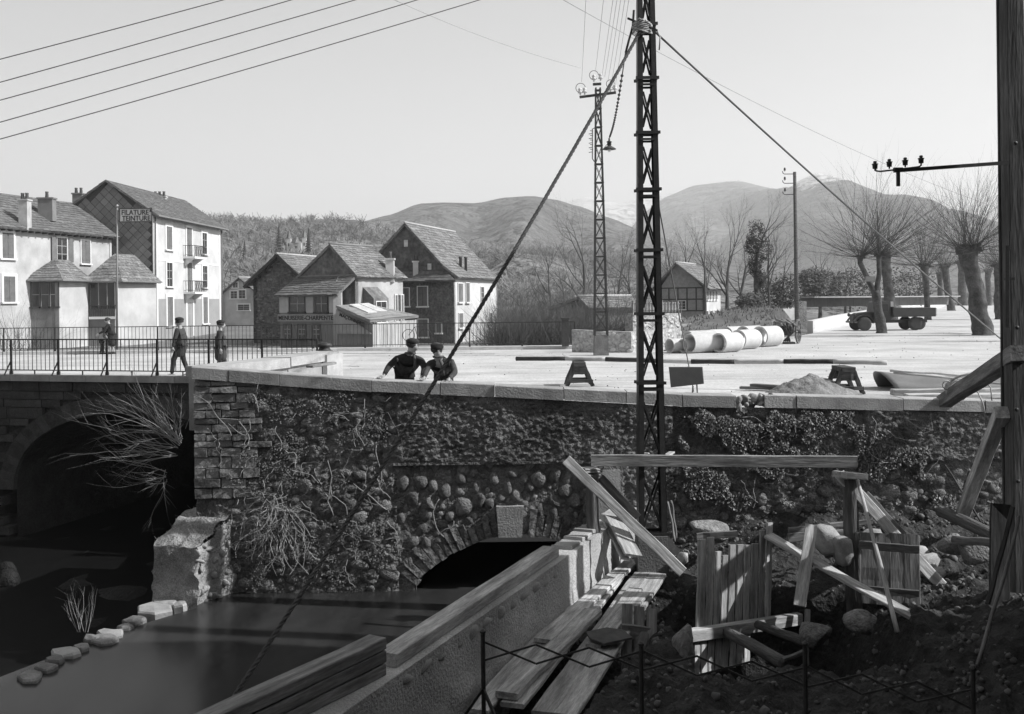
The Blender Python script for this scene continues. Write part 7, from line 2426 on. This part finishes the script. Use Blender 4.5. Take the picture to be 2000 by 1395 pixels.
for k in range(9):
    shoot(q, gz(160 + rr.uniform(-12, 12), 1235, WATER), (rr.gauss(0, .3), rr.gauss(0, .2), 1), rr.uniform(.5, 1.0), .005, rr, .1, 5, 3, 6)
t = thing('dry_weeds', 'bare sapling growing between the weir stones', 'sapling', gz(160, 1235, WATER)); q.build('stems', M_TWIGL, t)

# ================================================================== people
M_SKIN = mat('skin', .36, var=.1, scale=8, rough=.6)
M_COAT = mat('dark_wool', .030, var=.3, scale=6, bump=.3, bscale=20)
M_COATG = mat('grey_wool', .055, var=.3, scale=6, bump=.3, bscale=20)
M_TROU = mat('dark_trousers', .035, var=.3, scale=6, bump=.3, bscale=14)
M_BERET = mat('beret_felt', .028, var=.2, scale=10)
M_HAIR = mat('dark_hair', .05, var=.3, scale=14)
M_SCARF = mat('grey_scarf', .09, var=.3, scale=10)
M_SHOE = mat('shoe_leather', .03, var=.2, rough=.5)


def skin(pts, edges, rad, sub=1):
    me = bpy.data.meshes.new('skin_tmp')
    me.from_pydata([tuple(p) for p in pts], edges, [])
    o = bpy.data.objects.new('skin_tmp', me); COL.objects.link(o)
    md = o.modifiers.new('s', 'SKIN'); md.use_smooth_shade = True
    sv = me.skin_vertices[0].data
    for i, r in enumerate(rad):
        sv[i].radius = (r, r) if not hasattr(r, '__len__') else r
        sv[i].use_root = (i == 0)
    ss = o.modifiers.new('d', 'SUBSURF'); ss.levels = sub; ss.render_levels = sub
    bpy.context.view_layer.update()
    ev = o.evaluated_get(bpy.context.evaluated_depsgraph_get())
    m2 = bpy.data.meshes.new_from_object(ev)
    b = MB(); b.add([v.co.copy() for v in m2.vertices], [tuple(p.vertices) for p in m2.polygons])
    bpy.data.objects.remove(o, do_unlink=True)
    return b


def headmesh(c, f, up, r):
    """ovoid head with brow, nose, chin and ears, looking along f"""
    f = V(f).normalized(); up = V(up); up = (up - f * up.dot(f)).normalized(); rt = f.cross(up)
    b = MB(); n, m_ = 18, 14
    for j in range(m_ + 1):
        ph = -PI / 2 + PI * j / m_
        for i in range(n):
            th = 2 * PI * i / n
            x = math.cos(ph) * math.cos(th); y = math.cos(ph) * math.sin(th); z = math.sin(ph)    # x forward
            q = V((x * .98, y * .76, z * 1.16))
            if z < 0: q.x += .10 * (-z); q.y *= 1 - .22 * (-z)
            ang = abs(y)
            if x > .55 and ang < .2 and -.35 < z < .1: q.x += .26 * (1 - ang / .2) * (1 - (z + .35) / .5 * .7)   # nose
            if x > .4 and .12 < ang < .45 and 0.0 < z < .25: q.x -= .10                                          # eye sockets
            if x > .55 and ang < .3 and -.62 < z < -.5: q.x -= .07                                               # mouth
            if x > .4 and ang < .35 and z < -.75: q.x += .08                                                     # chin
            if abs(x) < .2 and ang > .85 and -.25 < z < .22: q.y *= 1.16                                         # ears
            b.v.append(tuple(V(c) + f * q.x * r + rt * q.y * r + up * q.z * r))
    for j in range(m_):
        for i in range(n):
            i2 = (i + 1) % n; b.f.append((j * n + i, j * n + i2, (j + 1) * n + i2, (j + 1) * n + i))
    return b, rt, up


def hand(b, wrist, d, nrm, s):
    """palm and five bent fingers; d = pointing direction, nrm = back of the hand"""
    d = V(d).normalized(); nrm = V(nrm); nrm = (nrm - d * nrm.dot(d)).normalized(); sd = d.cross(nrm)
    w = V(wrist)
    b.hexa([w - sd * .030 * s - nrm * .012 * s, w + sd * .030 * s - nrm * .012 * s, w + sd * .034 * s + nrm * .016 * s, w - sd * .034 * s + nrm * .016 * s,
            w + d * .095 * s - sd * .042 * s - nrm * .012 * s, w + d * .095 * s + sd * .042 * s - nrm * .012 * s, w + d * .095 * s + sd * .042 * s + nrm * .013 * s, w + d * .095 * s - sd * .042 * s + nrm * .013 * s])
    for k, L in enumerate((.066, .078, .074, .058)):
        p0 = w + d * .09 * s + sd * (-.032 + .0215 * k) * s
        p1 = p0 + (d + nrm * .12).normalized() * L * .5 * s + sd * (k - 1.5) * .004 * s
        p2 = p1 + (d - nrm * .55).normalized() * L * .5 * s
        b.tube([p0, p1, p2], [.0105 * s, .0095 * s, .0075 * s], 6)
    p0 = w + d * .03 * s - sd * .034 * s
    b.tube([p0, p0 + (d - sd * .8).normalized() * .04 * s, p0 + (d * 1.2 - sd * .35).normalized() * .075 * s], [.013 * s, .011 * s, .009 * s], 6)


def person(label, J, look, s=1.0, coat=M_COAT, leg=M_TROU, hat='beret', long=0.0, scarf=False, hands=None, skirt=False, child=False, group=None):
    J = {k: V(v) for k, v in J.items()}
    t = thing('person', label, 'person', (J['ftL'] + J['ftR']) / 2, group)
    r = .115 * s * (1.0 if not child else 1.12)
    hb, rt, up = headmesh(J['head'], look, J.get('hup', Z), r)
    # continuous body: legs, trunk, arms and neck grown from one skeleton
    names = ['hip', 'waist', 'chest', 'neck', 'headb', 'shL', 'elL', 'haL', 'shR', 'elR', 'haR', 'hpL', 'knL', 'anL', 'hpR', 'knR', 'anR']
    hip, chest, neck = J['hip'], J['chest'], J['neck']
    side = (J['shR'] - J['shL']); side.z = 0; side.normalize()
    pts = {'hip': hip, 'waist': lerp(hip, chest, .45), 'chest': chest, 'neck': neck, 'headb': J['head'] - up * r * .3,
           'shL': J['shL'], 'elL': J['elL'], 'haL': J['haL'], 'shR': J['shR'], 'elR': J['elR'], 'haR': J['haR'],
           'hpL': hip - side * .10 * s - Z * .06 * s, 'hpR': hip + side * .10 * s - Z * .06 * s,
           'knL': J['knL'], 'knR': J['knR'], 'anL': J['ftL'] + Z * .09 * s, 'anR': J['ftR'] + Z * .09 * s}
    ed = [('hip', 'waist'), ('waist', 'chest'), ('chest', 'neck'), ('neck', 'headb'), ('chest', 'shL'), ('shL', 'elL'), ('elL', 'haL'), ('chest', 'shR'), ('shR', 'elR'), ('elR', 'haR'),
          ('hip', 'hpL'), ('hpL', 'knL'), ('knL', 'anL'), ('hip', 'hpR'), ('hpR', 'knR'), ('knR', 'anR')]
    rad = {'hip': .10, 'waist': .095, 'chest': .11, 'neck': .06, 'headb': .064, 'shL': .05, 'elL': .036, 'haL': .028, 'shR': .05, 'elR': .036, 'haR': .028, 'hpL': .088, 'knL': .056, 'anL': .036, 'hpR': .088, 'knR': .056, 'anR': .036}
    ix = {n: i for i, n in enumerate(names)}
    b = skin([pts[n] for n in names], [(ix[a], ix[c]) for a, c in ed], [rad[n] * s for n in names])
    b.add(hb.v, hb.f)
    for k in ('L', 'R'):
        d = (hands or {}).get(k) or ((pts['ha' + k] - pts['el' + k]).normalized(), V((0, -1, .3)))
        hand(b, pts['ha' + k] - V(d[0]).normalized() * .01 * s, d[0], d[1], s)
    b.build('body', M_SKIN, t, True)
    # coat over trunk and sleeves
    cn = ['waist', 'hip', 'chest', 'collar', 'shL', 'elL', 'wrL', 'shR', 'elR', 'wrR']
    cp = dict(pts); cp['collar'] = lerp(chest, neck, .72); cp['wrL'] = lerp(pts['elL'], pts['haL'], .93); cp['wrR'] = lerp(pts['elR'], pts['haR'], .93)
    cr = {'waist': .18, 'hip': .185, 'chest': .178, 'collar': .085, 'shL': .082, 'elL': .062, 'wrL': .042, 'shR': .082, 'elR': .062, 'wrR': .042}
    ce = [('waist', 'hip'), ('waist', 'chest'), ('chest', 'collar'), ('chest', 'shL'), ('shL', 'elL'), ('elL', 'wrL'), ('chest', 'shR'), ('shR', 'elR'), ('elR', 'wrR')]
    if long:
        cn.append('hem'); cp['hem'] = hip - Z * long * s + (pts['knL'] + pts['knR'] - 2 * hip) * .12; cr['hem'] = .20 if not skirt else .24; ce.append(('hip', 'hem'))
    cx_ = {n: i for i, n in enumerate(cn)}
    c = skin([cp[n] for n in cn], [(cx_[a], cx_[q]) for a, q in ce], [cr[n] * s for n in cn], 2)
    co = c.build('coat', coat, t, True)
    if not skirt:
        tn = ['hip', 'hpL', 'knL', 'anL', 'hpR', 'knR', 'anR']; tr_ = [.15, .105, .078, .062, .105, .078, .062]
        q = skin([pts[n] for n in tn], [(0, 1), (1, 2), (2, 3), (0, 4), (4, 5), (5, 6)], [x * s for x in tr_]); q.build('trousers', leg, t, True)
    fl = V((look[0], look[1], 0)); fl = fl.normalized() if fl.length > .2 else V((0, -1, 0))
    for k in ('L', 'R'):
        q = MB(); a = J['ft' + k]; q.tube([a - fl * .07 * s + Z * .05 * s, a + fl * .02 * s + Z * .06 * s, a + fl * .13 * s + Z * .04 * s, a + fl * .19 * s + Z * .03 * s], [.045 * s, .052 * s, .045 * s, .022 * s], 8); q.build('shoe', M_SHOE, t, True)
    # hair and headgear
    f = V(look).normalized()
    hc = J['head']
    q = MB(); Mh = Matrix((f, -rt, up)).transposed()
    q.lathe(hc + up * r * .12 - f * r * .12, [(r * .95, -r * .35), (r * 1.03, 0), (r * .98, r * .5), (r * .6, r * .98), (r * .1, r * 1.12)], 14, Mh); hr = q.build('hair', M_HAIR, t, True)
    if hat == 'beret':
        q = MB(); base = hc + up * r * .30 - f * r * .10
        q.lathe(base, [(r * .98, 0), (r * 1.06, r * .16), (r * 1.12, r * .34), (r * 1.04, r * .58), (r * .72, r * .8), (r * .05, r * .9)], 16, Mh @ Matrix.Rotation(-.18, 3, 'Y')); q.build('beret', M_BERET, t, True)
    elif hat == 'cap':
        q = MB(); base = hc + up * r * .5; q.lathe(base, [(r * .95, 0), (r * 1.08, r * .2), (r * 1.0, r * .6), (r * .2, r * .75)], 14, Mh); q.build('cap', M_BERET, t, True)
    elif hat == 'bun':
        q = MB(); q.lathe(hc - f * r * .95 + up * r * .3, [(r * .1, -r * .4), (r * .45, -r * .2), (r * .5, r * .1), (r * .1, r * .4)], 10, Mh); q.build('hair_bun', M_HAIR, t, True)
    if scarf:
        q = MB(); q.tube([neck + V((.09 * s * math.cos(a), .09 * s * math.sin(a) - .01, -.02)) for a in [i * .6 for i in range(11)]], .024 * s, 6); q.tube([neck + f * .1 * s - Z * .03, lerp(neck, chest, .6) + f * .17 * s, chest + f * .20 * s - Z * .12], [.025 * s, .028 * s, .025 * s], 6); q.build('scarf', M_SCARF, t, True)
    return t


# the two men leaning on the parapet
def leg_pts(hip, D, s=1.0, dx=.13):
    return dict(knL=V((hip.x - dx, D - .02, .48 * s)), knR=V((hip.x + dx, D - .05, .48 * s)), ftL=V((hip.x - dx, D + .12, 0)), ftR=V((hip.x + dx, D + .05, 0)))


cz1 = cop_z(px(745, 735, 20.2).x) + .02
h1 = V((px(790, 700, 21.1).x, 21.08, .84))
J1 = dict(head=px(806, 675, 20.62), neck=px(801, 688, 20.75), chest=px(796, 704, 20.84), hip=h1, shL=px(775, 702, 20.84), shR=px(822, 702, 20.82),
          elL=px(759, 716, 20.66), haL=px(749, 733, 20.36), elR=px(829, 718, 20.66), haR=px(824, 738, 20.38), **leg_pts(h1, 21.1))
for k, X in (('haL', 749), ('haR', 824)): J1[k].z = cop_z(J1[k].x) + .045
person('man in dark coat and beret leaning on the parapet, looking to the side', J1, (.75, -.6, -.25), 1.07, M_COAT, scarf=True, hands={'L': (V((-.65, -.7, -.15)), V((0, 0, 1))), 'R': (V((.1, -1, -.1)), V((0, 0, 1)))})
h2 = V((px(866, 705, 21.0).x, 21.02, .82))
J2 = dict(head=px(853, 684, 20.55), neck=px(856, 695, 20.68), chest=px(860, 712, 20.78), hip=h2, shL=px(839, 708, 20.78), shR=px(882, 709, 20.78),
          elL=px(834, 722, 20.6), haL=px(828, 738, 20.28), elR=px(889, 728, 20.55), haR=px(876, 745, 20.22), **leg_pts(h2, 21.05))
for k in ('haL', 'haR'): J2[k].z = cop_z(J2[k].x) + .045
person('man in dark jacket and tilted beret with both hands on the parapet edge', J2, (.35, -.8, -.45), 1.05, M_COATG, scarf=True, hands={'L': (V((-.2, -1, -.1)), V((0, 0, 1))), 'R': (V((0, -1, -.35)), V((0, -.2, 1)))})


def standing(x, y, label, s, yaw, coat, hat, long=0.0, skirt=False, stride=.12, lean=0.0, child=False, z=0.0, arm=0.0, D=None):
    B = gz(x, y, z) if D is None else V((px(x, 700, D).x, D, z))
    f = V((math.cos(yaw), math.sin(yaw), 0)); sd = V((f.y, -f.x, 0))       # sd: the person's right... 
    P = lambda a, b_, c: B + f * a * s + sd * b_ * s + Z * c * s
    l = lean
    J = dict(head=P(.02 + l * 1.1, 0, 1.60 - l * .25), neck=P(l * .85, 0, 1.44 - l * .15), chest=P(l * .6, 0, 1.24 - l * .08), hip=P(0, 0, .92), shL=P(l * .7, -.19, 1.37 - l * .12), shR=P(l * .7, .19, 1.37 - l * .12),
             elL=P(l * .8 + .05 + arm * .2, -.25, 1.10 - l * .1), haL=P(l + .12 + arm * .5, -.23, .86 + arm * .15), elR=P(l * .8 - .06 + arm * .25, .25, 1.10 - l * .1), haR=P(l - .02 + arm * .6, .24, .86 + arm * .2),
             knL=P(stride * .6 + .03, -.09, .50), knR=P(-stride * .4 + .03, .09, .50), ftL=P(stride, -.09, 0), ftR=P(-stride, .09, 0))
    return person(label, J, (f.x, f.y, -.12 - l), s, coat, M_TROU, hat, long, False, None, skirt, child)


standing(352, 733, 'person in dark clothes walking just behind the near bridge railing', 1.03, math.radians(175), M_COATG, 'beret', .28, stride=.22, z=.05, D=30.6)
standing(431, 730, 'person in grey coat walking behind the railing beside the wing parapet', 1.0, math.radians(20), M_COATG, 'beret', .35, stride=.15, D=30.9)
standing(219, 692, 'woman in dark dress bending towards a child at the far kerb', .98, math.radians(185), M_COAT, 'bun', .5, True, .05, .16, arm=.5)
standing(199, 692, 'small child in pale jacket and dark trousers at the far kerb beside the woman', .70, math.radians(5), mat('pale_wool', .28, var=.3, scale=6), 'cap', 0, False, .05, .12, True, arm=.3)

# ================================================================== haze: one closed box of thin even air round everything
hz = MB(); hz.box((0, 4400, 480), (15000, 9700, 992)); 
hm_ = bpy.data.materials.new('valley_haze'); hm_.use_nodes = True
n = hm_.node_tree.nodes; n.clear()
pvn = n.new('ShaderNodeVolumePrincipled'); out = n.new('ShaderNodeOutputMaterial')
pvn.inputs['Color'].default_value = (.93, .93, .93, 1); pvn.inputs['Density'].default_value = 0.0003; pvn.inputs['Anisotropy'].default_value = 0.2
hm_.node_tree.links.new(pvn.outputs[0], out.inputs['Volume'])
hz.build('haze', hm_, kind='stuff', label='thin pale haze lying over the valley')
